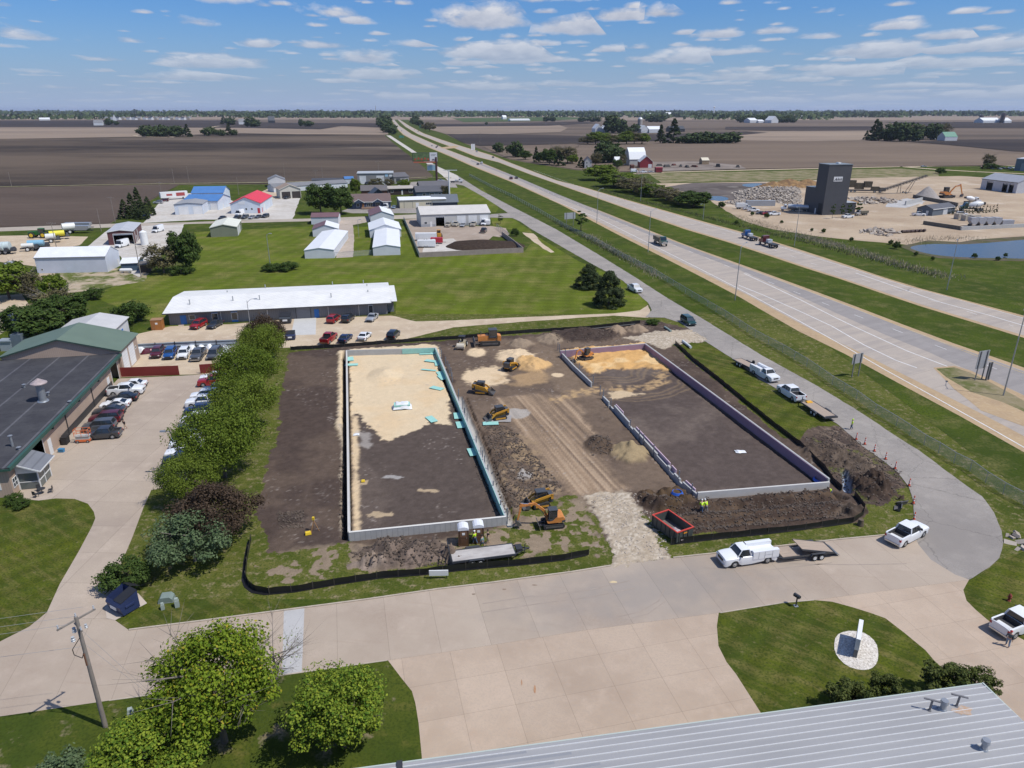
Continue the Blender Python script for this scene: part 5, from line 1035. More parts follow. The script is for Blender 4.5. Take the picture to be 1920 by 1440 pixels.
def V(kind,c,px,py,head,label,group=None,sc=None):
 """head: degrees of travel direction in the world, or pixel the nose points at"""
 if kind not in _PROTO:t=vehicle_proto(kind);_PROTO[kind]=t
 else:t=copy_tree(_PROTO[kind])
 t.name=_vn[kind][0];p=P(px,py)
 rz=R(head)if not isinstance(head,tuple)else math.atan2(P(*head).y-p.y,P(*head).x-p.x)
 t.location=(p.x,p.y,.075);t.rotation_euler=(0,0,rz);t['label']=label;t['category']=_vn[kind][1]
 if 'group' in t:del t['group']
 if group:t['group']=group
 paint(t,('body','roof','service_body'),PAINT[c]);
 if sc:t.scale=(sc,sc,sc)
 return t
g1='cars parked along the body shop'
V('sedan','white',249,727,191,'white sedan parked farthest up the row along the tan workshop wall',g1)
V('pickup','white',238,739,11,'white extended cab pickup parked nose out in the row by the workshop',g1)
V('sedan','black',231,752,191,'black sedan between the white pickup and the low white coupe',g1)
V('coupe','white',218,763,191,'low white coupe with a black top in the row by the workshop',g1)
V('sedan','dgrey',206,777,191,'dark grey sedan between the white coupe and the maroon vehicle',g1)
V('suv','maroon',200,791,191,'dark maroon three row vehicle in the row by the workshop',g1)
V('suv','grey',188,806,191,'dark grey hatchback just behind the charcoal small pickup',g1)
V('compact_pickup','dgrey',195,821,191,'charcoal small pickup next to the orange scissor lift',g1)
g2='cars parked under the tree row'
for(kd,c,x,y,lb)in(('sedan','white',402,712,'white car deepest under the trees beside the red fence'),('pickup','red',404,722,'red pickup half hidden under the trees'),('suv','navy',408,736,'dark blue vehicle under the trees right of the red pickup'),('suv','white',386,748,'white sport vehicle above the white pickup under the trees'),('pickup','white',384,761,'white pickup half hidden under the second tree'),('suv','navy',376,776,'very dark vehicle below the white pickup under the trees'),('suv','white',370,793,'white vehicle with only its nose out between two dark cars'),('sedan','dgrey',365,807,'dark car barely showing under the third tree'),('sedan','lblue',356,824,'pale blue grey car barely showing under the third tree'),('suv','white',352,838,'white vehicle upper of the two by the light pole'),('sedan','white',345,854,'white sedan just above the navy car by the light pole'),('suv','navy',341,869,'navy blue vehicle at the lower end of the row beside the light pole')):
 V(kd,c,x,y,191,lb,g2)
g3='vehicles in the fenced back yard'
for(kd,c,x,y,hx,hy,lb)in(('suv','maroon',296,667,288,678,'maroon vehicle nearest the wing in the fenced yard'),('suv','blue',320,669,311,682,'blue vehicle with a damaged front in the fenced yard'),('suv','white',346,669,338,681,'white vehicle in the middle of the fenced yard'),('pickup','grey',373,671,362,685,'grey crew vehicle beside the white one in the fenced yard'),('minivan','grey',403,669,392,682,'grey minivan at the right of the fenced yard')):
 V(kd,c,x,y,(hx,hy),lb,g3)
g4='cars in front of the white roofed office'
for(kd,c,x,y,hd,lb)in(('suv','red',373,614,262,'red vehicle at the left end of the office building'),('sedan','dgrey',404,613,262,'dark grey hatchback right of the red vehicle by the office'),('suv','red',626,603,82,'red vehicle beside the concrete pad at the office wall'),('suv','black',653,602,82,'black vehicle at the office wall'),('sedan','silver',698,600,262,'silver car at the right end of the office wall'),('pickup','red',617,640,82,'red pickup in the outer row across from the office'),('sedan','navy',648,639,82,'small dark blue car in the outer row across from the office'),('sedan','white',684,635,82,'white sedan in the outer row across from the office'),('suv','black',738,633,82,'black vehicle at the right end of the outer row across from the office')):
 V(kd,c,x,y,hd,lb,g4)
V('minivan','green',1290,607,(1304,616),'dark minivan driving out at the junction of gravel drive and frontage road')
V('service_truck','white',1433,708,(1452,718),'white utility truck facing the viewer beside the frontage road, towing the upper flat trailer')
V('chassis','white',1482,744,(1462,731),'white crew cab truck with a ladder rack towing the lower flat trailer')
V('service_truck','white',1399,1052,(1362,1057),'white service body truck parked on the concrete street with a tilt trailer')
V('pickup','white',1698,1010,(1725,996),'white pickup with an empty bed at the mouth of the cul-de-sac')
V('pickup','white',1907,1178,(1945,1163),'white pickup with its tailgate down cut by the right edge')
V('chassis','white',1190,546,(1203,553),'white work truck with a rack on the frontage road shoulder by the spruces')
_e=V('suv','black',1222,1372,(1226,1400),'black vehicle mostly hidden under the eave of the metal roof');_e.location=P(1217,1360,1.7)-Vector((0,3.1,1.64))
g5='vehicles on the far roads'
for(kd,c,x,y,hx,hy,lb)in(('suv','maroon',958,336,945,330,'maroon vehicle side by side with a dark car on the near carriageway'),('sedan','dgrey',968,335,955,329,'dark car side by side with the maroon vehicle on the near carriageway'),('sedan','dgrey',896,309,884,304,'dark car next to a white one on the near carriageway'),('suv','white',903,307,890,302,'white vehicle next to a dark car on the near carriageway'),('sedan','dgrey',818,277,806,271,'dark car just past the crossover on the near carriageway'),('sedan','silver',810,274,800,269,'silver car ahead of the dark one near the crossover'),('sedan','navy',820,275,810,270,'blue car at the crossover in the inner lane'),('suv','silver',894,285,905,289,'silver vehicle on the far carriageway above the white marker'),('sedan','dgrey',924.5,296,935,300,'dark car alone on the far carriageway near the trees'),('sedan','dgrey',753,246,748,240,'dark car far up the near carriageway'),('sedan','red',777,243,782,246,'red car far up the far carriageway'),('suv','dgrey',784,247,790,249,'dark car following the red one far away'),('sedan','white',768,238,772,240,'white car far up the far carriageway')):
 V(kd,c,x,y,(hx,hy),lb,g5)
g6='vehicles in the village yards'
for(kd,c,x,y,hd,lb)in(('van','white',230,463,262,'white high roof van in front of the open maroon workshop'),('van','white',297,435,262,'white high roof van beside the maroon workshop'),('sedan','dgrey',417,411,262,'dark grey car leftmost in front of the red roofed workshop'),('suv','dgrey',445,411,262,'dark car second from left in front of the red roofed workshop'),('suv','grey',460,410,262,'grey pickup third in the row before the red roofed workshop'),('sedan','silver',473,410,262,'silver car fourth in the row before the red roofed workshop'),('sedan','grey',485,409,262,'grey car fifth in the row before the red roofed workshop'),('suv','dgrey',498,408,262,'dark car at the right end of the row before the red roofed workshop'),('van','white',450,404,262,'white van behind the row before the red roofed workshop'),('suv','silver',297,382,190,'silver pickup beside the spruces on the white gravel'),('suv','maroon',308,378,190,'maroon pickup behind the silver one near the semi trailer'),('suv','dgrey',538,373,262,'dark car in front of the double garage'),('sedan','navy',272,407,190,'dark blue car at the foot of the spruces'),('pickup','beige',841,425,262,'beige old pickup left of the white door at the wide workshop'),('pickup','beige',855,424,262,'cream truck right of the white door at the wide workshop'),('sedan','silver',868,425,262,'low silver car in front of the first roller door'),('pickup','beige',888,424,262,'pale pickup in front of the second roller door'),('van','white',908,422,262,'white box trailer van in front of the third roller door'),('pickup','dgrey',907,436,82,'dark pickup by the black mulch heap'),('van','white',724,391,262,'white van in front of the navy house'),('sedan','lblue',739,391,262,'light blue sedan in front of the navy house'),('sedan','silver',827,340,0,'silver car on the lane below the billboard'),('suv','black',688,346,262,'dark vehicle in front of the grey commercial building'),('van','white',726,348,262,'white van in front of the grey commercial building')):
 V(kd,c,x,y,hd,lb,g6)
g7='pickups in the quarry yard'
for(kd,c,x,y,hd,lb)in(('pickup','white',1589,409,200,'white pickup parked at the foot of the dark tower'),('pickup','white',1722,405,-10,'white pickup left of the grey site office'),('suv','white',1803,404,-15,'white pickup right of the grey site office'),('pickup','white',1451,404,190,'white pickup next to the red one at the yard edge'),('suv','red',1437,403,190,'red vehicle beside the white pickup at the yard edge'),('sedan','black',1426,402,190,'black car leftmost of the three at the yard edge'),('pickup','white',1412,397,-5,'white crew pickup by the container, right one'),('pickup','white',1404,394,-5,'white crew pickup by the container, behind the right one'),('sedan','silver',1732,313.5,0,'silver car on the far gravel road')):
 V(kd,c,x,y,hd,lb,g7)
# ---- trailers
wood_m=M('weathered_planks',(.40,.31,.235),.85,c2=(.30,.235,.185),scale=1.2,streak=(.5,8,1));frame_m=M('trailer_frame',(.05,.052,.058),.5);
def trailer(label,px,py,head,L=6.1,W=2.1,h=.72,deck=None,name='flat_trailer',wheels=(-.9,-.05),r=.36,fend=True,tongue=1.5,extra=None,group=None):
 p=P(px,py);rz=R(head)if not isinstance(head,tuple)else math.atan2(P(*head).y-p.y,P(*head).x-p.x)
 t=thing(name,label,'trailer',(p.x,p.y,.075),rz,group)
 q=MB();q.box(-L/2+.1,L/2-.05,-W/2+.1,W/2-.1,h,h+.05);q.build('deck',deck or wood_m,t)
 q=MB()
 for s in(-1,1):q.box(-L/2,L/2,s*(W/2)-.06,s*(W/2)+.06,h-.16,h+.07)
 q.box(-L/2,-L/2+.1,-W/2+.06,W/2-.06,h-.16,h+.07);q.box(L/2-.05,L/2+.05,-W/2+.06,W/2-.06,h-.16,h+.07)
 for s in(-1,1):q.bar((L/2+.02,s*(W/2-.2),h-.1),(L/2+tongue,0,h-.12),.10,.12)
 q.box(L/2+tongue-.1,L/2+tongue+.25,-.07,.07,h-.22,h-.04);q.build('frame',frame_m,t)
 q=MB();q.cyl((L/2+tongue-.25,.0,.05),(L/2+tongue-.25,0,h+.45),.05,n=8);q.build('jack',frame_m,t)
 if fend:
  for s in(-1,1):
   q=MB();x0,x1=wheels[0]-.42,wheels[-1]+.42;y=s*(W/2+.20)
   q.prism([(x0,h-.12),(x0+.14,h+.12),(x1-.14,h+.12),(x1,h-.12),(x1-.05,h-.12),(x1-.18,h+.07),(x0+.18,h+.07),(x0+.05,h-.12)],y-.14,y+.14);q.build('fender',frame_m,t)
 for x in wheels:
  for s in(-1,1):wheel(t,x,s*(W/2+.19 if fend else W/2-.15),r,.2,rimw_m)
 if extra:extra(t)
 return t
gt='flat trailers'
trailer('flat wood decked trailer behind the upper white utility truck',1397,688,(1415,697),5.2,1.9,group=gt,extra=lambda t:MB().cyl((.6,1.25,.95),(.6,1.45,.95),.34,n=14).build('spare_wheel',tyre_b,t,smooth=40))
def ex_y(t):MB().box(2.5,3.2,-.6,.5,.79,1.0,tx=.1,ty=.1).build('chain_box',M('yellow_box',(.70,.36,.03),.6),t);MB().box(-3.2,-3.0,-.9,.9,.79,.87).build('ramp',frame_m,t)
trailer('long flat wood decked trailer with a yellow box at its hitch on the road verge',1534,776,(1514,763),6.6,2.2,group=gt,extra=ex_y)
# tilt deck trailer on the street
p=P(1503,1042);q_=P(1452,1048);rz=math.atan2(q_.y-p.y,q_.x-p.x)
t=thing('tilt_trailer','black equipment trailer with its long wooden deck tilted, parked on the street','trailer',(p.x,p.y,.075),rz,gt)
q=MB()
for s in(-1,1):q.bar((-3.3,s*.98,.60),(3.0,s*.98,.60),.10,.16);q.bar((3.0,s*.9,.6),(4.5,0,.58),.10,.12)
q.box(-3.3,-3.2,-.98,.98,.52,.66);q.box(2.95,3.05,-.98,.98,.52,.66);q.build('frame',frame_m,t)
q=MB();q.box(.9,2.9,-.92,.92,.69,.74);q.build('front_deck',wood_m,t)
q=MB();q.add([(.75,-.95,1.42),(.75,.95,1.42),(-3.1,.95,.56),(-3.1,-.95,.56),(.75,-.95,1.52),(.75,.95,1.52),(-3.1,.95,.66),(-3.1,-.95,.66)],[(3,2,1,0),(4,5,6,7),(0,1,5,4),(1,2,6,5),(2,3,7,6),(3,0,4,7)]);d_=q.build('tilt_deck',wood_m,t)
q=MB()
for s in(-1,1):q.bar((.76,s*1.0,1.45),(-3.1,s*1.0,.6),.08,.18)
q.build('deck_rail',frame_m,d_)
q=MB();q.add([(-3.12,-.95,.62),(-3.12,.95,.62),(-4.0,.95,.10),(-4.0,-.95,.10),(-3.12,-.95,.68),(-3.12,.95,.68),(-4.0,.95,.14),(-4.0,-.95,.14)],[(3,2,1,0),(4,5,6,7),(0,1,5,4),(2,3,7,6),(1,2,6,5),(3,0,4,7)]);q.build('ramp',M('ramp_steel',(.13,.15,.18),.5,metal=.3),t)
q=MB();q.box(3.35,4.05,-.45,.45,.66,1.15);q.build('tool_box',steel_m,t)
for s in(-1,1):
 q=MB();q.prism([(-2.1,.66),(-1.95,.93),(-.35,.93),(-.2,.66),(-.28,.66),(-.42,.88),(-1.88,.88),(-2.02,.66)],s*1.22-.13,s*1.22+.13);q.build('fender',frame_m,t)
 for x in(-1.55,-.75):wheel(t,x,s*1.2,.36,.2,rimw_m)
# pale decked equipment trailer on the grass
pale_w=M('worn_whitish_deck',(.50,.47,.44),.8,c2=(.33,.30,.28),scale=.9,streak=(.6,2.2,1))
def ex_g(t):
 q=MB();q.box(-3.65,-3.55,-1.0,1.0,.7,2.2);
 w=MB()
 for y in(-1.0,-.33,.33,1.0):w.bar((-3.6,y,.7),(-3.75,y,2.3),.07,.07)
 for z in(.9,1.5,2.2):w.bar((-3.6-(z-.7)*.09,-1.0,z),(-3.6-(z-.7)*.09,1.0,z),.06,.06)
 w.build('ramp_gate',frame_m,t)
 q=MB();q.box(3.7,4.4,-.5,.5,.62,.95);q.build('tool_tray',dark_m,t)
 q=MB()
 for k in range(9):q.box(-3.2+k*.75,-2.9+k*.75,-1.065,-1.062,.62,.70)
 q.build('reflector',tail_m,t)
t=trailer('long equipment trailer with a worn whitish deck on the grass behind the black silt fence',905,1048,(975,1039),7.0,2.1,.72,pale_w,group=gt,wheels=(-1.35,-.45),r=.36,extra=ex_g)
# ---- excavators, loaders, dozer, roller
cat_y=M('machine_yellow',(.60,.30,.035),.45,var=.2,scale=2);case_o=M('machine_orange',(.62,.24,.06),.45,var=.2,scale=2);cab_m=M('machine_cab',(.06,.065,.075),.5);steel_d=M('worn_steel',(.16,.15,.145),.5,metal=.4,var=.3,scale=3);track_m=M('rubber_track',(.035,.033,.032),.8,var=.3,scale=6)
def track(root,x0,x1,y,w,h,ground=0.0,mat=None,tri=False):
 q=MB();r=h/2
 if tri:pr=[(x0+.15,ground),(x1-.15,ground),(x1,ground+.22),(x1-.1,ground+.4),(x0+.55,ground+h*1.35),(x0+.2,ground+h*1.3),(x0,ground+.25)]
 else:pr=[(x0+r*.6,ground),(x1-r*.6,ground),(x1-r*.1,ground+r*.4),(x1,ground+r),(x1-r*.1,ground+r*1.6),(x1-r*.6,ground+h),(x0+r*.6,ground+h),(x0+r*.1,ground+r*1.6),(x0,ground+r),(x0+r*.1,ground+r*.4)]
 q.prism(pr,y-w/2,y+w/2);o=q.build('track',mat or track_m,root)
 q=MB();q.box(x0+r,x1-r,y-w/2-.03,y+w/2+.03,ground+h*.3,ground+h*.72);q.build('track_frame',steel_d if not tri else cat_y,o)
 return o
def cab(root,x0,x1,y0,y1,z0,z1,body=None,name='cab'):
 q=MB();t_=.07
 for(a,b)in((x0,y0),(x0,y1-t_),(x1-t_,y0),(x1-t_,y1-t_)):q.box(a,a+t_,b,b+t_,z0,z1-.1)
 q.box(x0-.04,x1+.04,y0-.04,y1+.04,z1-.1,z1);q.box(x0,x1,y0,y1,z0-.05,z0+.25);c=q.build(name,body or cab_m,root)
 q=MB();q.box(x0+.02,x1-.02,y0+.02,y1-.02,z0+.25,z1-.1);q.build('cab_glass',cglass_m,c);return c
def excavator(label,px,py,head,s=1.0,boom=((.5,.2),(2.0,2.35),(3.7,2.2)),stick=(4.25,.75),swing=0,bodyc=case_o,group='excavators',down=None,z=.1):
 p=P(px,py);rz=R(head);t=thing('excavator',label,'excavator',(p.x,p.y,z),rz,group);t.scale=(s,s,s)
 for y in(-.75,.75):track(t,-1.25,1.25,y,.36,.5)
 q=MB();q.box(-.5,.5,-.6,.6,.25,.62);q.cyl((0,0,.6),(0,0,.72),.5,n=14);q.build('undercarriage',steel_d,t)
 q=MB();q.add([(1.55,-.95,.08),(1.55,.95,.08),(1.75,.95,.6),(1.75,-.95,.6),(1.66,-.95,.06),(1.66,.95,.06),(1.83,.95,.6),(1.83,-.95,.6)],[(0,1,2,3),(7,6,5,4),(0,3,7,4),(1,5,6,2),(3,2,6,7)]);q.bar((.8,-.35,.3),(1.6,-.35,.3),.1,.1);q.bar((.8,.35,.3),(1.6,.35,.3),.1,.1);q.build('blade',steel_d,t)
 Rm=Matrix.Rotation(R(swing),4,'Z')
 q=MB();q.T=Rm;q.prism([(-1.15,.75),(.75,.75),(.85,.95),(.2,1.05),(-.2,1.42),(-1.0,1.45),(-1.25,1.2)],-.88,.88);q.build('house',bodyc,t)
 q=MB();q.T=Rm;q.prism([(-1.28,.80),(-.9,.76),(-.9,1.0),(-1.3,1.05)],-.9,.9);q.build('counterweight',cab_m,t)
 Cb=MB();Cb.T=Rm
 x0,x1,y0,y1,z0,z1,tt=-.35,.62,.02,.86,.95,2.45,.07
 for(a,b)in((x0,y0),(x0,y1-tt),(x1-tt,y0),(x1-tt,y1-tt)):Cb.box(a,a+tt,b,b+tt,z0,z1-.08)
 Cb.box(x0-.04,x1+.04,y0-.04,y1+.04,z1-.08,z1);Cb.box(x0,x1,y0,y1,z0,z0+.3);c=Cb.build('cab',cab_m,t)
 q=MB();q.T=Rm;q.box(x0+.02,x1-.02,y0+.02,y1-.02,z0+.3,z1-.08);q.build('cab_glass',cglass_m,c)
 yb=-.2
 q=MB();q.T=Rm;pts=[(.6+0,yb,.95)]+[(a,yb,b)for a,b in boom]
 for a,b in zip(pts,pts[1:]):q.bar(a,b,.22,.26,0,.24)
 q.build('boom',bodyc,t)
 q=MB();q.T=Rm;e=pts[-1];st=(stick[0],yb,stick[1]);q.bar((e[0]-.25,yb,e[2]+.3),st,.18,.26,0,.16);q.build('stick',bodyc,t)
 q=MB();q.T=Rm;q.cyl((.75,yb,.9),((pts[1][0]+pts[2][0])/2,yb,(pts[1][2]+pts[2][2])/2-.15),.06,n=8);q.cyl(((pts[1][0]+pts[2][0])/2,yb,(pts[1][2]+pts[2][2])/2+.3),(e[0]-.2,yb,e[2]+.35),.05,n=8);q.build('hydraulic_cylinder',chrome_m,t,smooth=40)
 q=MB();q.T=Rm;bx,bz=stick;q.prism([(bx+.15,bz+.1),(bx+.25,bz-.35),(bx-.05,bz-.72),(bx-.45,bz-.62),(bx-.2,bz-.2)],yb-.32,yb+.32);q.build('bucket',steel_d,t)
 return t
excavator('orange mini excavator with its arm stretched left in the trampled grass',1036,985,190,1.02,boom=((1.0,1.9),(2.1,2.9),(3.9,2.75)),stick=(4.1,.95))
excavator('orange mini excavator digging in the orange sand of the right foundation',1099,675,215,.95,boom=((1.0,1.7),(1.7,2.3),(2.5,1.9)),stick=(2.9,.3),z=.3)
excavator('large orange excavator beside the gravel cone in the quarry',1773,371,5,2.3,boom=((.9,1.6),(1.8,2.7),(3.2,2.9)),stick=(3.9,.85))
def ctl(label,px,py,head,arms=0,z=.1):
 """compact track loader"""
 p=P(px,py);t=thing('track_loader',label,'track loader',(p.x,p.y,z),R(head),'compact track loaders')
 for y in(-.72,.72):track(t,-1.15,1.05,y,.40,.55,tri=True)
 q=MB();q.prism([(-1.45,.45),(.95,.40),(1.1,.8),(.3,1.05),(-.7,1.15),(-1.5,1.5)],-.50,.50);q.build('chassis',cat_y,t)
 q=MB();q.prism([(-1.55,.6),(-1.0,.6),(-1.0,1.62),(-1.6,1.55)],-.66,.66);q.build('engine_cover',cab_m,t)
 cab(t,-.70,.55,-.47,.47,.98,2.1)
 q=MB()
 for s in(-1,1):
  if arms==0:q.bar((-1.35,s*.78,1.65),(.7,s*.78,1.15),.12,.28);q.bar((.7,s*.78,1.2),(1.45,s*.78,.45),.12,.24);q.bar((-1.35,s*.78,1.1),(-1.35,s*.78,1.75),.12,.3)
  else:q.bar((-1.35,s*.78,1.75),(1.2,s*.78,1.9),.12,.28);q.bar((1.2,s*.78,1.95),(1.9,s*.78,1.3),.12,.24);q.bar((-1.35,s*.78,1.1),(-1.35,s*.78,1.8),.12,.3)
 q.build('lift_arm',cat_y,t)
 bx,bz=(1.45,.1)if arms==0 else(1.9,.95)
 q=MB();q.add([(bx,-.95,bz+.75),(bx,.95,bz+.75),(bx+.05,.95,bz),(bx+.05,-.95,bz),(bx+.9,.95,bz+.0),(bx+.9,-.95,bz+.0)],[(0,1,2,3),(3,2,4,5),(0,3,5),(1,4,2)]);q.bar((bx-.02,-.95,bz+.7),(bx-.02,.95,bz+.7),.08,.1);q.build('bucket',steel_d,t)
 return t
ctl('yellow track loader with its bucket down right, by the green lined wall',903,737,-12)
ctl('yellow track loader parked on a grey tarp beside the wheel tracks',935,785,200)
ctl('yellow track loader nearest the orange excavator in front',1012,948,195)
ctl('track loader pushing the tan sand pile seen from behind',957,693,60,z=.2)
# dozer
p=P(918,646);t=thing('bulldozer','orange crawler dozer at the upper edge of the site','bulldozer',(p.x,p.y,.1),R(188),None);t.scale=(1.12,)*3
for y in(-.95,.95):track(t,-1.9,1.9,y,.5,.85)
q=MB();q.prism([(-1.9,.8),(2.2,.8),(2.2,1.75),(.2,1.85),(.2,1.3),(-1.9,1.3)],-.6,.6);q.build('body',case_o,t)
cab(t,-1.35,.15,-.75,.75,1.5,2.95,cab_m)
q=MB();q.prism([(-2.1,.8),(-1.4,.8),(-1.4,1.9),(-2.1,1.7)],-.8,.8);q.build('fuel_tank',case_o,t)
q=MB();q.add([(2.95,-1.6,.15),(2.95,1.6,.15),(3.1,1.6,.6),(3.1,-1.6,.6),(2.9,1.6,1.15),(2.9,-1.6,1.15),(2.8,-1.6,.15),(2.8,1.6,.15),(2.8,1.6,1.15),(2.8,-1.6,1.15)],[(0,1,2,3),(3,2,4,5),(6,9,8,7),(5,4,8,9),(0,3,5,9,6),(1,7,8,4,2)]);q.build('blade',steel_d,t)
q=MB();q.bar((.5,-.8,.5),(2.85,-1.0,.5),.14,.2);q.bar((.5,.8,.5),(2.85,1.0,.5),.14,.2);q.cyl((1.6,0,1.75),(1.6,0,2.6),.07,n=8);q.build('push_arm',steel_d,t)
# roller
p=P(866,652);t=thing('road_roller','cream drum roller left of the orange dozer','roller',(p.x,p.y,.08),R(262));
q=MB();q.cyl((1.2,-.75,.62),(1.2,.75,.62),.62,n=22);q.build('drum',M('cream_drum',(.58,.52,.42),.5,var=.15),t,smooth=40)
q=MB();q.box(.4,2.0,-.92,-.80,.45,.8);q.box(.4,2.0,.80,.92,.45,.8);q.box(.3,.5,-.9,.9,.45,.85);q.box(-1.9,.2,-.65,.65,.5,1.15,tx=.1,ty=.05);q.build('frame',M('cream_paint',(.50,.42,.28),.6),t)
q=MB()
for a,b in((-.9,-.6),(-.9,.6),(.05,-.6),(.05,.6)):q.bar((a,b,1.1),(a,b,2.3),.06,.06)
q.box(-1.0,.15,-.68,.68,2.3,2.38);q.build('canopy',dark_m,t)
q=MB();q.box(-.7,-.2,-.25,.25,1.15,1.3);q.box(-.75,-.65,-.25,.25,1.3,1.7);q.build('seat',black_m,t)
for s in(-1,1):wheel(t,-1.2,s*.72,.55,.4,rimw_m)
# scissor lift
p=P(158,829);t=thing('scissor_lift','small orange scissor lift with a guard rail platform beside the charcoal pickup','lift',(p.x,p.y,.06),R(8))
so=M('lift_orange',(.66,.16,.05),.5)
q=MB();q.box(-.95,.95,-.42,.42,.18,.50);q.build('base',so,t)
q=MB();q.box(-.92,.92,-.36,.36,.52,1.0);q.build('scissor_stack',M('lift_grey',(.42,.42,.40),.6),t)
q=MB();q.box(-1.0,1.0,-.45,.45,1.0,1.08);q.build('platform',M('lift_grey',(.42,.42,.40),.6),t)
q=MB()
for x in(-1,0,1):
 for y in(-.45,.45):q.bar((x,y,1.05),(x,y,2.1),.05,.05)
for z in(1.55,2.1):
 for y in(-.45,.45):q.bar((-1,y,z),(1,y,z),.05,.05)
 for x in(-1,1):q.bar((x,-.45,z),(x,.45,z),.05,.05)
q.build('guard_rail',so,t)
for x in(-.7,.7):
 for y in(-.42,.42):wheel(t,x,y,.20,.14)
# ---- site containers, toilets, foundation walls
fc=M('poured_concrete',(.42,.42,.41),.8,var=.16,scale=1.2);gfoam=M('green_foam_board',(.30,.58,.52),.7,var=.12,scale=1.5);pfoam=M('purple_foam_board',(.30,.20,.27),.75,var=.15,scale=1.0);pfoam_l=M('pink_foam_top',(.52,.38,.45),.75)
def ribbon(mb,pts,w,z0,z1,mi=0):
 for a,b in zip(pts,pts[1:]):
  d=(b-a).normalized();n_=Vector((-d.y,d.x,0))*w/2;a2=a-d*w*.0;b2=b
  mb.add([(a2-n_).to_tuple()[:2]+(z0,),(b2-n_).to_tuple()[:2]+(z0,),(b2+n_).to_tuple()[:2]+(z0,),(a2+n_).to_tuple()[:2]+(z0,),(a2-n_).to_tuple()[:2]+(z1,),(b2-n_).to_tuple()[:2]+(z1,),(b2+n_).to_tuple()[:2]+(z1,),(a2+n_).to_tuple()[:2]+(z1,)],[(0,3,2,1),(4,5,6,7),(0,1,5,4),(1,2,6,5),(2,3,7,6),(3,0,4,7)],mi)
def off(a,b,s):
 d=(b-a).normalized();n_=Vector((-d.y,d.x,0))*s;return a+n_,b+n_
HW=1.15
A0,A1,A2,A3=P(655.5,1014),P(949,984),P(817.5,662),P(650.5,667)
t=thing('foundation_wall','grey poured foundation wall ring of the left building, green foam inside its right side','foundation',A0)
def wpart(root,nm,mat,a,b,w,z0,z1):
 q=MB();o=root.location;ribbon(q,[a-o,b-o],w,z0,z1);return q.build(nm,mat,root)
dx=(A1-A0).normalized();dy=(A3-A0).normalized()
wpart(t,'front_wall',fc,A0,A1,.26,-1.0,HW);wpart(t,'left_wall',M('pale_concrete_wall',(.55,.53,.50),.8,var=.12),A0+dy*.14,A3,.26,-1.0,HW-.004);wpart(t,'back_wall',fc,A3,A2,.26,-1.0,HW+.003);wpart(t,'right_wall',fc,A1+(A2-A1).normalized()*.14,A2,.26,-1.0,HW-.006)
a,b=off(A1,A2,.17);wpart(t,'foam_lining',gfoam,a+(b-a).normalized()*.3,b-(b-a).normalized()*.2,.06,-.9,HW+.02)
a,b=off(A3,A2,-.17);wpart(t,'foam_lining',gfoam,a+(b-a)*.62,b-(b-a).normalized()*.3,.06,.1,HW+.02)
q=MB();L_=(A1-A0).length;k=1
while k*.61<L_:q.box(k*.61-.018,k*.61+.018,-.134,-.1305,-.3,HW-.02);k+=1
o=q.build('form_seam',M('seam_dark',(.24,.24,.24),.8),t);o.rotation_euler=(0,0,math.atan2(dx.y,dx.x))
q=MB();ribbon(q,[Vector((0,0,0)),A1-A0],.30,HW+.003,HW+.03);q.build('sill_edge',M('pale_top',(.60,.58,.54),.8),t)
B0,B1,B2,B3=P(1307,936),P(1553,916),P(1209,656),P(1050,670)
BH=1.0
t=thing('foundation_wall','grey poured foundation wall ring of the right building, lined with purple foam','foundation',B0)
wpart(t,'front_wall',M('pale_concrete_wall',(.55,.53,.50),.8,var=.12),B0,B1,.26,-1.0,BH);wpart(t,'right_wall',fc,B1+(B2-B1).normalized()*.14,B2,.26,-1.0,BH+.4);wpart(t,'back_wall',fc,B3,B2,.26,-1,BH+.39)
a,b=off(B1,B2,.19);wpart(t,'foam_lining',pfoam,a+(b-a).normalized()*.4,b-(b-a).normalized()*.3,.08,-.8,BH+.36)
a,b=off(B3,B2,-.19);wpart(t,'foam_lining',pfoam,a,b-(b-a).normalized()*.3,.08,-.8,BH+.36)
# stepped left wall of the right foundation, open where the track crosses it
pl=[(1052,668,.9),(1075,693,.9),(1109,726,.3),None,(1130,748,.6),(1142,760,.6),(1143,761,.15),(1152,770,.95),(1178,800,.95),(1180,802,.45),(1188,811,.8),(1230,858,.8),(1232,860,.55),(1252,882,.85),(1256,887,.4),(1264,896,.75),(1275,908,.4),(1280,913,.8),(1306,936,.8)]
o_=t.location
for a,b in zip(pl,pl[1:]):
 if a is None or b is None:continue
 pa,pb=P(a[0],a[1]),P(b[0],b[1])
 if(pb-pa).length<.3:continue
 wpart(t,'side_wall',fc,pa,pb-(pb-pa).normalized()*.01,.26,-1.0,a[2])
for(x0,y0,x1,y1)in((1152,769,1166,784),(1190,812,1253,881),(1256,885,1264,894),(1282,914,1300,931)):
 a,b=off(P(x0,y0),P(x1,y1),.22);wpart(t,'foam_board',pfoam_l,a,b,.14,-.3,1.05)
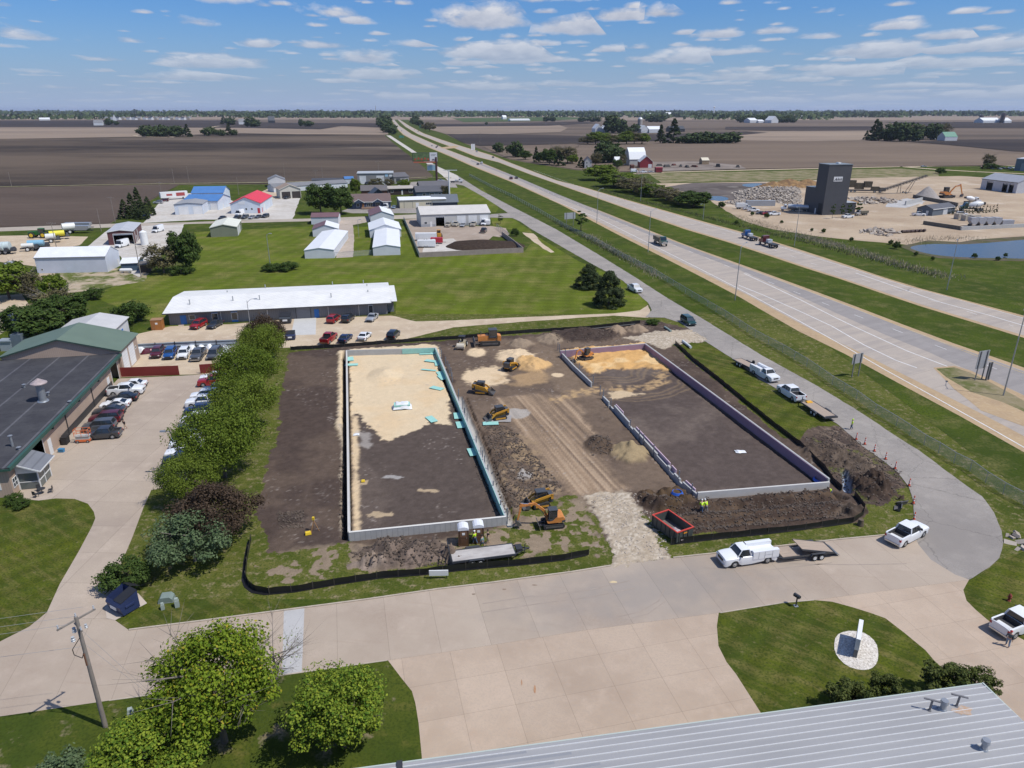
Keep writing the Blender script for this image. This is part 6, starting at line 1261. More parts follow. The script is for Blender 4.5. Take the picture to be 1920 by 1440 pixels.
# steel stakes of the wall bracing
stake=MB().cyl((0,0,-.5),(.0,0,1.9),.075,n=6).mesh('steel_stake',M('stake_steel',(.22,.24,.27),.5,metal=.4))
def stakes(lst,lab,grp):
 for i,(x,y)in enumerate(lst):p=P(x,y);o=link('steel_stake',stake,None,(p.x,p.y,-.1));tag(o,lab+', %s from the rear'%ORD[i],'stake',grp)
stakes([(825,666),(828,672),(836,686),(840,693),(843,700),(846,706),(848,716),(860,748),(867,764),(870,770),(872,784),(876,794),(893,838),(902,860),(905,866),(909,876),(915,893),(925,925),(939,962),(951,977)],'grey steel stake along the green lined wall','stakes along the left foundation')
stakes([(1046,657),(1049,661),(1060,671),(1074,686),(1086,698),(1112,722),(1125,741),(1131,749),(1145,765),(1181,807),(1198,826),(1206,835),(1225,855),(1272,905),(1296,930)],'grey steel stake along the stepped wall with pink boards','stakes along the right foundation')
# loose foam sheets
fs_m=MB().box(-.6,.6,-1.22,1.22,0,.05).mesh('foam_sheet',gfoam)
gl='loose green foam boards'
for k,(x,y,a,lb)in enumerate(((800,663,95,'on the sand nearest the back wall'),(812,660,20,'leaning by the back right corner of the left foundation'),(808,676,70,'on sand, uppermost of the loose row along the trench'),(821,681,10,'at the sand edge opposite the first stakes'),(804,693,75,'on sand just above the doubled boards'),(826,700,20,'upper of the doubled boards at the trench'),(829,707,25,'lower of the doubled boards at the trench'),(819,727,60,'alone on sand halfway down the sand area'),(809,785,30,'alone at the lower edge of the sand'),(858,779,8,'bridging the trench, upper one'),(863,796,12,'bridging the trench, lower one'),(886,847,15,'farthest down, bridging the trench'),(657,672,15,'in the upper left sand corner'),(659,683,95,'just below the one in the upper left corner'),(696,662,100,'along the back wall, left one'),(730,659,102,'along the back wall, right one'),(920,793,95,'in the mud under the parked yellow loader'))):
 p=P(x,y,.2);z=.30 if x<850 else .35
 if k in(9,10,11):z=.35
 o=link('foam_board',fs_m,None,(p.x,p.y,.12 if k not in(9,10,11)else .15),R(a));tag(o,'pale green foam board '+lb,'board',gl)
 if k in(0,4,14):o.scale=(.5,1.2,1)
# bundle under a white tarp
p=P(754,765);t=thing('foam_bundle','bundle of green foam boards under a torn white plastic sheet on the sand','bundle',(p.x,p.y,.05),R(10))
MB().box(-1.3,1.3,-.7,.7,0,.75).build('foam_stack',gfoam,t)
def drape(w,l,h,seed,amp=.25,n=16):
 q=MB();vs=[];fs=[]
 for i in range(n+1):
  for j in range(n+1):
   x=(i/n-.5)*w;y=(j/n-.5)*l;e=max(abs(x)/(w/2),abs(y)/(l/2))
   z=h*(1-max(0,(e-.62)/.38)**.6*.92)+amp*mnoise.noise(Vector((x*1.7,y*1.7,seed)))*.6
   vs.append((x+.15*mnoise.noise(Vector((x*2,y*2,seed+5))),y+.15*mnoise.noise(Vector((x*2,y*2,seed+8))),max(.03,z)))
 for i in range(n):
  for j in range(n):a=i*(n+1)+j;fs.append((a,a+n+1,a+n+2,a+1))
 return q.add(vs,fs)
tarp=M('white_plastic_sheet',(.72,.73,.74),.4,var=.1,scale=3)
q=drape(3.2,1.9,.95,3);q.build('plastic_sheet',tarp,t,smooth=50)
for(x,y,w,l,h,lb,nm)in((668,816,.9,.7,.15,'crumpled white plastic bag by the left foundation wall','plastic_bag'),(1388,848,1.5,.9,.15,'crumpled white plastic on the soil of the right foundation','plastic_bag'),(934,786,4.2,2.6,.05,'grey tarp lying under the parked yellow loader','tarp')):
 p=P(x,y);o=drape(w,l,h,x,.1).build(nm,tarp if nm!='tarp' else M('grey_tarp',(.34,.32,.31),.6,var=.2,scale=2),None,50,(p.x,p.y,.08));tag(o,lb,'sheet')
# portable toilets
def toilet(px,py,lb):
 p=P(px,py);t=thing('portable_toilet',lb,'portable toilet',(p.x,p.y,.05),R(8),'portable toilets')
 br=M('toilet_brown',(.115,.060,.035),.5,var=.1);q=MB();q.box(-.56,.56,-.56,.56,.1,2.05);q.box(-.6,.6,-.6,.6,0,.14)
 for s in(-1,1):q.box(s*.56-.03,s*.56+.03,-.6,-.52,.14,2.05)
 q.build('cabin',br,t)
 q=MB();q.box(-.40,.40,-.60,-.561,.16,1.95);d=q.build('door',M('toilet_door',(.16,.085,.045),.5),t)
 q=MB();q.box(-.34,.34,-.625,-.601,.3,.95);q.box(-.34,.34,-.625,-.601,1.05,1.25);q.build('door_panel',br,d);q=MB();q.box(-.16,.16,-.63,-.601,1.45,1.72);q.build('door_sign',white_m,d);MB().box(.3,.36,-.66,-.601,.98,1.1).build('handle',steel_m,d)
 q=MB();q.prism([(-.62,2.03),(.62,2.03),(.60,2.20),(.42,2.36),(.15,2.45),(-.15,2.45),(-.42,2.36),(-.60,2.20)],-.63,.63);q.build('roof',M('toilet_roof',(.68,.69,.72),.5),t)
toilet(869,1019,'brown portable toilet with a white roof, left one');toilet(897,1014,'brown portable toilet with a white roof, right one behind the workers')
# roll-off dumpster
a0,a1,a2=P(1222,986),P(1268,1020),P(1299,1010)
rz=math.atan2(a1.y-a0.y,a1.x-a0.x);Ld=(a1-a0).length;Wd=2.4
t=thing('roll_off_container','open dark steel waste container with a red rim beside the crushed stone entrance','container',(a0.x,a0.y,.05),rz)
dg=M('dark_green_steel',(.075,.085,.080),.55,var=.35,scale=1.5);redr=M('red_rim',(.55,.06,.04),.5,var=.1)
q=MB();h=1.4;q.box(0,Ld,0,.08,.15,h);q.box(0,Ld,Wd-.08,Wd,.15,h);q.box(0,.08,.08,Wd-.08,.15,h);q.box(Ld-.08,Ld,.08,Wd-.08,.15,h);q.box(0,Ld,0,Wd,.1,.15)
k=0
while k*.75<Ld:q.box(k*.75,k*.75+.1,-.08,-.002,.15,h-.02);q.box(k*.75,k*.75+.1,Wd+.002,Wd+.08,.15,h-.02);k+=1
for y in(.3,.95,1.6):q.box(Ld+.002,Ld+.08,y,y+.1,.15,h-.02)
q.build('body',dg,t)
q=MB();q.box(-.06,Ld+.06,-.07,.09,h,h+.1);q.box(-.06,Ld+.06,Wd-.09,Wd+.07,h,h+.1);q.box(-.06,.1,.09,Wd-.09,h,h+.1);q.box(Ld-.1,Ld+.06,.09,Wd-.09,h,h+.1);q.build('rim',redr,t)
q=MB();q.box(.1,Ld-.1,.1,Wd-.1,.2,.28);q.build('floor',M('rusty_floor',(.20,.17,.15),.8,var=.4,scale=2),t)
tr_=drape(2.6,1.2,.35,9);o=tr_.build('rubbish',M('pale_waste',(.50,.42,.44),.7,c2=(.25,.2,.2),scale=3),t,50);o.location=(3.2,1.2,.3)
q=MB();q.box(Ld+.082,Ld+.10,.9,1.4,1.05,1.2);q.build('warning_sticker',M('orange_sticker',(.7,.28,.02),.5),t)
# blue dumpsters
def dumpster(px,py,hd,lb,c,s=1.0,lid=True):
 p=P(px,py);t=thing('dumpster',lb,'dumpster',(p.x,p.y,.07),R(hd));t.scale=(s,)*3
 cm=M('dumpster_'+c,{'navy':(.022,.035,.10),'dark':(.04,.048,.06)}[c],.5,var=.15)
 q=MB();w,d=1.0,.85;pr=[(-d,.12),(d*.75,.12),(d*1.0,1.0),(d*.75,1.35),(-d,1.75)]
 q.add([(-w,y,z)for y,z in pr]+[(w,y,z)for y,z in pr],[(4,3,2,1,0),(5,6,7,8,9),(0,1,6,5),(1,2,7,6),(2,3,8,7),(4,0,5,9)]);q.build('body',cm,t)
 q=MB();q.add([(-w-.03,-d,1.78),(0 if not lid else w,-d,1.78),(0 if not lid else w,d*.8,1.38),(-w-.03,d*.8,1.38),(-w-.03,-d,1.83),(0 if not lid else w,-d,1.83),(0 if not lid else w,d*.8,1.43),(-w-.03,d*.8,1.43)],[(0,1,2,3),(7,6,5,4),(0,4,5,1),(1,5,6,2),(2,6,7,3),(3,7,4,0)])
 if not lid:q.add([(.02,-d-.04,1.8),(w,-d-.04,1.8),(w,-d-.9,1.25),(.02,-d-.9,1.25)],[(0,1,2,3),(3,2,1,0)][:1])
 q.build('lid',black_m,t)
 q=MB()
 for s_ in(-1,1):q.box(s_*(w+.04)-.06,s_*(w+.04)+.06,-.4,.4,.75,.92)
 q.build('lift_sleeve',cm,t);q=MB();q.box(-.42,.42,d*.95,d*1.0+.02,.55,.85);q.build('label_plate',white_m,t)
 return t
dumpster(233,1143,150,'navy blue open dumpster standing on its own concrete pad by the driveway','navy',1.15,lid=False)
dumpster(536,606,190,'dark dumpster against the office wall left of the concrete pad','dark',1.25);dumpster(545,637,190,'dark blue dumpster beside the tree at the gravel drive','navy',1.0)
# utility boxes
gpaint=M('utility_green',(.33,.38,.34),.5,var=.1)
for(x,y,w,h,lb)in((306,1143,.16,.75,'small pale green utility pedestal, shorter of the two by the dome box'),(333,1138,.20,1.0,'tall pale green utility pedestal beside the dome box'),(248,1350,.22,1.15,'pale green utility pedestal between utility pole and trees')):
 p=P(x,y);t=thing('utility_pedestal',lb,'utility box',(p.x,p.y,.05),.4);MB().box(-w,w,-w,w,0,h*.75).build('body',gpaint,t);MB().box(-w*.88,w*.88,-w*.88,w*.88,h*.751,h,tx=.03,ty=.03).build('cap',gpaint,t)
p=P(313,1126);t=thing('transformer_box','low rounded grey green transformer box on the lawn','utility box',(p.x,p.y,.05),.2);MB().prism([(-.7,0),(.7,0),(.65,.35),(.4,.62),(-.45,.62),(-.68,.3)],-.5,.5).build('housing',M('transformer_green',(.20,.25,.225),.5,var=.1),t);MB().box(-.72,.72,-.54,.54,-.02,.04).build('base',steel_m,t)
# sign seen edge on, stone bed
p=P(1605,1216);bed=[P(1605+a,1220+b)for a,b in((-42,-5),(-38,-28),(-20,-36),(0,-36),(20,-31),(38,-14),(42,5),(40,24),(28,36),(8,38),(-18,30),(-36,12))]
sheet('stone_bed',smooth_poly(bed,1),.075,G('white_river_stone',[((.58,.53,.47),1,0,0),((.36,.32,.27),8,.48,.62),((.72,.68,.62),6,.48,.62)],bump=.08))
t=thing('monument_sign','tall white and grey sign slab seen edge on, standing in an oval stone bed','sign',(p.x,p.y,.08),math.atan2(P(1612,1176).y-P(1603,1238).y,P(1612,1176).x-P(1603,1238).x))
MB().box(-1.4,1.4,-.16,.16,0,.9).build('base',M('dark_sign_base',(.12,.13,.14),.6),t);MB().box(-1.5,1.5,-.18,.18,.902,2.1).build('panel',white_m,t)
# mailbox, hydrant, cones, white box, tripod and small gear
p=P(1492,1137);t=thing('mailbox','dark rounded mailbox on a post at the edge of the grass island','mailbox',(p.x,p.y,.06),R(12));MB().box(-.05,.05,-.05,.05,0,1.05).build('post',dark_m,t)
q=MB();q.prism([(-.16,1.05),(.16,1.05),(.16,1.24),(.10,1.34),(-.10,1.34),(-.16,1.24)],-.38,.30,axis='x');q.T=Matrix();m_=q.build('box',dark_m,t);m_.rotation_euler=(0,0,R(-70));MB().box(-.2,.2,-.2,.2,0,.03).build('base',steel_m,t)
p=P(1891,1127);t=thing('fire_hydrant','dull red fire hydrant on the grass at the right edge','hydrant',(p.x,p.y,.06));hr=M('hydrant_red',(.24,.045,.03),.6)
q=MB();q.ring([(.19,0),(.19,.05),(.12,.06),(.12,.62),(.15,.63),(.15,.68),(.12,.74),(.05,.82),(.03,.88)],14);q.build('barrel',hr,t,smooth=40);q=MB();q.cyl((-.24,0,.5),(.24,0,.5),.06,n=10);q.cyl((0,-.24,.46),(0,0,.46),.08,n=10);q.build('outlet',hr,t,smooth=40)
co=M('cone_orange',(.70,.10,.045),.5);cone_b=MB().box(-.2,.2,-.2,.2,0,.05).mesh('base',M('cone_base',(.06,.055,.05),.7));q=MB();q.ring([(.16,.05),(.12,.28),(.055,1.05),(.045,1.12)],12);cone_c=q.mesh('cone',co,40);q=MB();q.ring([(.112,.40),(.095,.56)],12,cap=False);q.ring([(.082,.70),(.070,.84)],12,cap=False);cone_s=q.mesh('reflective_band',white_m,40)
for k,(x,y,lb)in enumerate(((1605,825,'first at the top of the line, nearest the worker on the road'),(1621,834,'second from the top of the line'),(1639,847,'third from the top of the line'),(1660,862,'fourth from the top, beside the muddy verge'),(1678,880,'fifth from the top of the line'),(1704,912,'fourth from the bottom, where the kerb bends'),(1712,945,'third from the bottom, beside the loader buckets'),(1713,976,'lowest of the line, just above the white pickup'))):
 p=P(x,y);t=thing('traffic_cone','tall orange cone, '+lb,'traffic cone',(p.x,p.y,.065),0,'orange cones along the verge');link('base',cone_b,t);link('cone',cone_c,t);link('reflective_band',cone_s,t,(0,0,0),0,(1.04,1.04,1))
p=P(823,1085);t=thing('white_box','white rectangular plate sign lying over the grass below the silt fence','sign',(p.x,p.y,.05),R(2));MB().box(-1.0,1.0,-.06,.06,.35,1.0).build('panel',white_m,t);MB().box(-.85,-.78,-.03,.03,0,.35).box(.78,.85,-.03,.03,0,.35).build('leg',dark_m,t)
p=P(590,996);t=thing('survey_tripod','wooden survey tripod with a yellow instrument on the left soil strip','tripod',(p.x,p.y,.05));q=MB()
for a in(0,2.1,4.2):q=MB();q.bar((0,0,1.5),(.55*math.cos(a),.55*math.sin(a),0),.05,.04);q.build('leg',M('tripod_wood',(.42,.22,.08),.6),t)
MB().box(-.12,.12,-.12,.12,1.5,1.85).build('instrument',M('yellow_case',(.72,.50,.03),.5),t)
p=P(578,1002);o=MB().box(-.35,.35,-.25,.25,0,.28,tx=.05,ty=.05).build('instrument_case',M('yellow_case',(.72,.50,.03),.5),None,loc=(p.x,p.y,.06),rz=.4);tag(o,'yellow instrument case lying beside the tripod','case')
p=P(681,904);o=MB().box(-.25,.25,-.2,.2,0,.22,tx=.05,ty=.05).build('instrument_case',M('yellow_case',(.72,.50,.03),.5),None,loc=(p.x,p.y,.1),rz=.2);tag(o,'small yellow object on the soil inside the left foundation','case')
blue_h=M('blue_pipe_coil',(.03,.12,.50),.45)
for(x,y,rr,lb)in((1269,930,.75,'blue pipe coil lying on dark soil left of the right foundation'),(1538,903,.95,'blue pipe coil in the front right corner of the right foundation')):
 p=P(x,y);q=MB()
 for k in range(4):
  r_=rr-.05*k;pts=[(r_*math.cos(a*.3927),r_*math.sin(a*.3927),.08+.07*k)for a in range(17)];q.tube(pts,.05,6)
 o=q.build('pipe_coil',blue_h,None,40,(p.x,p.y,.35 if x<1300 else .15));tag(o,lb,'pipe')
for(x0,y0,x1,y1,r_,mt,lb)in((1280,642,1295,654,.28,M('pale_pipe',(.60,.62,.60),.5),'short pale culvert pipe on the grass below the gravel crossing'),(1246,615,1258,623,.22,M('green_grey_pipe',(.25,.32,.29),.5),'green grey pipe end above the gravel crossing'),(1190,610,1080,622,.20,black_m,'long black pipe lying in the grass above the dark soil heap')):
 a,b=P(x0,y0),P(x1,y1);o=MB().cyl((0,0,r_),(b.x-a.x,b.y-a.y,r_),r_,n=12).build('pipe',mt,None,40,(a.x,a.y,.05));tag(o,lb,'pipe')
for(x,y,hd,lb)in((1690,945,20,'upper loader bucket attachment lying on the grass by the cones'),(1683,955,60,'lower loader bucket attachment lying on the grass by the cones')):
 p=P(x,y);q=MB();q.add([(-.6,-.3,0),(.6,-.3,0),(.6,.4,.1),(-.6,.4,.1),(-.6,-.35,.55),(.6,-.35,.55)],[(0,1,2,3),(0,4,5,1),(0,3,4),(1,5,2)]);q.bar((-.6,-.37,.5),(.6,-.37,.5),.1,.1);o=q.build('bucket_attachment',steel_d,None,loc=(p.x,p.y,.06),rz=R(hd));tag(o,lb,'bucket')
p=P(1613,985);o=MB().ring([(.42,0),(.33,.3),(.30,.75)],9).build('tree_stump',M('stump',(.12,.09,.06),.9,var=.3),None,50,(p.x,p.y,.05));tag(o,'brown tree stump beside the silt fence','stump')
# bins, bucket and racks by the shop
for(x,y,hd,c,w,h,lb,nm)in((124,832,100,black_m,.6,1.1,'black wheeled bins against the workshop wall','waste_bin'),(116,848,0,M('blue_bucket',(.04,.20,.38),.5),.35,.45,'blue tub in front of the black bins','tub')):
 p=P(x,y);t=thing(nm,lb,'bin',(p.x,p.y,.06),R(hd));MB().box(-w,w,-w*.6,w*.6,0,h,tx=-.04,ty=-.04).build('body',c,t);MB().box(-w-.06,w+.06,-w*.6-.06,w*.6+.06,h,h+.07).build('lid',c,t)
for(x,y,hd,lb)in((243,704,5,'grey parts cart left of the black grill by the red fence'),(260,703,5,'black grill right of the grey cart by the red fence')):
 p=P(x,y);t=thing('parts_cart',lb,'cart',(p.x,p.y,.06),R(hd));MB().box(-.8,.8,-.4,.4,.75,.85).build('top',steel_m if x<250 else black_m,t)
 for a in(-.75,.7):
  for b in(-.35,.3):MB().box(a,a+.05,b,b+.05,0,.75).build('leg',dark_m,t)
 if x>250:MB().box(-.5,.6,-.35,.35,.86,1.25,tx=.1,ty=.1).build('hood',black_m,t)
# patio set
p=P(80,926);t=thing('patio_table','round dark patio table in front of the shop entrance','table',(p.x,p.y,.06));MB().cyl((0,0,.68),(0,0,.72),.45,n=16).build('top',dark_m,t);MB().cyl((0,0,0),(0,0,.68),.05,n=8).build('leg',dark_m,t)
for a,lb in((20,'right of the round table'),(140,'behind the round table'),(255,'in front of the round table')):
 t=thing('patio_chair','dark metal patio chair '+lb,'chair',(p.x+math.cos(R(a))*.95,p.y+math.sin(R(a))*.95,.06),R(a+180),'patio chairs');MB().box(-.24,.24,-.24,.24,.40,.44).build('seat',dark_m,t);MB().box(-.26,-.22,-.24,.24,.44,.92).build('backrest',dark_m,t)
 for u in(-.22,.19):
  for v in(-.22,.19):MB().box(u,u+.04,v,v+.04,0,.40).build('leg',dark_m,t)
# wooden kiosk box by the office
p=P(297,617);t=thing('wooden_shed','small orange brown wooden box shed at the left end of the office','shed',(p.x,p.y,.05),ANG);MB().box(-1.15,1.15,-1.0,1.0,0,2.2).build('wall',siding('orange_cedar',(.34,.14,.04),.2),t);MB().box(-1.2,1.2,-1.05,1.05,2.2,2.32).build('roof',M('shed_top',(.30,.17,.09),.8),t);MB().box(-.2,.3,-1.03,-1.001,1.3,1.7).build('window',white_m,t);MB().box(-.95,-.3,-1.03,-1.001,.1,1.9).build('door',M('cedar_door',(.28,.12,.04),.7),t)
# ================================================================ TREES AND SHRUBS
def leafmat(name,a,b,c=None,tr=.22):
 m=bpy.data.materials.new(name);m.use_nodes=True;nt=m.node_tree;N=nt.nodes;L=nt.links;p=N['Principled BSDF'];p.inputs['Roughness'].default_value=.65;p.inputs['Specular IOR Level'].default_value=.08
 g=N.new('ShaderNodeNewGeometry');r=N.new('ShaderNodeValToRGB');L.new(g.outputs['Random Per Island'],r.inputs[0])
 r.color_ramp.elements[0].color=(*a,1);r.color_ramp.elements[1].color=(*b,1)
 if c:e=r.color_ramp.elements.new(.93);e.color=(*b,1);r.color_ramp.elements[2].color=(*c,1)
 t=N.new('ShaderNodeBsdfTranslucent');mx=N.new('ShaderNodeMixShader');mx.inputs[0].default_value=tr
 L.new(r.outputs[0],p.inputs['Base Color']);L.new(r.outputs[0],t.inputs[0]);L.new(p.outputs[0],mx.inputs[1]);L.new(t.outputs[0],mx.inputs[2]);L.new(mx.outputs[0],N['Material Output'].inputs[0]);return m
LM={'locust':leafmat('locust_leaves',(.068,.108,.012),(.155,.205,.028)),'loc2':leafmat('locust_leaves_pale',(.085,.125,.016),(.185,.235,.035)),'burg':leafmat('burgundy_leaves',(.046,.032,.022),(.105,.072,.048)),'greyg':leafmat('grey_green_leaves',(.065,.105,.045),(.15,.20,.10)),'maple':leafmat('maple_leaves',(.085,.145,.012),(.215,.275,.025),(.42,.33,.04)),'lime':leafmat('lime_leaves',(.07,.14,.016),(.26,.31,.035)),'dark':leafmat('dark_leaves',(.038,.070,.016),(.085,.125,.030)),'con':leafmat('conifer_needles',(.028,.046,.018),(.070,.088,.036),tr=.1),'far':leafmat('far_leaves',(.045,.070,.026),(.090,.120,.045),tr=.1),'brown':leafmat('budding_twigs',(.095,.082,.040),(.16,.145,.070),tr=.1),'yew':leafmat('yew_leaves',(.034,.052,.012),(.11,.125,.034),tr=.1)}
bark=M('bark',(.13,.105,.085),.9,var=.4,scale=3);twig=M('bare_twigs',(.20,.17,.145),.9,var=.3,scale=2)
def foliage(name,seed,dims,ncl,nleaf,leaf,mat,kind='round',z0=0.0):
 """a crown of many small leaf faces in clumps; dims = (rx, ry, rz)"""
 r=np.random.RandomState(seed);rx,ry,rz=dims
 if kind=='cone':
  h=r.rand(ncl)**1.25;rad=(1-h)**.85*(.62+.38*r.rand(ncl));a=r.rand(ncl)*6.283
  C=np.stack([rad*np.cos(a)*rx,rad*np.sin(a)*ry,h*2*rz],1);rc=np.full(ncl,.16)*rx*(1.15-h*.6)
 elif kind=='wide':
  h=r.rand(ncl);rad=(1-h)**.55*(.55+.40*r.rand(ncl));a=r.rand(ncl)*6.283;C=np.stack([rad*np.cos(a)*rx,rad*np.sin(a)*ry,h*2*rz],1);rc=np.full(ncl,.20)*rx
 else:
  d=r.normal(size=(ncl,3));d/=np.linalg.norm(d,axis=1)[:,None];rr=.50+.44*r.rand(ncl)**.5
  bump=1+.22*np.sin(d[:,0]*3+seed)*np.cos(d[:,1]*4+seed*2);rr*=bump
  rr*=.86;C=d*rr[:,None]*np.array([rx,ry,rz]);C[:,2]=np.where(C[:,2]<0,C[:,2]*.75,C[:,2])+rz;rc=(.16+.16*r.rand(ncl))*rx
 i=r.randint(0,ncl,nleaf);d=r.normal(size=(nleaf,3));d/=np.linalg.norm(d,axis=1)[:,None]
 p=C[i]+d*(rc[i]*r.rand(nleaf)**.45)[:,None]*np.array([1,1,.7]);p[:,2]+=z0
 nrm=d*.9+np.array([0,0,.55])+r.normal(size=(nleaf,3))*.45;nrm/=np.linalg.norm(nrm,axis=1)[:,None]
 t=np.cross(nrm,r.normal(size=(nleaf,3)));t/=np.linalg.norm(t,axis=1)[:,None]+1e-6;b=np.cross(nrm,t)
 s=(leaf*(.55+.75*r.rand(nleaf)))[:,None]
 V_=np.stack([p-t*s*.5,p+b*s*.32,p+t*s*.5,p-b*s*.32],1).reshape(-1,3)
 me=bpy.data.meshes.new(name);me.vertices.add(len(V_));me.vertices.foreach_set('co',V_.ravel().astype('f'));me.loops.add(nleaf*4);me.loops.foreach_set('vertex_index',np.arange(nleaf*4,dtype='i'));me.polygons.add(nleaf);me.polygons.foreach_set('loop_start',np.arange(nleaf,dtype='i')*4);me.materials.append(mat);me.update(calc_edges=True);return me
def trunkmesh(h,r,seed,limbs=7,spread=.5,mat=bark,twigs=0):
 q=MB();g=random.Random(seed);q.cyl((0,0,-.1),(0,0,h*.35),r,r*.8,8);q.cyl((0,0,h*.35),(.1,0,h*.8),r*.8,r*.25,7)
 for k in range(limbs):
  a=k*2.4+g.random();z=h*(.28+.45*g.random());l=h*spread*(.6+.5*g.random());e=(l*math.cos(a),l*math.sin(a),z+l*.55);q.cyl((0,0,z),e,r*.42,r*.1,6)
  for j in range(twigs):
   t=.4+.6*g.random();s=tuple(u*t for u in e[:2])+(z+l*.55*t,);b=a+g.uniform(-1.2,1.2);m_=l*(.3+.4*g.random());q.cyl(s,(s[0]+m_*math.cos(b),s[1]+m_*math.sin(b),s[2]+m_*g.uniform(-.1,.8)),r*.10,r*.02,4,cap=False)
 return q.mesh('trunk',mat)
_T={}
def proto(k):
 if k in _T:return _T[k]
 D={'locustA':lambda:(foliage('crown',3,(7,6.6,4.1),190,26000,.29,LM['locust'],z0=1.7),trunkmesh(8,.28,1,9),7,9),'locustB':lambda:(foliage('crown',8,(7,6.8,4.0),180,25000,.29,LM['loc2'],z0=1.6),trunkmesh(8,.28,2,9),7,9),'burg':lambda:(foliage('crown',11,(5,5,3.0),110,17000,.27,LM['burg'],z0=.8),trunkmesh(6,.2,3,8),5,7),'greyg':lambda:(foliage('crown',14,(4.4,4.2,2.5),80,12000,.28,LM['greyg'],z0=.8),trunkmesh(5,.16,4,8,.6,twig,4),4.4,6),'maple':lambda:(foliage('crown',17,(4.9,4.7,4.4),150,24000,.25,LM['maple'],z0=1.4),trunkmesh(9,.25,5,12,.45,twig,8),4.9,10),'lime':lambda:(foliage('crown',21,(3.8,3.7,3.3),120,20000,.24,LM['lime'],z0=1.2),trunkmesh(7,.2,6,8),3.8,8),'bare':lambda:(foliage('crown',60,(3.4,3.4,2.6),30,160,.2,LM['maple'],z0=2.4),trunkmesh(7,.13,61,20,.55,twig,12),3.6,8),'bush':lambda:(foliage('crown',24,(2.6,2.5,1.5),55,6000,.26,LM['dark'],z0=-.1),trunkmesh(2,.1,7,6),2.6,3),'greybush':lambda:(foliage('crown',25,(2.2,2.0,1.4),40,4200,.26,LM['greyg'],z0=0),trunkmesh(2,.08,8,6,.5,twig,4),2.2,3),'yew':lambda:(foliage('crown',27,(2.0,2.0,1.95),60,7000,.24,LM['yew'],'round',z0=-.2),trunkmesh(2.5,.1,9,4),2.0,4),'conN':lambda:(foliage('crown',31,(4.3,4.3,3.9),150,15000,.36,LM['con'],'wide',z0=.2),trunkmesh(8,.2,10,5,.2),4.3,9),'midA':lambda:(foliage('crown',35,(5,5,4.9),100,7000,.60,LM['dark'],z0=.5),trunkmesh(9,.25,11,6),5,10.5),'midB':lambda:(foliage('crown',38,(5,4.8,3.8),90,5500,.60,LM['locust'],z0=.3),trunkmesh(8,.25,12,8,.5,bark,3),5,9),'midC':lambda:(foliage('crown',41,(5,5,3.6),70,4200,.5,LM['brown'],z0=.4),trunkmesh(8,.22,13,12,.6,twig,7),5,8.5),'conM':lambda:(foliage('crown',44,(3.2,3.2,5.2),150,7000,.5,LM['con'],'cone',z0=.1),trunkmesh(9,.2,14,3,.15),3.2,11),'farA':lambda:(foliage('crown',47,(7,7,6),60,1600,1.7,LM['far'],z0=-1.2),trunkmesh(10,.4,15,4),7,13),'farC':lambda:(foliage('crown',50,(4,4,6.5),70,1300,1.5,LM['con'],'cone',z0=0),trunkmesh(9,.3,16,2),4,13.5),'sap':lambda:(foliage('crown',53,(1.1,1.1,2.1),20,700,.40,LM['dark'],z0=1.0),trunkmesh(4,.07,17,4,.2),1.1,5),'col':lambda:(foliage('crown',56,(.7,.7,1.5),16,500,.35,LM['con'],'cone',z0=0),trunkmesh(2,.06,18,2,.1),.7,3)}
 _T[k]=D[k]();return _T[k]
def tree(k,px,py,label,r=None,h=None,group=None,name='tree',cat='tree',rz=None,z=.02):
 cm,tm,r0,h0=proto(k);p=P(px,py);t=thing(name,label,cat,(p.x,p.y,z),rnd.uniform(0,6.28)if rz is None else rz,group)
 sx=(r or r0)/r0;sz=(h/h0)if h else sx;t.scale=(sx,sx,sz);link('trunk',tm,t);link('crown',cm,t);return t
gT='round green trees between parking row and soil'
tree('locustB',494,693,'round green tree at the far end of the row by the gravel drive',4.7,8.4,gT);tree('locustA',463,748,'wide green tree second from the far end of the row',6.0,8.8,gT,rz=1)
tree('locustB',462,806,'green tree in the middle of the row beside the dark soil',5.3,8.4,gT,rz=2);tree('locustA',423,895,'largest green tree of the row, above the burgundy tree',6.4,9.4,gT,rz=4);tree('locustB',362,944,'smaller yellow green tree at the near end of the row on the lawn',4.0,6.4,gT,rz=5)
tree('burg',500,668,'dark copper leaved tree behind the farthest round green tree',5.0,8.6);tree('burg',412,1008,'dark burgundy tree at the near end of the tree row',5.2,7.0);tree('greyg',366,1052,'grey green spreading tree in front of the burgundy tree',4.7,5.8)
tree('bush',243,1097,'round dark green shrub behind the navy dumpster',2.8,3.3,name='shrub',cat='shrub')
tree('maple',422,1392,'tall yellow green tree covering the street at the lower left',5.2,10.6);tree('bare',522,1296,'leafless pale branched tree leaning right behind the tallest yellow green tree',3.0,6.4,rz=0);tree('lime',645,1402,'dense round bright green tree right of the tallest one',3.8,7.6);tree('lime',288,1490,'bright yellow green tree cut by the bottom edge',4.1,7.0,rz=2)
tree('greybush',130,1462,'grey green bush at the bottom left edge',2.2,2.6,name='shrub',cat='shrub')
gy='dark evergreen shrubs behind the metal roof'
for x,y,r,h,lb in((1592,1338,2.0,3.2,'broad one left of the pair under the stone bed'),(1655,1322,1.5,3.3,'one directly below the stone bed'),(1722,1335,1.4,2.2,'low one between the left pair and the tallest'),(1770,1318,2.2,4.0,'tallest and widest one'),(1826,1308,1.6,3.4,'rightmost one by the roof corner')):tree('yew',x,y,'dark evergreen shrub, '+lb,r,h,gy,'evergreen_shrub','shrub')
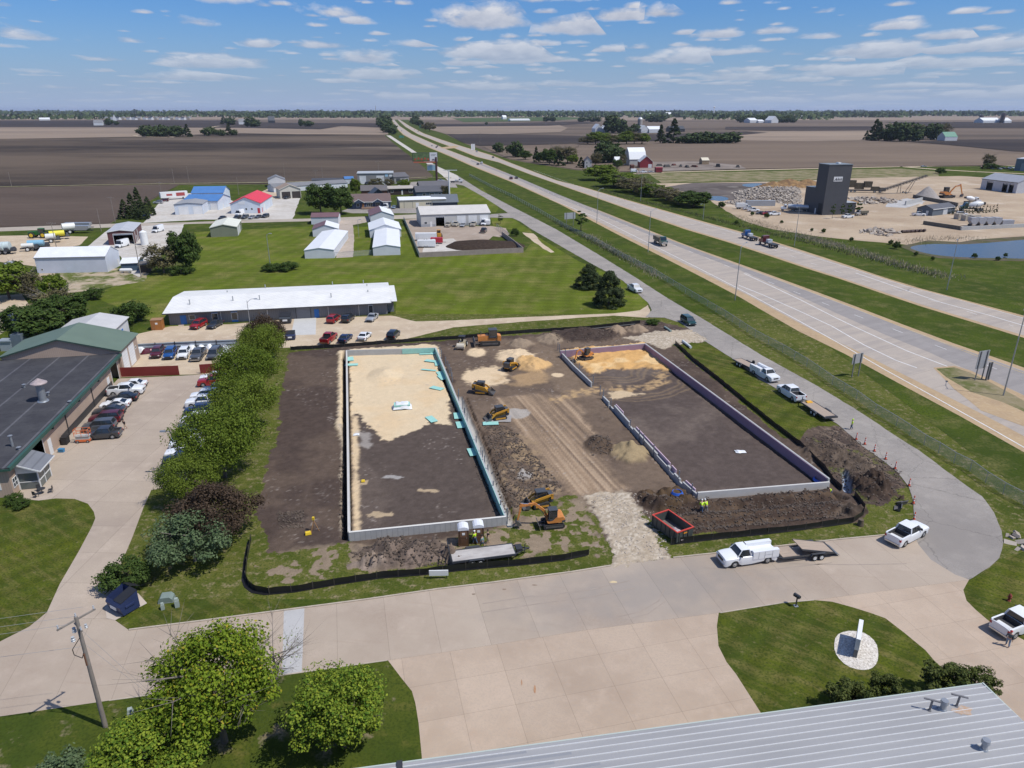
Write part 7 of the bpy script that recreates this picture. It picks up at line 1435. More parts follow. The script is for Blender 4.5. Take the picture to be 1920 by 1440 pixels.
tree('conN',1104,540,'broad dark spruce behind, left of the two on the big lawn',4.4,7.2,name='spruce_tree');tree('conN',1141,574,'broad dark spruce in front, right of the two on the big lawn',4.6,9.6,name='spruce_tree')
for x,y,r,h,lb in((236,410,3.6,9,'left end'),(250,408,3.8,11.5,'second from left'),(262,402,3.8,13,'tallest'),(268,411,3.4,9.5,'front'),(280,404,3.4,9,'right end')):tree('conM',x,y,'dark spruce in the cluster by the white gravel, '+lb,r,h,'spruce cluster','spruce_tree')
for k,x,y,r,h,lb in(('midA',352,510,5.2,13.5,'full green tree at the left end of the big lawn'),('midC',308,512,6.0,10,'half bare tree left of the full green tree on the lawn'),('bush',340,515,3.5,3,'low undergrowth bush below the half bare tree'),('midB',18,560,7.5,11,'large yellow green willow at the left edge'),('midB',104,566,3.8,8.5,'thin yellow green tree in front of the white warehouse'),('midC',60,560,4.0,8.5,'leaning half bare tree between willow and thin tree'),('midA',72,640,6.5,9.0,'dark tree beside the duct work left of the green roof'),('midA',132,612,5.0,8.0,'dark green tree behind the green roofed wing'),('midC',106,600,5.5,8.5,'brownish budding tree behind the green roof'),('bush',250,606,4.6,5.5,'wide round bush left of the white roofed office'),('bush',178,560,3.4,3.0,'small bush in the rough grass left of the wide bush'),('bush',225,623,3.2,2.8,'low bush behind the pale shed'),('bush',512,508,3.6,2.5,'low bush at the wooden pole on the big lawn, left half'),('bush',540,507,4.2,2.8,'low bush at the wooden pole on the big lawn, right half'),('midA',602,401,7.5,15,'big green tree left of the navy house, left of the pair'),('midA',640,402,7.0,14,'big green tree left of the navy house, right of the pair'),('midB',668,366,4.0,11,'slim green tree left of the reddish house'),('midC',706,352,5.5,7,'small budding tree before the grey commercial block'),('midC',730,351,4,6,'second budding tree before the grey commercial block'),('midB',757,352,4.5,6,'small tree right of the brown ranch house roof'),('conM',838,374,2.4,7,'dark conifer beside the thin white mast'),('midC',832,368,4,7,'yellowish tree behind the conifer by the mast'),('bush',965,443,1.9,3.4,'small round tree at the corner of the walled yard'),('sap',938,420,1.3,4,'young tree on the striped lawn by the grey workshop'),('sap',1089,433,3.0,8,'slender young tree by the road sign backs')):
 tree(k,x,y,lb,r,h,name='shrub' if k=='bush' else 'tree',cat='shrub' if k=='bush' else 'tree')
gb='bushes along the highway fence'
for i,(x,y,r,h,lb)in enumerate(((1126,338,9,12,'first, tallest'),(1150,350,8,9,'second'),(1166,352,8,10,'third'),(1188,360,8,9.5,'fourth'),(1208,365,6,7.5,'fifth'),(1228,369,6.5,8,'sixth'),(1252,376,6.5,7.5,'seventh'),(1272,382,6,7,'eighth'),(1300,388,6.8,8,'last, rightmost and darkest'))):tree('midB' if i in(0,1,2,5)else('midC' if i in(3,4,6,7)else 'midA'),x,y,'bush beyond the far carriageway, %s from the farmhouse side'%lb,r*1.5,h*1.05,gb,'shrub','shrub')
gf='trees around the red barn farm'
for k,x,y,r,h,lb in(('farA',935,286,8,14,'leftmost lone tree beside the far carriageway'),('farA',967,295,10,20,'tall tree second from the left beside the far carriageway'),('midA',985,300,7,10,'low tree right of the tall roadside tree'),('farC',1005,304,4,14,'pointed tree at the left of the group'),('midA',1014,306,7,11,'left green tree of the group'),('midC',1045,305,12,17,'budding brown tree of the group'),('midC',1064,306,12,17,'budding tree, right of the brown one'),('midA',1030,309,8,15,'middle dark green tree of the group'),('farC',1048,311,6,13,'bright green cone shaped tree of the group'),('midB',1073,308,6,10,'right end tree of the group'),('farC',1089,315,4.5,9,'small dark conifer left of the farmhouse'),('farA',1132,306,12,25,'largest tree between farmhouse and barn, left crown'),('farA',1150,305,11,22,'large tree between farmhouse and barn, right crown'),('midC',1117,312,6,14,'half bare tree beside the farmhouse'),('midA',1157,316,5,8,'small dark tree left of the barn'),('midC',1168,312,4,12,'thin bare tree at the barn end')):tree(k,x,y,'farm tree, '+lb,r,h,gf)
# far tree groups: every tree one can tell apart
def grove(lst,grp,lab):
 for i,(k,x,y,r,h)in enumerate(sorted(lst,key=lambda a:a[1])):tree(k,x,y,lab+', %s from the left'%ORD[i],r,h,grp,z=.5)
grove([('farA',268+i*8.4,255+(i%3)*.8,12+(i%3)*2,19+(i*5%7))for i in range(9)]+[('farC',283,255,7,20),('farC',352,257,9,22),('farA',398,252,10,18),('farA',405,253,8,12),('farA',416,255,9,14),('farC',430,254,9,22),('farA',439,254,8,13),('farA',388,255,11,18)],'grove on the left field','tree of the dark driveway grove on the left field')
grove([('farA',205,235,16,26),('farA',219,234.5,10,14),('farC',420,233,12,30),('farA',432,235,20,30),('farA',471,238,20,34),('farA',479,238,18,24),('farA',466,236,16,22),('farA',565,237,10,26),('farA',579,237.5,18,20)],'lone trees on the left horizon fields','distant tree alone on the left fields')
grove([('farA',718,238,24,34),('farA',724,243,22,30),('farA',729,249,20,26),('farA',735,252,14,18),('farA',722,232,30,36)],'trees left of the far highway','dark roadside tree left of the far highway')
grove([('farA',775,232,16,26),('farA',785,236,20,22),('farA',779,228,18,30),('midC',806,247,16,24),('midC',797,244,14,16)],'trees right of the far highway','roadside tree right of the far highway')
grove([('midB' if i%3 else 'midC',1102+i*14.5,271-i*.1,16,13+(i*7%9))for i in range(8)]+[('farC',1238,269,9,26),('farC',1262,268.5,14,34)]+[('farA',1285+i*14,269-(i>3)*.5,18,13+(i*5%8))for i in range(7)],'hedgerow trees across the right fields','tree of the long hedgerow on the right fields')
grove([('farA',1150,249,26,44),('farA',1161,250,20,34),('farA',1191,249,14,22),('farA',1178,250,12,16)],'trees of the silo farm','tree beside the white sheds of the silo farm')
grove([('farC',1624,262,6,14),('farC',1639,263,13,32),('farC',1646,264,12,28),('farA',1658,264,14,22),('farA',1672,264,18,34),('farA',1686,265,20,34),('farA',1699,265,20,34),('farA',1711,265,16,24),('farA',1745,262,20,32),('midC',1731,260,18,26),('midC',1762,258,20,28)],'farm grove right','tree of the dark grove at the white farmhouse')
grove([('farA',1025+i*5,228,20,26)for i in(0,2)]+[('farA',1092,228.6,24,22),('farA',1112,228.5,40,26),('farA',1145,228,26,20),('farA',1222,229,40,34),('farA',1236,229,36,36),('farA',912,234,6,10)],'scattered trees on the right horizon fields','distant tree on the right horizon fields')
grove([('farA',1389+i*8,230,22,28+(i*3%9))for i in range(13)],'windbreak at the white barns','tree of the windbreak around the white barns')
for x,y,r,h,lb in((1560,410,1.2,6.5,'first, nearest the dark doorway'),(1578,409,1.2,6.5,'second from the left'),(1591.5,408,1.3,6.5,'third from the left'),(1607,404,1.8,6.5,'fourth, right of the tower')):tree('sap',x,y,'young tree before the dark tower, '+lb,r,h,'young trees before the tower')
for i in range(15):tree('col',1778+i*6.4,401-i*.25+(i%2),'dark columnar evergreen by the mixer trucks, %s from the left'%ORD[i],.9,3.0+(i%3)*.4,'columnar evergreens','evergreen_shrub','shrub')
for i,(x,y,h)in enumerate(sorted(((1381,421,2),(1410,404,2),(1437,409,2.5),(1352,390,3.5),(1465,419,1.5),(1522,434,1.5),(1544,437,2),(1681,467,3),(1670,459,2),(1596,452,1.6),(1717,480,1.6),(1826,484,1.8),(1870,489,1.6),(1748,488,1.4),(1885,482,1.5)))):tree('bush',x,y,'small bush on the slope before the quarry yard, %s from the left'%ORD[i],h*.55,h,'saplings on the quarry slope','shrub','shrub')
for i,(x,y,r,lb)in enumerate(((26,943,1.3,'left shrub by the shop window'),(42,952,1.1,'right shrub by the shop window'))):tree('bush',x,y,lb,r,1.3,'shrubs by the shop entrance','shrub','shrub')
tree('bush',1225,608,'brush heap with branches beside the gravel crossing',2.0,1.2,name='shrub',cat='shrub');tree('bush',1856,317,'low green hedge on the quarry road',7,5,name='shrub',cat='shrub');tree('midC',1852,312,'bare brown tree behind the hedge on the quarry road',6,12);tree('bush',1764,326,'green bush on the field edge in front of the quarry road',4.5,5,name='shrub',cat='shrub')
# strips of far woodland: nobody could count these
NWD=0
def woodland(px0,px1,py,h,seed,dens=1.0):
 a,b=P(px0,py),P(px1,py);Lw=(b-a).length;n=int(Lw/22*dens);r=np.random.RandomState(seed);nl=n*7
 i=r.randint(0,n,nl);t=(i+.5)/n;hh=h*(.55+.55*np.array([vn(np.array([k*.37]),np.array([seed*1.0]))[0]for k in range(n)]))[i]
 p=np.stack([a.x+(b.x-a.x)*t,a.y+(b.y-a.y)*t,np.zeros(nl)],1)+r.normal(size=(nl,3))*np.array([16,40,0]);p[:,2]=hh*r.rand(nl)**.7+.5
 s=h*.35;nr=r.normal(size=(nl,3))+np.array([0,-.8,.5]);nr/=np.linalg.norm(nr,axis=1)[:,None];tt=np.cross(nr,r.normal(size=(nl,3)));tt/=np.linalg.norm(tt,axis=1)[:,None];bb=np.cross(nr,tt);sz=(s*(.6+.8*r.rand(nl)))[:,None]
 V_=np.stack([p-tt*sz,p+bb*sz,p+tt*sz,p-bb*sz],1).reshape(-1,3);V_[:,2]=np.maximum(V_[:,2],.3)
 global NWD;NWD+=1;me=bpy.data.meshes.new('woodland');me.from_pydata([tuple(v)for v in V_],[],[(4*k,4*k+1,4*k+2,4*k+3)for k in range(nl)]);me.materials.append(LM['far']);o=bpy.data.objects.new('woodland',me);col.objects.link(o);tag(o,'dark distant woodland band %s the highway, the %s strip towards the horizon'%('left of' if px0+px1<1500 else 'right of',ORD[NWD-1]),'woodland',None,'stuff');return o
for a in sorted(((-500,250,224,26,1,1.5),(150,700,219.5,30,2,1.6),(440,735,221,26,3,1.6),(560,740,218,34,4,1.4),(745,1100,219.5,28,5,1.6),(850,1300,217.6,30,6,1.5),(1090,1700,220.3,30,7,1.7),(1290,1560,224.5,26,8,1.7),(1500,2500,217.8,34,9,1.5),(-500,800,215.5,34,10,1.0),(800,2500,215.3,34,11,1.0),(-700,2600,213,40,12,.8),(0,700,217,30,13,.9)),key=lambda a:-a[2]):woodland(*a)
# tall dry reeds and rough growth along the fences
def rough(pts,w,h,n,seed,mat,lab,nm='tall_grass'):
 W_=[P(*q)for q in pts];r=random.Random(seed);q=MB();L_=[0]
 for a,b in zip(W_,W_[1:]):L_.append(L_[-1]+(b-a).length)
 for _ in range(n):
  s=r.random()*L_[-1];i=max(k for k in range(len(L_)-1)if L_[k]<=s);c=W_[i].lerp(W_[i+1],(s-L_[i])/(L_[i+1]-L_[i]));x=c.x+r.gauss(0,w);y=c.y+r.gauss(0,w);a=r.random()*3.14;u=.10*h;hh=h*r.uniform(.5,1.1)
  q.add([(x-u*math.cos(a),y-u*math.sin(a),0),(x+u*math.cos(a),y+u*math.sin(a),0),(x+r.uniform(-.3,.3)*h,y+r.uniform(-.3,.3)*h,hh)],[(0,1,2)])
 o=q.build(nm,mat);tag(o,lab,'grass',None,'stuff')
reed=M('dry_reeds',(.44,.36,.27),.9,c2=(.28,.24,.15),scale=.3);wild=M('wild_growth',(.06,.085,.03),.9,c2=(.12,.11,.05),scale=.3)
rough([(1500,443),(1600,470),(1650,485),(1700,500),(1780,520)],2.2,.9,2400,1,reed,'dry pale reeds along the ditch before the pond');rough([(1380,405),(1440,425),(1510,443),(1580,462)],2.4,.8,1500,2,reed,'dry reeds along the highway bank below the tower')
rough([(1100,440),(1150,470),(1185,490),(1215,508),(1240,522)],1.3,.8,1500,3,reed,'pale dry weeds along the chain link fence');rough([(1040,415),(1100,448),(1180,490)],1.0,1.0,900,4,wild,'green weeds along the chain link fence');rough([(1110,352),(1180,372),(1300,402),(1500,452),(1640,488),(1760,520)],1.5,1.0,2600,5,wild,'rough green growth along the far highway ditch')
rough([(1700,455),(1760,447),(1830,447)],2.5,.9,500,6,reed,'dry stubble on the pond bank')
# ================================================================ FENCES, POLES, PEOPLE
def silt(pts,label):
 W_=[P(*q)for q in pts];o=W_[0].copy();t=thing('silt_fence',label,'fence',o);q=MB();fin=[]
 for a,b in zip(W_,W_[1:]):
  n=max(1,int((b-a).length/.7))
  for k in range(n):fin.append(a.lerp(b,k/n))
 fin.append(W_[-1]);vs=[];fs=[]
 for i,p in enumerate(fin):
  h=.72+.10*mnoise.noise(p*.9);w=.10*mnoise.noise(p*.7+Vector((5,5,5)));vs+=[(p.x-o.x,p.y-o.y,.0),(p.x-o.x+w,p.y-o.y+w+.03,h),(p.x-o.x-.35,p.y-o.y-.3,.04)]
  if i:a=3*i;fs+=[(a-3,a,a+1,a-2),(a-1,a+2,a,a-3)]
 q.add(vs,fs);q.build('fabric',M('silt_fabric',(.016,.016,.018),.38,var=.3,scale=3),t)
 m_=MB().box(-.025,.025,-.025,.025,0,.95).mesh('post',M('fence_stake',(.10,.085,.07),.8));s=0;last=None
 for p in fin:
  if last is None or(p-last).length>2.0:link('post',m_,t,(p.x-o.x,p.y-o.y,0));last=p
silt([(471,1014),(464,1050),(461,1085),(466,1098),(480,1109),(505,1113),(560,1108),(640,1094),(720,1082),(800,1076),(860,1069),(900,1065),(980,1058),(1060,1049),(1104,1040)],'black silt fence curving along the front left of the site')
silt([(1258,1020),(1300,1015),(1360,1008),(1440,1000),(1500,993),(1560,985),(1600,979),(1618,968),(1621,955),(1610,940),(1602,930)],'black silt fence along the front right of the site');silt([(1266,645),(1300,677),(1340,708),(1400,757),(1450,798),(1500,836),(1545,880),(1562,905),(1578,920)],'black silt fence along the road side of the site');silt([(545,656),(640,651),(700,646),(780,640),(860,635),(930,628),(1000,623),(1100,617),(1200,606)],'black silt fence along the gravel drive at the rear')
clm=bpy.data.materials.new('chain_link');clm.use_nodes=True;_n=clm.node_tree.nodes;_tr=_n.new('ShaderNodeBsdfTransparent');_mx=_n.new('ShaderNodeMixShader');_mx.inputs[0].default_value=.30;_n['Principled BSDF'].inputs['Base Color'].default_value=(.42,.44,.45,1);clm.node_tree.links.new(_tr.outputs[0],_mx.inputs[1]);clm.node_tree.links.new(_n['Principled BSDF'].outputs[0],_mx.inputs[2]);clm.node_tree.links.new(_mx.outputs[0],_n['Material Output'].inputs[0])
pst=MB().cyl((0,0,0),(0,0,1),.045,n=6).mesh('post',steel_m)
def chain(pts,label,h=1.7,step=4.4):
 W_=[P(*q)for q in pts];o=W_[0].copy();t=thing('chain_link_fence',label,'fence',o);q=MB();r=MB();acc=0
 for a,b in zip(W_,W_[1:]):
  a_,b_=a-o,b-o;q.add([(a_.x,a_.y,.05),(b_.x,b_.y,.05),(b_.x,b_.y,h),(a_.x,a_.y,h)],[(0,1,2,3)]);r.cyl((a_.x,a_.y,h),(b_.x,b_.y,h),.04,n=5)
  n=max(1,int((b-a).length/step+.5))
  for k in range(n):p=a_.lerp(b_,k/n);link('post',pst,t,(p.x,p.y,0),0,(1,1,h))
 q.build('mesh_panel',clm,t);r.build('top_rail',steel_m,t)
chain([(880,330),(921,351.7),(961,370.6),(1010,397.7),(1064,430),(1115.6,454.6),(1167,484),(1221,511.5),(1310,566),(1360,596),(1415,633),(1467,661),(1512,688),(1560,722),(1605,750),(1640,776),(1680,800),(1732,835),(1759,850),(1788,869),(1818,884),(1847,906),(1880,927),(1918,947),(1990,990)],'long galvanised chain link fence between frontage road and highway')
chain([(628,483.5),(699,478.5)],'chain link gate fence closing the lane between the front storage units',1.8,6);chain([(931,428),(955,447)],'chain link fence at the right side of the workshop yard',1.9)
def panelfence(name,pts,h,th,mat,label,posts=None,step=2.4,rails=False,z=0):
 W_=[P(*q)for q in pts];o=W_[0].copy();t=thing(name,label,'fence',o);
 for a,b in zip(W_,W_[1:]):wpart(t,'panel',mat,a,b-(b-a).normalized()*.02,th,z+.02,h)
 if posts:
  m_=MB().box(-.06,.06,-.06,.06,0,h+.15).mesh('post',posts)
  for a,b in zip(W_,W_[1:]):
   n=max(1,int((b-a).length/step));d=(b-a).normalized();nn=Vector((d.y,-d.x,0))*(th/2+.065)
   for k in range(n+1):p=a.lerp(b,k/n)-o+nn;link('post',m_,t,(p.x,p.y,0),math.atan2(d.y,d.x))
   if rails:
    for zz in(h*.45,h*.85):q=MB();q.bar((a-o+nn*.8).to_tuple()[:2]+(zz,),(b-o+nn*.8).to_tuple()[:2]+(zz,),.05,.09);q.build('rail',posts,t)
rf=siding('red_board_fence',(.19,.028,.024),.16,amt=.3);panelfence('board_fence',[(227,707),(337,703)],1.85,.08,rf,'dark red board fence left of the gate opening');panelfence('board_fence',[(376,701),(432,697)],1.85,.08,rf,'dark red board fence right of the gate opening, half behind the trees')
panelfence('metal_fence',[(257,660),(330,656),(446,651)],1.7,.05,siding('pale_blue_sheet',(.42,.47,.52),.25),'pale blue metal sheet fence behind the wrecked vehicles',dark_m,3.2,True)
pw=M('precast_panel',(.33,.275,.24),.85,var=.2,scale=.8);panelfence('yard_wall',[(786,483),(981,473.5),(962,458),(941,442)],1.7,.2,pw,'low brown precast wall around the black mulch heap');panelfence('yard_fence',[(786,482),(772,447),(757,413)],1.8,.06,siding('pale_green_slats',(.36,.41,.39),.2),'pale green slatted fence at the left of the walled yard')
panelfence('retaining_wall',[(1731,421),(1800,431.5)],1.6,.6,M('dark_block',(.16,.15,.13),.9,var=.3),'dark block retaining wall above the pond bank',z=0);panelfence('retaining_wall',[(1801,432),(1926,426)],1.5,.6,fc,'pale concrete block wall above the pond bank');panelfence('retaining_wall',[(1712,371),(1795,387)],1.8,.6,M('dark_block',(.16,.15,.13),.9,var=.3),'block wall in front of the gravel cone');panelfence('retaining_wall',[(1697,385),(1728,378)],2.2,.6,fc,'short pale block wall holding the grey gravel')
def pole(px,py,h,label,kind='light',arm=(0,0),r=.10,group=None):
 p=P(px,py);t=thing('street_light' if kind=='light' else 'utility_pole',label,'pole',(p.x,p.y,0),0,group);mt=steel_m if kind=='light' else M('pole_wood',(.26,.225,.195),.85,var=.25,scale=2)
 MB().cyl((0,0,0),(0,0,h),r,r*.55,8).build('pole',mt,t,40)
 if kind=='light':MB().tube([(0,0,h-.5),(arm[0]*.5,arm[1]*.5,h+.25),(arm[0],arm[1],h+.35)],.05,6).build('arm',mt,t,40);a=math.atan2(arm[1],arm[0]);q=MB();q.T=Matrix.Translation((arm[0],arm[1],h+.3))@Matrix.Rotation(a,4,'Z');q.box(-.1,.7,-.17,.17,-.08,.10,tx=.08,ty=.05);q.build('lamp_head',steel_m,t)
 elif arm[0]:
  MB().box(-arm[0],arm[0],-.06,.06,h-.6,h-.48).build('crossarm',mt,t)
  for s in(-1,-.4,.4,1):MB().cyl((s*arm[0]*.95,0,h-.48),(s*arm[0]*.95,0,h-.25),.05,n=6).build('insulator',M('insulator',(.3,.3,.3),.3),t)
 return t
gp='tall highway light poles';da=(2.3,3.4)
for x,y,lb in((1881,742,'nearest, cut by the right edge'),(1378,563,'on the near verge by the spruces'),(1215,473,'near verge, beside the dump truck'),(1119,418,'near verge, farthest one')):pole(x,y,14,'tall street light pole, '+lb,'light',da,.13,gp)
for x,y,lb in((1775,544,'beyond the far carriageway in front of the pond'),(1489,462,'beyond the far carriageway before the tower'),(1201,377,'beyond the far carriageway among the bushes'),(1318,412,'short, behind the last bush')):pole(x,y,14 if x!=1318 else 7,'tall street light pole, '+lb,'light',(-2.3,-3.4),.13,gp)
pole(507,500,10,'wooden light pole standing in the low bush on the lawn','light',(.9,.2),.14);pole(673,445,6.5,'thin lamp pole in the lane between the storage rows','light',(.7,0),.08);pole(343,895,6.5,'grey parking lot light pole beside the navy car','light',(-1.2,0),.11);pole(470,616,6.5,'parking light pole behind the copper tree at the office','light',(1.6,.2),.1);pole(729,381,8,'curved lamp pole beside the navy house','light',(-1.6,.2),.1)
gu='wooden utility poles'
for x,y,h,a,lb in((265,520,11,0,'leaning near the propane tank'),(106,464,9,1.6,'by the farm sprayers'),(190,434,9,0,'beside the village road left of the maroon workshop'),(216,417,11,1.5,'with crossarms left of the spruces'),(304,372,9,1.5,'behind the semi trailer'),(327,345,10,0,'left of the two on the field line'),(355,344,11,0,'right of the two on the field line'),(22,350,9,0,'on the field line at the left edge'),(448,366,10,0,'by the red roofed workshop'),(535,342,12,0,'behind the small grey shed'),(593,345,9,1.5,'with a transformer behind the storage row'),(606,342,11,0,'on the field line behind the big trees'),(711,334,12,2,'behind the grey commercial building'),(706,231,60,0,'very tall dark mast at the far field edge'),(933,228,50,0,'very tall dark mast right of the highway'),(900,270,16,0,'on the dark field right of the highway')):pole(x,y,h,'utility pole '+lb,'utility',(a,0),.15 if h<30 else 1.0,gu)
p=P(843,375);t=thing('mast','slender white mast beside the dark roofed houses','pole',p);MB().cyl((0,0,0),(0,0,15.5),.45,.35,10).build('pole',white_m,t,40);MB().box(-3.2,4.5,-.2,.2,15.5,15.8).build('arm',white_m,t)
# the near utility pole with its gear and wires
p=P(198,1363);t=thing('utility_pole','big weathered wooden power pole with crossarms and transformers cutouts at the lower left','pole',p);Hp=10.8;mt=M('pole_wood',(.26,.225,.195),.85,var=.25,scale=2)
MB().cyl((0,0,0),(0,0,Hp),.19,.13,12).build('pole',mt,t,40)
c1=MB();c1.bar((-.75,-1.2,Hp-.25),(.75,1.2,Hp-.25),.11,.13);c1.build('crossarm',mt,t);c2=MB();c2.bar((-.6,.5,Hp-1.0),(.5,-.4,Hp-1.0),.1,.1);c2.build('crossarm',mt,t)
ins=M('grey_porcelain',(.40,.42,.44),.3)
for(x,y,z,r_,h_)in((-.7,-1.1,Hp-.18,.07,.3),(.7,1.1,Hp-.18,.07,.3),(0,0,Hp,.07,.3),(-.5,.15,Hp-1.6,.16,.45),(-.55,-.15,Hp-2.2,.16,.45),(.35,.3,Hp-1.3,.12,.35),(-.35,.4,Hp-.9,.09,.4),(.4,-.35,Hp-.95,.07,.3)):q=MB();q.T=Matrix.Translation((x,y,z));q.ring([(r_*.5,0),(r_,h_*.2),(r_*.6,h_*.35),(r_,h_*.55),(r_*.6,h_*.7),(r_*.8,h_)],10);q.build('insulator',ins,t,40)
MB().tube([(0,-.18,Hp-1.8),(-.7,-.3,Hp-2.8),(-.75,-.2,Hp-3.4),(-.2,-.2,Hp-3.7),(0,-.2,Hp-3.2)],.03,6).build('cable_loop',black_m,t);MB().box(-.05,.05,-.24,-.17,Hp-4.4,Hp-3.3).build('riser_guard',M('rust_brown',(.20,.09,.05),.7),t)
q=MB()
for dz,y0,sx in((-.0,1.1,-1),(-.05,0,-1),(0,-1.1,-1)):
 pts=[(sx*k*6*.98,y0*.9+k*6*-.02-k*.9,Hp+.1+dz-.0-.035*k*(9-k))for k in range(10)];q.tube(pts,.013,4)
q.tube([(-k*6,-k*.9-.2,Hp-2.6-.03*k*(9-k))for k in range(10)],.015,4);q.build('wire',M('wire_grey',(.25,.26,.27),.4),t)
gw=P(322,1336)-p;q=MB();q.tube([(0,0,Hp-1),(gw.x,gw.y,.1)],.011,4);q.tube([(0,0,Hp-2.4),(gw.x,gw.y,.1)],.011,4);q.build('guy_wire',M('wire_grey',(.25,.26,.27),.4),t)
q=MB();v=Vector((0,0,Hp-1))-Vector((gw.x,gw.y,.1));q.cyl((gw.x,gw.y,.1),tuple(Vector((gw.x,gw.y,.1))+v*.17),.04,n=6);v=Vector((0,0,Hp-2.4))-Vector((gw.x,gw.y,.1));q.cyl((gw.x,gw.y,.1),tuple(Vector((gw.x,gw.y,.1))+v*.17),.04,n=6);q.build('guy_guard',M('guard_orange',(.48,.20,.10),.6),t)
# road signs seen from behind and panels
def sign(px,py,w,h,z,label,hd,face=None,n=2,name='road_sign',border=None):
 p=P(px,py);t=thing(name,label,'sign',(p.x,p.y,0),R(hd));MB().box(-w/2,w/2,-.04,.04,z,z+h).build('panel',face or M('sign_back',(.46,.47,.49),.45,metal=.4,var=.1),t)
 for k in range(n):x=(-w*.32+k*w*.64/(n-1))if n>1 else 0;MB().box(x-.09,x+.09,.05,.17,0,z+h).build('post',M('sign_post',(.16,.16,.16),.6),t)
 return t
sign(1068,425,5.2,2.6,3.2,'back of a wide grey road sign on two posts by the fence',205);sign(1602,706,2.6,1.9,2.6,'back of a road sign on two posts above the chain link fence',205);sign(1833,712,2.6,3.4,2.2,'tall ribbed back of an exit sign on the gore',200);sign(1850,713,.9,3.3,.2,'small post pair beside the exit sign on the gore',200,M('sign_post',(.16,.16,.16),.6))
sign(887,283,4.6,7,1,'white marker panel on the far verge',190,white_m,1);sign(753,262,8,3.5,3,'far small green guide sign on the near verge',190,M('sign_green',(.06,.22,.16),.5));sign(790,243,10,7,3,'far green guide sign right of the far carriageway',190,M('sign_green',(.03,.25,.16),.5))
t=sign(811,338,7.0,4.2,6.5,'pale blue and white sign on a dark pole left of the billboard pole',0,white_m,1);MB().prism([(-3.2,7),(3.2,7),(3.2,9.2),(1.6,10),(0,10.4),(-1.6,10),(-3.2,9.2)],-.06,-.042).build('lettering_panel',M('blue_sign',(.35,.55,.68),.6),t)
p=P(819,338.5);t=thing('billboard','double billboard on one offset dark red pole, green farm picture and white panel','billboard',p,R(2));MB().cyl((0,0,0),(0,0,15.6),.75,n=10).build('pole',M('dark_red_steel',(.06,.025,.025),.5),t,40)
MB().box(-15.5,-.4,-1.3,.3,11.9,12.6).build('catwalk',M('catwalk_orange',(.45,.12,.06),.6),t);MB().box(-16.2,1.2,-.2,.2,12.7,18.6).build('frame',M('billboard_frame',(.05,.065,.06),.6),t);MB().box(-15.8,-4.6,-.26,-.202,13,18.3).build('picture_panel',M('billboard_green',(.06,.11,.035),.6,c2=(.16,.22,.09),scale=.5),t);MB().box(-4.3,.9,-.27,-.202,12.9,18.7).build('white_panel',white_m,t)
for k in range(5):q=MB();q.T=Matrix.Translation((-14.2+k*2.2,-.27,14.2+(k%2)*.5));q.cyl((0,0,0),(0,-.04,0),.75,n=8);q.build('picture_spot',M('tomato_red',(.42,.08,.04),.6),t)
MB().box(-3.4,0,-.29,-.272,17.2,17.4).box(-3.4,-.6,-.29,-.272,16.5,16.7).box(-2.9,-.5,-.29,-.272,13.4,14.0).prism([(-2.6,14),(-1.4,14),(-2,14.7)],-.29,-.272).build('lettering',M('print_dark',(.10,.10,.11),.6),t)
# people
skin_m=M('skin',(.42,.25,.18),.6);vis=M('hi_vis_yellow',(.55,.85,.02),.6);jean=M('denim',(.06,.10,.17),.8);khaki=M('khaki',(.38,.31,.22),.8);hair=M('dark_hair',(.03,.022,.018),.8)
def skinmesh(name,chains,mat,root,sub=1):
 vs=[];es=[];rs=[]
 for ch in chains:
  last=None
  for(x,y,z,r)in ch:
   k=next((i for i,v in enumerate(vs)if(Vector(v)-Vector((x,y,z))).length<1e-4),None)
   if k is None:vs.append((x,y,z));rs.append(r);k=len(vs)-1
   if last is not None:es.append((last,k))
   last=k
 me=bpy.data.meshes.new(name);me.from_pydata(vs,es,[]);o=bpy.data.objects.new(name,me);col.objects.link(o);m=o.modifiers.new('skin','SKIN');m.use_smooth_shade=True
 for i,d in enumerate(me.skin_vertices[0].data):d.radius=(rs[i],rs[i]);d.use_root=i==0
 s=o.modifiers.new('sub','SUBSURF');s.levels=s.render_levels=sub;me.materials.append(mat);o.parent=root;return o
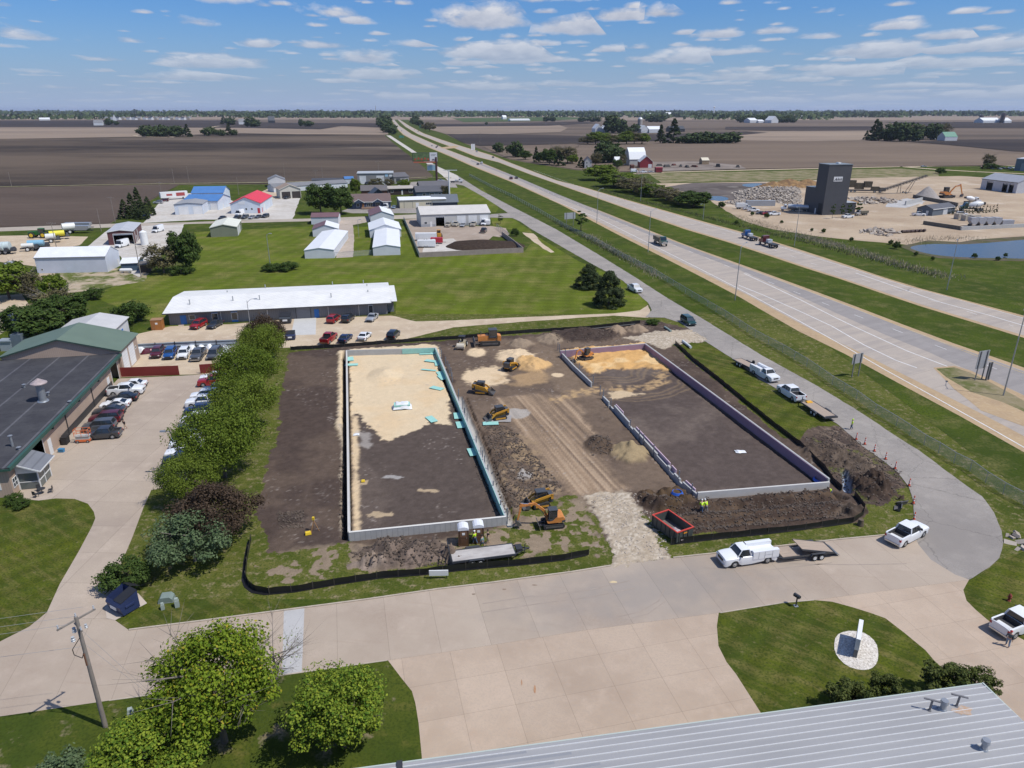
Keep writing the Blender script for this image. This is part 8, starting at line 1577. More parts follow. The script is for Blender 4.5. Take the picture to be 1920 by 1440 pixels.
def person(px,py,hd,label,shirt,trous,hat=None,step=.25,bend=0.0,arms=((.15,-.35),(-.1,-.4)),z=.06,shorts=False,hair_m=hair):
 p=P(px,py);t=thing('person',label,'person',(p.x,p.y,z),R(hd));c=math.cos(bend);s=math.sin(bend)
 def up(x,y,d):return(x*c+d*s,y,.93+d*c-x*s)
 H_=(0,0,.93);ch=[[(*H_,.14),(*up(0,0,.25),.13),(*up(0,0,.45),.14),(*up(0,0,.56),.06),(*up(.01,0,.64),.085),(*up(.02,0,.72),.09),(*up(.01,0,.80),.06)]];cs=[[(*H_,.155),(*up(0,0,.25),.15),(*up(0,0,.44),.15),(*up(0,0,.50),.09)]];ct=[[(0,0,1.0,.15),(*H_,.155)]]
 nose=[(*up(.02,0,.72),.09),(*up(.115,0,.71),.018)];ch.append(nose)
 for sd,st,ar in((1,step,arms[0]),(-1,-step,arms[1])):
  y=sd*.10;k=(st*.55+.06,y,.50);f=(st-(.05 if st<0 else 0),y,.09)
  ch.append([(*H_,.14),(0,y,.86,.09),(*k,.06),(*f,.045),(f[0]+.17,y,.04,.035)]);ct.append([(*H_,.155),(0,y,.86,.11),(*k,.085)]+([]if shorts else[(f[0],f[1],.14,.07)]))
  sh=up(0,sd*.20,.44);el=(sh[0]+ar[0]*.5,sh[1]+sd*.06,sh[2]-.27);ha=(el[0]+ar[0],el[1]-sd*.02,el[2]+ar[1]*.6)
  ch.append([(*up(0,0,.45),.14),(*sh,.06),(*el,.042),(*ha,.032),(ha[0]+.02,ha[1],ha[2]-.08,.035)]);cs.append([(*up(0,0,.44),.15),(*sh,.075),(*el,.058),(ha[0]*.8+el[0]*.2,ha[1],ha[2]*.8+el[2]*.2,.048)])
  for q_,(a,b)in enumerate(((.03,0),(.012,-.012),(-.008,-.015),(-.028,-.008),(.045,.045))):m0=(ha[0]+.02,ha[1],ha[2]-.08);ch.append([(*m0,.035),(m0[0]+a,m0[1]-sd*.012,m0[2]-.05+b+(.02 if q_==4 else 0),.010),(m0[0]+a*1.3+.012,m0[1]-sd*.02,m0[2]-.09+b+(.035 if q_==4 else 0),.008)])
 skinmesh('body',ch,skin_m,t);skinmesh('shirt',cs,shirt,t);skinmesh('trousers',ct,trous,t)
 hp=up(.0,0,.775);q=MB();q.T=Matrix.Translation(hp);q.ring([(.11,-.05),(.118,0),(.10,.07),(.05,.11),(.01,.12)],12)
 if hat:q.box(0,.17,-.07,.07,-.01,.01);q.build('hat',hat,t,60)
 else:q.build('hair',hair_m,t,60)
person(1596,806,170,'person in a yellow safety jacket standing on the frontage road',vis,jean,vis,.16);person(891,1021,150,'person in yellow safety vest and jeans in front of the right portable toilet',vis,jean,white_m,.22,.1);person(905,1029,160,'person in a teal shirt and dark shorts striding by the trailer',M('teal_shirt',(.16,.27,.26),.8),M('dark_shorts',(.10,.12,.15),.8),None,.30,.1,shorts=True);person(915,1019,0,'person in a black top and khaki trousers by the right toilet',black_m,khaki,None,.08)
person(1315,960,80,'bent worker in yellow in the trench, left of the pair',vis,jean,white_m,.15,.7,z=-.1);person(1324,959,120,'bent worker in yellow in the trench, right of the pair',vis,M('grey_trousers',(.2,.2,.2),.8),white_m,.12,.5,z=-.1);person(1558,925,200,'crouched worker in yellow in the pit at the corner of the right foundation',vis,jean,None,.2,.9,z=-.5)
person(1888,1213,60,'person in a dark top, jeans and red cap behind the open tailgate',M('slate_top',(.06,.075,.085),.8),M('pale_jeans',(.16,.22,.30),.8),M('red_cap',(.4,.03,.03),.6),.14);person(236,806,250,'person in dark clothes walking behind the maroon vehicle',black_m,khaki,None,.35,.2,shorts=True)
# ================================================================ QUARRY, FARMS, FAR THINGS
def single(name,label,cat,px,py,mb,mat,hd=0,z=.06,group=None,smooth=False):
 p=P(px,py);o=mb.build(name,mat,None,smooth,(p.x,p.y,z),R(hd));tag(o,label,cat,group);return o
def mound(name,label,px,py,rx,ry,h,mat,seed=0,n=22,sharp=1.0,cat='heap',group=None):
 q=MB();vs=[(0,0,h)];fs=[]
 for k in range(1,8):
  t=k/7
  for i in range(n):
   a=6.2832*i/n;w=1+.18*mnoise.noise(Vector((math.cos(a)*1.5,math.sin(a)*1.5,seed)));z=h*(1-t)**sharp*(1+.25*mnoise.noise(Vector((math.cos(a)*2*t,math.sin(a)*2*t,seed+4))))-(.1 if k==7 else 0)
   vs.append((rx*t*w*math.cos(a),ry*t*w*math.sin(a),z))
 for i in range(n):fs.append((0,1+i,1+(i+1)%n))
 for k in range(6):
  for i in range(n):fs.append((1+k*n+i,1+(k+1)*n+i,1+(k+1)*n+(i+1)%n,1+k*n+(i+1)%n))
 q.add(vs,fs);return single(name,label,cat,px,py,q,mat,group=group,smooth=60)
tw=siding('charcoal_cladding',(.070,.073,.082),.9,amt=.12);A=P(1541,403.7);B=P(1584,402.5);rz=math.atan2(B.y-A.y,B.x-A.x);t=thing('batch_plant_tower','tall charcoal clad concrete plant tower stepped down to the left and right','tower',A,rz)
q=MB();q.box(0,11.8,0,8.2,0,22.5);q.build('tower_block',tw,t);q=MB();q.box(0,11.8,8.21,16,0,11.6);q.build('lower_block',tw,t);q=MB();q.box(11.81,17.3,.6,8,0,5.3);q.build('side_annex',tw,t)
rt_=M('tower_roof',(.19,.22,.24),.5);MB().box(-.2,12,-.2,8.4,22.5,22.8).build('roof',rt_,t);MB().box(-.1,11.9,8.42,16.2,11.6,11.8).build('roof',rt_,t);MB().box(11.82,17.5,.4,8.2,5.3,5.5).build('roof',M('annex_roof',(.36,.38,.40),.5),t);MB().box(6.5,7.8,3,5,22.8,23.4).build('roof_hatch',white_m,t)
MB().box(-.05,-.003,.8,4.0,0,5.2).build('doorway',black_m,t);MB().box(-.08,-.003,5.4,6.2,0,2.6).build('door',trim_m,t);g_=MB().box(3.2,7.6,-.12,-.01,15.2,17.3).build('sign_panel',M('sign_pale',(.66,.67,.68),.6),t)
q=MB();q.prism([(3.4,15.5),(4.7,17.0),(4.8,15.5),(4.4,15.5),(4.35,16.2),(3.9,15.5)],-.15,-.122)
for k in range(6):q.box(4.95+k*.42,5.22+k*.42,-.15,-.122,15.6,16.15+(k*5%3)*.35)
q.build('sign_lettering',dark_m,g_)
def truck(label,px,py,hd,cabc,kind='dump',group=None,name='truck',s=1.0):
 p=P(px,py);rz=R(hd)if not isinstance(hd,tuple)else math.atan2(P(*hd).y-p.y,P(*hd).x-p.x);t=thing(name,label,'truck',(p.x,p.y,.07),rz,group);t.scale=(s,)*3
 q=MB();q.box(-4.2,3.9,-.45,.45,.75,1.05);q.build('chassis',dark_m,t)
 q=MB();q.prism([(1.6,1.0),(4.1,1.0),(4.1,1.75),(2.9,2.0),(2.6,2.85),(1.5,2.95)],-1.1,1.1);q.box(1.45,2.5,-1.05,1.05,2.951,3.1,tx=.2,ty=.1);q.build('cab',cabc,t)
 q=MB();q.add([(2.95,-.95,2.02),(2.95,.95,2.02),(2.66,.95,2.75),(2.66,-.95,2.75)],[(0,1,2,3)]);
 for u in(-1,1):q.add([(1.75,u*1.112,1.95),(2.6,u*1.112,1.95),(2.45,u*1.112,2.7),(1.75,u*1.112,2.7)],[(0,1,2,3)])
 q.build('windows',cglass_m,t);MB().box(4.1,4.2,-.7,.7,.9,1.7).build('grille',chrome_m,t)
 for u in(-1,1):MB().box(4.08,4.2,u*.9-.15,u*.9+.15,1.1,1.35).build('headlight',head_m,t)
 xs=(3.2,-2.0,-3.3)
 if kind=='dump':q=MB();q.prism([(-4.3,1.2),(1.2,1.2),(1.35,2.6),(-4.5,2.6)],-1.2,1.2);q.build('dump_body',M('dump_steel',(.13,.12,.09),.6,var=.3),t);MB().box(-4.0,1.0,-1.0,1.0,2.601,2.85,tx=.6,ty=.4).build('load',M('load_soil',(.25,.2,.14),.9),t)
 elif kind=='mixer':q=MB();q.T=Matrix.Translation((-1.2,0,2.35))@Matrix.Rotation(R(-78),4,'Y');q.ring([(.35,-2.6),(1.0,-1.6),(1.25,-.2),(1.15,.9),(.6,2.5)],16);q.build('drum',white_m,t,40);MB().box(-4.4,-3.8,-.5,.5,2.4,3.3).build('chute',dark_m,t)
 elif kind=='tank':q=MB();q.cyl((-9.5,0,2.1),(1.0,0,2.3),1.1,n=16);q.build('tank',M('brushed_tank',(.50,.52,.54),.35,metal=.5),t,40);MB().box(-9.5,1,-.4,.4,.9,1.1).build('trailer_frame',dark_m,t);xs=(3.2,-1.4,-2.6,-7.8,-9.0)
 elif kind=='flat':MB().box(-4.4,1.2,-1.15,1.15,1.1,1.25).build('deck',dark_m,t);MB().box(-1.0,.4,-.7,.7,1.26,2.2).build('cargo',M('pale_cargo',(.55,.57,.6),.5),t)
 elif kind=='box':MB().box(-4.6,1.2,-1.2,1.2,1.1,3.6).build('box_body',white_m,t)
 for x in xs:
  for u in(-1,1):wheel(t,x,u*.95,.5,.35,steel_m)
 return t
truck('green dump truck with a loaded bed on the near carriageway',1238,459,(1260,470),PAINT['green'],'dump',s=1.05);truck('blue truck tractor ahead of the red one on the far carriageway',1405,449,(1380,441),PAINT['blue'],'flat',s=1.05);truck('red truck hauling dark gear behind the blue one on the far carriageway',1440,462,(1418,455),PAINT['maroon'],'flat',s=1.15)
truck('tanker truck with a brushed steel tank beside the dark tower',1480,396,165,PAINT['white'],'tank');truck('white concrete mixer truck farther from the pond',1822,381,0,PAINT['white'],'mixer','mixer trucks');truck('white concrete mixer truck by the columnar evergreens',1820,396,170,PAINT['green'],'mixer','mixer trucks',s=1.3);truck('small orange box truck at the far yard',1848,316,180,PAINT['orange'],'box');truck('white fuel truck parked left of the white crew pickups',1393,392,0,PAINT['white'],'box',s=.8)
truck('old dump body truck parked behind the fourth tower tree',1614,404,200,PAINT['silver'],'dump',s=.8);truck('white flatbed truck with lift frame at the lane below the billboard',856,343,0,PAINT['white'],'flat')
its=[('front','open',4.5,8.8,0,5.0,dark_m),('front','open',16.3,19.6,0,5.0,dark_m),('front','open',21.0,24.0,0,5.0,dark_m)]
building('quarry_hall','long white gabled hall with three dark open bays in the quarry yard',P(1837.5,354.4),P(1904,363),17,6.2,9.5,siding('hall_white',(.50,.51,.54),.5),roofing('hall_roof_grey',(.33,.34,.37),.8),items=its,over=.3,trim=dark_m)
building('quarry_hall','tall blue grey metal building cut by the right edge',P(1901,320),P(1975,324),24,9,9.6,siding('blue_grey_clad',(.16,.19,.23),.6),roofing('pale_top_roof',(.6,.6,.62),1),flat=True,over=.2,items=[('front','garage',4,8,0,6,siding('grey_roller',(.3,.33,.36),.4,horiz=True)),('front','open',9,13,0,6,dark_m)])
building('site_office','small blue grey site office with a gabled dark roof in the quarry yard',P(1747,405.3),P(1789,400),7.5,3.1,4.6,siding('blue_grey_board',(.11,.135,.165),.3,horiz=True),siding('charcoal_roof',(.10,.10,.11),.5,horiz=True),over=.3,trim=trim_m,items=[('front','panel',8.8,12.4,0,2.6,M('pale_slider',(.5,.52,.54),.5)),('left','window',1.2,2.6,1,2.2),('left','door',4.5,5.6,0,2.2)])
mound('gravel_pile','grey conical gravel pile in the quarry yard',1737,371,7.2,7,6.4,G('grey_gravel',[((.33,.30,.28),1,0,0),((.26,.235,.215),1,.4,.7)]),1);mound('gravel_pile','low tan pile between the block walls',1723,391,6,4,2.4,gravel_m,2)
om=G('ochre_soil',[((.30,.19,.09),1,0,0),((.16,.10,.06),.4,.4,.6)])
for i,(x,y,rx,ry,h)in enumerate(((1450,352,14,9,4),(1480,350,16,9,5),(1515,349,15,9,4.5),(1600,380,4,4,1.4))):mound('soil_pile','ochre soil mound behind the rubble, %s from the left'%('first','second','third','fourth')[i],x,y,rx,ry,h,om,i+5,group='ochre soil mounds')
mound('mulch_heap','large flat heap of black mulch inside the walled yard',910,462,15,9.5,2.2,G('black_mulch',[((.045,.032,.025),1,0,0),((.075,.055,.042),1.2,.45,.7)],bump=.2),3,sharp=.5)
sheet('gravel_yard',PP((1665,380),(1700,372),(1735,378),(1728,384),(1698,390),(1660,388)),.08,G('blue_grey_gravel',[((.45,.44,.43),1,0,0),((.38,.37,.36),.3,.4,.6)]),wob=.4,step=4)
def rubble(poly,n,seed,s0,s1,z,lab,mt=None,nm='rubble',rect=False):
 W_=PP(*poly);xs=[p.x for p in W_];ys=[p.y for p in W_];r=random.Random(seed);q=MB();c=0
 X=np.array([r.uniform(min(xs),max(xs))for _ in range(n*3)]);Y=np.array([r.uniform(min(ys),max(ys))for _ in range(n*3)]);ok=sd_poly(X,Y,W_)
 for x,y,d in zip(X,Y,ok):
  if d<0 or c>=n:continue
  c+=1;s=r.uniform(s0,s1);q.T=Matrix.Translation((x,y,gz(x,y)+.03 if mt else min(z,d*.25)*r.random()))@Matrix.Rotation(r.uniform(0,6),4,'Z')@Matrix.Rotation(r.uniform(-.6,.6),4,'X')@Matrix.Rotation(r.uniform(-.5,.5),4,'Y');q.box(-s,s,-s*r.uniform(.3,.9),s*.6,-.2*s,s*r.uniform(.15,.4))
 o=q.build(nm,[mt or M('concrete_rubble',(.43,.375,.315),.9,c2=(.28,.235,.195),scale=.3)]);tag(o,lab,nm.replace('_',' '),None,'stuff')
rubble([(1372,362),(1408,353),(1500,352),(1505,385),(1470,384),(1440,378),(1385,378)],2600,3,.25,.9,1.6,'broken concrete slabs heaped left of the tower');rubble([(1358,380),(1395,374),(1420,384),(1390,388)],200,4,.4,1.1,1.5,'low band of broken concrete by the container');rubble([(1590,372),(1640,370),(1690,376),(1680,382),(1600,384)],160,5,.4,1.3,1,'scattered concrete chunks right of the tower');rubble([(1600,436),(1640,428),(1700,436),(1660,444)],90,6,.4,1.2,.5,'scattered slabs before the pond')
rubble([(1882,1000),(1925,1000),(1925,1040),(1890,1045)],8,9,.3,.7,.05,'pale broken slabs in the grass at the right edge');cl_m=M('dark_clod',(.062,.046,.037),.95,c2=(.12,.09,.068),scale=.4,coord='World')
for a in(([(905,790),(955,800),(1000,850),(1060,920),(985,935),(950,975),(930,900)],1900,21,'dark clods on the slope right of the green lined wall'),([(655,1040),(700,1022),(800,1018),(850,1035),(850,1058),(690,1068)],900,22,'clods over the long stockpile before the left foundation'),([(1190,930),(1300,940),(1550,925),(1600,965),(1400,995),(1300,1003),(1230,960)],2200,23,'clods over the trenched soil before the right foundation'),([(1505,820),(1570,800),(1690,885),(1690,940),(1640,950),(1560,890)],1300,24,'clods over the heaps at the right end of the site'),([(1100,825),(1140,815),(1150,850),(1110,855)],260,25,'clods on the small dark heap in the middle'),([(1040,632),(1140,618),(1150,638),(1045,644)],350,26,'clods on the dark heap at the rear'),([(520,960),(570,958),(572,990),(525,992)],220,27,'clods on the left soil strip'),([(660,660),(676,800),(678,1000),(684,1000),(682,800),(672,780)],120,28,'clods along the inner edge of the left foundation'),([(636,860),(644,860),(645,1000),(637,1000)],120,29,'clods along the outer trench of the left foundation'),([(846,760),(858,765),(935,955),(922,958)],300,30,'clods along the inner trench of the green lined wall')):rubble(a[0],a[1],a[2],.04,.18,.10,a[3],cl_m,'soil_clods')
rubble([(1130,925),(1235,925),(1258,1050),(1160,1060),(1100,930)],900,12,.05,.14,.05,'loose crushed stones on the site entrance')
q=MB()
for u in(-1,1):
 q.bar((0,u*.8,1.2),(30,u*.8,9.5),.2,.2);q.bar((0,u*.8,2.4),(30,u*.8,10.4),.2,.2)
 for k in range(15):q.bar((k*2,u*.8,1.2+k*.553),(k*2+2,u*.8,2.4+(k+1)*.533),.12,.12)
for k in(13,22):q.bar((k,-.8,1.2+k*.277),(k-4 if k>15 else 13,-1.4,.2),.2,.2);q.bar((k,.8,1.2+k*.277),(k-4 if k>15 else 13,1.4,.2),.2,.2)
q.box(0,30,-.5,.5,.1,.2)if False else None
p=P(1648,364);t=thing('conveyor','long lattice conveyor rising to the right in the quarry','conveyor',p,math.atan2(P(1728,362).y-p.y,P(1728,362).x-p.x));cm=M('conveyor_steel',(.12,.11,.10),.6,metal=.3);q.build('lattice',cm,t);MB().bar((0,0,1.9),(30,0,10.1),1.0,.15).build('belt',black_m,t)
for u in(-1.3,1.3):wheel(t,17,u,.6,.4,steel_m)
p=P(1618,361);t=thing('crusher','dark ragged crushing plant with hoppers between tower and conveyor','machine',p,-.2)
for k,(a,b,c,d,e,f)in enumerate(((-9,-5,-1.5,1.5,3,7),(-5,0,-1.3,1.3,2,5.5),(0,4,-1.6,1.2,3,6.5),(4,9,-1,1,1.6,3.6),(9,12,-1.4,1.4,1,3))):MB().box(a,b-.05,c,d,e,f,tx=.5 if k%2 else-.3,ty=.2).build('hopper',M('crusher_brown',(.11,.09,.055),.7,var=.5,scale=.8),t)
MB().box(-9,12,-1.2,1.2,1.0,1.6).build('frame',cm,t)
for x in(-7,-5,6,9):wheel(t,x,-1.3,.7,.4,steel_m)
single('shipping_container','long blue grey shipping container beside the rubble','container',1425,386,MB().box(-7.3,7.3,-1.2,1.2,0,2.7),siding('container_grey',(.33,.35,.38),.35,amt=.2),0)
for i in range(6):single('culvert_ring','dark pipe ring in the row before the pond, %s from the left'%('first','second','third','fourth','fifth','sixth')[i],'pipe',1694+i*7.6,437-i*.4,MB().cyl((-.9,0,.55),(.9,0,.55),.6,n=12),M('dark_pipe',(.06,.035,.03),.7),10+i*7,group='row of dark pipe rings',smooth=40)
for i,(x,y,w)in enumerate(((1797,410,4),(1812,413,5),(1828,414,5))):single('concrete_stall','pale concrete block stall, %s by the silver hoppers'%('left one','middle one','right one')[i],'stall',x,y,MB().box(-w/2,w/2,0,.6,0,2.4).box(-w/2,-w/2+.6,-2.6,-.01,0,2.4),M('stall_concrete',(.45,.41,.34),.85),5,group='concrete stalls')
p=P(1845,424);t=thing('aggregate_hopper','pale grey sectional hopper plant lying above the pond wall','machine',p,.05);
for k in range(4):q=MB();q.prism([(-7+k*3.4,2.2),(-5.8+k*3.4,.8),(-4.6+k*3.4,.8),(-3.7+k*3.4,2.2),(-3.7+k*3.4,3.6),(-7+k*3.4,3.8)],-1.3,1.3);q.build('hopper',M('pale_hopper',(.42,.42,.44),.5,var=.2),t)
MB().box(7,12,-1.2,1.2,.6,2.6).build('bin',M('pale_hopper',(.42,.42,.44),.5,var=.2),t)
for k in range(5):MB().box(-6.5+k*3.5,-6.2+k*3.5,-1.2,1.2,0,.9).build('leg',dark_m,t)
# red barn farm
sheet('gravel_yard',PP((1205,305),(1300,303),(1385,310),(1400,317),(1240,322),(1195,326)),.40,G('barnyard',[((.26,.22,.19),1,0,0),((.17,.14,.12),.05,.4,.6)]),wob=2,step=8)
for i,(x,y,w,h,c)in enumerate(((1236,312,5,2,'g'),(1250,314,6,2.4,'g'),(1263,311,5,1.8,'r'),(1276,313,7,2,'g'),(1288,315,5,2.2,'g'),(1302,314,6,1.8,'r'),(1346,314,4,3,'g'),(1383,315,3,2.4,'g'))):t=single('farm_implement','rusty farm implement in the barnyard row, %s from the left'%ORD[i],'implement',x,y,MB().box(-w/2,w/2,-1,1,.5,h,tx=.6,ty=.4).box(-w/2,-w/2+.5,-1.2,1.2,0,1).box(w/2-.5,w/2,-1.2,1.2,0,1).bar((w/2,0,.8),(w/2+2,0,.6),.2,.2),M('implement_'+c,{'g':(.07,.065,.06),'r':(.13,.04,.03)}[c],.7,var=.4),i*25,group='farm implements in the barnyard')
for i,(x,y,c)in enumerate(((1860,317,'white'),(1868,316,'dgrey'),(1874,318,'silver'),(1882,317,'navy'),(1890,318,'dgrey'),(1896,316,'white'))):V('sedan',c,x,y,260+i*9,'car in the cluster before the far right hall, %s from the left'%ORD[i],'cars by the far right hall')
for i,(x,y,c,k)in enumerate(((1189,323,'white','van'),(1206,324,'white','pickup'),(1221,324,'silver','sedan'))):V(k,c,x,y,5,'vehicle parked on the barn driveway, %s from the left'%ORD[i],'vehicles at the barn driveway')
def gambrel(name,label,A,B,D,e,k1,r_,wall,roof,group=None):
 W=(B-A).length;t=thing(name,label,'barn',(A.x,A.y,.35),math.atan2(B.y-A.y,B.x-A.x),group);q=MB();pr=[(0,0),(D,0),(D,e),(D*.8,k1),(D/2,r_),(D*.2,k1),(0,e)];q.prism(pr,0,W,axis='x');q.build('wall',wall,t)
 q=MB();ps=[(-.4,e-.4),(D*.2-.1,k1+.15),(D/2,r_+.2),(D*.8+.1,k1+.15),(D+.4,e-.4)]
 for a,b in zip(ps,ps[1:]):q.add([(-.4,a[0],a[1]),(W+.4,a[0],a[1]),(W+.4,b[0],b[1]),(-.4,b[0],b[1]),(-.4,a[0],a[1]+.2),(W+.4,a[0],a[1]+.2),(W+.4,b[0],b[1]+.2),(-.4,b[0],b[1]+.2)],[(0,3,2,1),(4,5,6,7),(0,1,5,4),(1,2,6,5),(2,3,7,6),(3,0,4,7)])
 q.build('roof',roof,t);return t
gambrel('barn','big white roofed gambrel barn with pale grey walls',P(1180,311.5),P(1210,311),13,5.5,11,14.5,siding('weathered_white',(.40,.40,.39),.5),WR)
building('red_barn','small red barn with a white pyramid roof beside the big gambrel barn',P(1199.5,315.5),P(1223,315.5),12,5,9.5,siding('barn_red',(.26,.035,.04),.4),roofing('barn_roof',(.55,.56,.58),.7),rdir='v',over=.4,trim=trim_m,cat='barn',items=[('front','panel',7,10,0,3,trim_m)],z0=.35)
building('farmhouse','two storey pale farmhouse with a brown roof among the farm trees',P(1096,316),P(1109,316),10,6,9,siding('farmhouse_white',(.45,.45,.43),.3,horiz=True),siding('brown_roof',(.15,.105,.095),.5,horiz=True),rdir='v',over=.4,cat='house',items=[('front','window',1.4,2.6,.8,2.4),('front','door',3.4,4.4,0,2.2),('front','window',1.4,2.6,3.6,5),('front','window',5,6.2,3.6,5)],z0=.3)
FS=siding('farm_white',(.62,.63,.64),.6);gsh='farm sheds'
def shed(x0,x1,y,D,e,r_,label,wall=None,roof=None,rd='u',z=.4):building('farm_shed',label,P(x0,y),P(x1,y-(x1-x0)*.006),D,e,r_,wall or FS,roof or WR,rdir=rd,over=.2,cat='shed',group=gsh,z0=z)
for a in((1153,1164,311,8,4,7,'pale blue grey shed behind the barnyard trees',LG),(1183,1189,318.5,5,3,3.6,'small brown rusty shed in front of the gambrel barn',M('rust_wall',(.12,.05,.035),.8),M('rust_wall',(.12,.05,.035),.8)),(1230,1242,324,5,3,3.6,'dark red container box by the farm road',M('dark_red_box',(.20,.02,.03),.6),M('dark_red_box',(.20,.02,.03),.6)),(1316,1329,309,8,3.4,5.5,'little cream roofed hut on the farm field',M('tan_box',(.3,.22,.14),.8),M('cream_roof2',(.6,.54,.42),.7)),(1116,1129,248.5,26,8,17,'white shed at the left end of the silo farm',FS,WR,'v'),(1130,1142,248.5,24,7,14,'white shed second from the left at the silo farm',FS,WR,'v'),(1202,1215,249.5,26,8,15,'white gabled shed right of the silo',FS,WR,'v'),(1217,1241,249.5,30,7,13,'wide white shed at the right of the silo farm',FS,WR),(1256,1284,247.5,24,6,12,'long dark roofed house right of the silo farm',dark_m,M('dark_slate',(.05,.055,.065),.6)),(1722,1732,261.5,14,7,12,'white farmhouse among the right grove',FS,WR,'v'),(1753,1767,261.5,14,5,8,'low white shed in the right grove',FS,WR),(1771,1794,264.5,18,6,13,'white shed with a green roof in the right grove',FS,M('green_tin',(.06,.20,.13),.5)),(1406,1420,230.5,40,9,17,'left white barn of the windbreak farm',FS,WR),(1446,1459,230.8,40,10,24,'gabled white barn of the windbreak farm',FS,WR,'v'),(1422,1433,230.5,30,6,11,'low white barn between the two windbreak barns',FS,WR),(1843,1876,230.6,40,8,18,'long white machine shed at the right horizon',FS,WR),(1883,1896,230.6,40,8,18,'short white shed at the right horizon',FS,WR),(176,193,235.5,20,8,16,'white farm building on the far left dark field',FS,gr),(74,94,226,30,6,12,'long pale shed at the far left horizon',FS,WR),(212,219,226.5,30,10,26,'bright white gabled house at the left horizon',FS,WR,'v'),(448,462,233.5,20,8,17,'white shed on the left dark field',FS,gr),(504,516,231,30,9,24,'dark house far left of the highway',dark_m,M('dark_slate',(.05,.055,.065),.6)),(957,994,227,30,5,9,'very long low white barn right of the highway',FS,WR),(943,950,224,20,10,20,'small white house among woods right of the highway',FS,WR),(1494,1511,222.5,40,9,16,'white shed before the right woods',FS,WR),(1219,1232,220,50,14,26,'white farm hall at the horizon above the silo',FS,WR),(1252,1262,220,50,14,30,'brightest white hall at the horizon right of the silo',FS,WR)):shed(*a)
gh_='houses of the far subdivision'
for i in range(16):
 x=196+i*10.2;building('house','distant pale house in the left horizon row, %s from the left'%ORD[i],P(x,224.4+(i*7%3)*.35),P(x+6.5,224.4+(i*7%3)*.35),26,8,14+(i*5%5),FS if i%3 else M('beige_house',(.42,.37,.3),.7),(gr,brs,M('dark_slate',(.05,.055,.065),.6))[i%3],rdir='uv'[i%2],over=.3,cat='house',group=gh_,z0=.5)
p=P(1199,248.5);t=thing('silo','tall grey concrete silo with a pale domed cap','silo',p);MB().cyl((0,0,0),(0,0,27),5.2,n=18).build('shell',M('silo_concrete',(.30,.27,.25),.8,var=.15,scale=.2),t,40);q=MB();q.T=Matrix.Translation((0,0,27));q.ring([(5.3,0),(4.6,2.2),(2.6,3.8),(.2,4.5)],18);q.build('dome',M('silo_cap',(.55,.56,.58),.4,metal=.3),t,40)
for x,y,h,lb in((1878,230.5,34,'wide dark silo at the right horizon farm'),(1838,230,26,'slim dark silo at the right horizon farm')):p=P(x,y);t=thing('silo',lb,'silo',p);MB().cyl((0,0,0),(0,0,h),8,n=14).build('shell',M('dark_silo',(.10,.075,.07),.7),t,40);MB().cyl((0,0,h),(0,0,h+4),8.1,2,14).build('dome',dark_m,t,40)
for x,h,lb in((254,42,'water tower silhouette on the left horizon'),(1338,62,'white water tower on the horizon above the silo farm')):p=P(x,217);t=thing('water_tower',lb,'water tower',p);q=MB();q.cyl((0,0,0),(0,0,h),5,3,8);q.build('shaft',white_m if x>500 else dark_m,t);q=MB();q.T=Matrix.Translation((0,0,h));q.ring([(2,0),(8,4),(8,8),(2,11)],12);q.build('bowl',white_m if x>500 else dark_m,t)
# farm implements yard, trailers, tanks
p=P(77,446);t=thing('tractor','green tractor with yellow wheel rims in the implement yard','tractor',(p.x,p.y,.06),R(185));jg=M('tractor_green',(.03,.15,.03),.45)
q=MB();q.prism([(.2,1.2),(4.2,1.2),(4.2,2.3),(.4,2.7),(.2,2.2)],-.6,.6);q.build('hood',jg,t);cab(t,-1.6,.2,-.9,.9,1.8,3.6,jg);MB().box(-3,.2,-.5,.5,1,1.7).build('chassis',jg,t)
ry=M('rim_yellow',(.70,.48,.03),.5)
for x in(2.6,-1.6):
 for u in(-1,1):wheel(t,x,u*1.35,1.15,.6,ry)
for i,(x,y,mat_,L_,r_,lb)in enumerate(((3,477,'tank_pale',2.6,1.5,'pale blue cylindrical tank cluster at the left edge'),(14,476,'tank_pale',2.6,1.5,'pale blue tank right beside the one at the left edge'),(70,468,'tank_blue',5.0,1.1,'light blue sprayer tank with folded booms'),(54,471,'tank_white',3.6,.8,'small white twin tank on wheels'),(97,455,'tank_white',3.2,1.1,'white tank on a big wheeled cart'),(109,449,'tank_yellow',5.0,1.1,'bright yellow sprayer tank'),(131,438,'tank_white',4.4,1.5,'large white tank on the tall sprayer'))):
 p=P(x,y);t=thing('tank_trailer',lb,'tank',(p.x,p.y,.06),R(8+i*5),'farm tanks and sprayers');c={'tank_pale':(.50,.58,.58),'tank_blue':(.22,.42,.55),'tank_white':(.66,.66,.62),'tank_yellow':(.70,.62,.05)}[mat_]
 MB().cyl((-L_/2,0,1.1+r_),(L_/2,0,1.1+r_),r_,n=14).build('tank',M(mat_,c,.4),t,40);MB().box(-L_/2-.6,L_/2+1.6,-.5,.5,.8,1.1).build('frame',dark_m,t);MB().box(L_/2+.2,L_/2+1.4,-1.6,1.6,1.1,2.2,tx=.3,ty=.5).build('folded_boom',dark_m,t)
 for u in(-1,1):wheel(t,0,u*1.2,.75,.4,rimw_m)
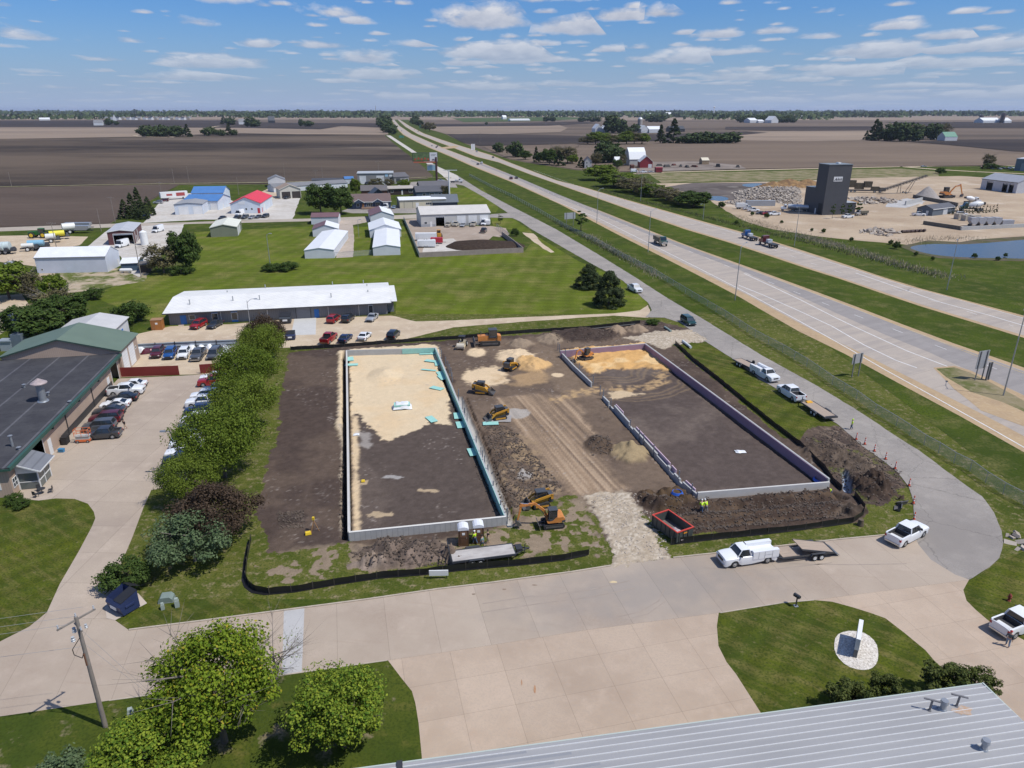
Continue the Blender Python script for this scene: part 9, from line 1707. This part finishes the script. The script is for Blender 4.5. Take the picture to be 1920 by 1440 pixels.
for x,y,lb in((146,437,'nearer long grain trailer beside the big white tank'),(148,431,'farther long grain trailer at the village road')):p=P(x,y);t=thing('grain_trailer',lb,'trailer',(p.x,p.y,.06),R(5),'grain trailers');MB().prism([(-5,1.9),(-4,1.2),(4,1.2),(5,1.9),(5,2.9),(-5,2.9)],-1.2,1.2).build('hopper_body',M('aluminium_body',(.40,.41,.43),.35,metal=.5),t);[wheel(t,a,u,.5,.35)for a in(-3.4,-2.2)for u in(-1,1)];MB().box(-5,6,-.3,.3,.9,1.15).build('frame',dark_m,t)
trailer('grey flat trailer on the grass at the far left',19,497,(30,489),5.5,2.1,deck=M('grey_deck',(.33,.34,.36),.7))
p=P(327,374);t=thing('semi_trailer','white box semi trailer with red graphics at the field corner','trailer',(p.x,p.y,.06),R(38));MB().box(-7,7,-1.3,1.3,1.2,4.2).build('box_body',white_m,t);MB().box(1,5.5,-1.33,-1.301,1.8,3.6).box(-4,-1,-1.33,-1.301,2.2,3.2).build('red_graphic',M('graphic_red',(.35,.06,.06),.6),t);[wheel(t,a,u,.5,.35)for a in(-5.6,-4.3)for u in(-1,1)];MB().box(4.5,4.8,-.8,.8,0,1.2).build('landing_leg',dark_m,t)
p=P(237,512);t=thing('propane_tank','white propane tank on the ground left of the leaning pole','tank',(p.x,p.y,.05),R(5));MB().ring([(.02,0)],3)if False else None;q=MB();q.T=Matrix.Rotation(math.pi/2,4,'Y')@Matrix.Translation((-.85,0,0));q.ring([(.15,-1.9),(.5,-1.6),(.55,-1.2),(.55,1.2),(.5,1.6),(.15,1.9)],14);q.build('tank',white_m,t,40);MB().box(-1.2,-.9,-.4,.4,0,.4).box(.9,1.2,-.4,.4,0,.4).build('cradle',fc,t)
building('shed','low white carport shed beside the propane tank',P(229,509),P(259,507.5),9,2.4,3.2,M('dark_blue_wall',(.05,.09,.14),.7),WR,over=.3);building('shed','dark brown small shed right of the white carport',P(263,512),P(281,511),5,2.3,2.6,M('dark_shed_wall',(.05,.04,.035),.8),M('dark_shed_roof',(.12,.11,.10),.8),flat=True)
p=P(272,459);t=thing('silo','small white cylindrical tank standing at the maroon workshop','tank',(p.x,p.y,.05));MB().cyl((0,0,0),(0,0,4.6),1.3,n=16).build('shell',white_m,t,40);q=MB();q.T=Matrix.Translation((0,0,4.6));q.ring([(1.3,0),(.2,.6)],16);q.build('dome',white_m,t,40)
single('plow_blade','orange yellow snow plow blade lying on the gravel','plow',80,538,MB().prism([(-1.5,0),(1.5,0),(1.5,.9),(-1.5,.9)],-.15,.25),M('plow_orange',(.62,.30,.02),.5),3)
for x,y,hd,L_,h,c,lb in((800,464,3,6.5,2.6,white_m,'white enclosed trailer nearest the brown wall'),(799,451,3,8.0,2.8,white_m,'white camper trailer behind the enclosed trailer'),(819,457,3,4.5,2.2,M('trailer_red',(.42,.02,.035),.4),'bright red enclosed trailer beside the white ones'),(914,422.5,85,3,2.2,white_m,'small white camper trailer before the last roller door')):
 p=P(x,y);t=thing('enclosed_trailer',lb,'trailer',(p.x,p.y,.06),R(hd),'enclosed trailers');MB().box(-L_/2,L_/2,-1.1,1.1,.5,h,tx=.06,ty=.04).build('body',c,t);MB().box(L_/2,L_/2+1.1,-.08,.08,.45,.6).build('tongue',dark_m,t);[wheel(t,a,u*1.0,.36,.22)for a in(-.6,.3)for u in(-1,1)];MB().box(-L_/2+.5,-L_/2+1.6,-1.14,-1.09,.7,h-.3).build('door',trim_m,t)
p=P(823,446);t=thing('wheel_loader','old yellow wheel loader in the walled yard','loader',(p.x,p.y,.06),R(100));MB().prism([(-2.4,.7),(2,.7),(2,1.6),(-.4,1.7),(-2.5,1.9)],-.8,.8).build('body',cat_y,t);cab(t,-.6,.9,-.7,.7,1.6,3.0,cat_y);MB().bar((1.5,-.6,1.3),(3.2,-.6,.5),.15,.3).bar((1.5,.6,1.3),(3.2,.6,.5),.15,.3).build('lift_arm',cat_y,t);MB().add([(3.1,-1.2,1.2),(3.1,1.2,1.2),(3.2,1.2,.1),(3.2,-1.2,.1),(4,1.2,.1),(4,-1.2,.1)],[(0,1,2,3),(3,2,4,5),(0,3,5),(1,4,2)]).build('bucket',steel_d,t);[wheel(t,a,u,.75,.5)for a in(-1.6,1.6)for u in(-1,1)]
# wrecked parts along the yard fence
for i,(x,y,c,lb)in enumerate(((262,661,'white','white bumper cover at the left end'),(279,662,'maroon','maroon front clip left of the maroon vehicle'),(330,655,'dgrey','dark crumpled part behind the blue vehicle'),(348,657,'maroon','maroon and white part behind the white vehicle'),(362,654,'white','white fender behind the grey crew vehicle'),(378,653,'white','white hood between the two grey vehicles'),(392,652,'white','pale hood behind the minivan'),(418,655,'silver','silver wreckage right of the minivan'),(424,667,'white','white and black part by the trees'))):
 q=drape(3.0,1.6,.9,20+i,.5,8);single('car_part',lb,'car part',x,y,q,PAINT[c],i*23,group='wrecked car parts along the fence',smooth=50)
# ground level air
hz=MB().box(-43000,43000,-500,43000,-3,95).build('haze',None)if False else None
hm=bpy.data.materials.new('haze');hm.use_nodes=True;hn=hm.node_tree.nodes;hn.remove(hn['Principled BSDF']);pv=hn.new('ShaderNodeVolumePrincipled');pv.inputs['Color'].default_value=(.70,.80,1,1);pv.inputs['Density'].default_value=HAZE;pv.inputs['Anisotropy'].default_value=.1;hm.node_tree.links.new(pv.outputs[0],hn['Material Output'].inputs['Volume'])
if HAZE:o=MB().box(-43000,43000,-500,43000,-3,110).build('haze',hm);tag(o,'thin pale blue air over the whole plain','haze',None,'stuff')
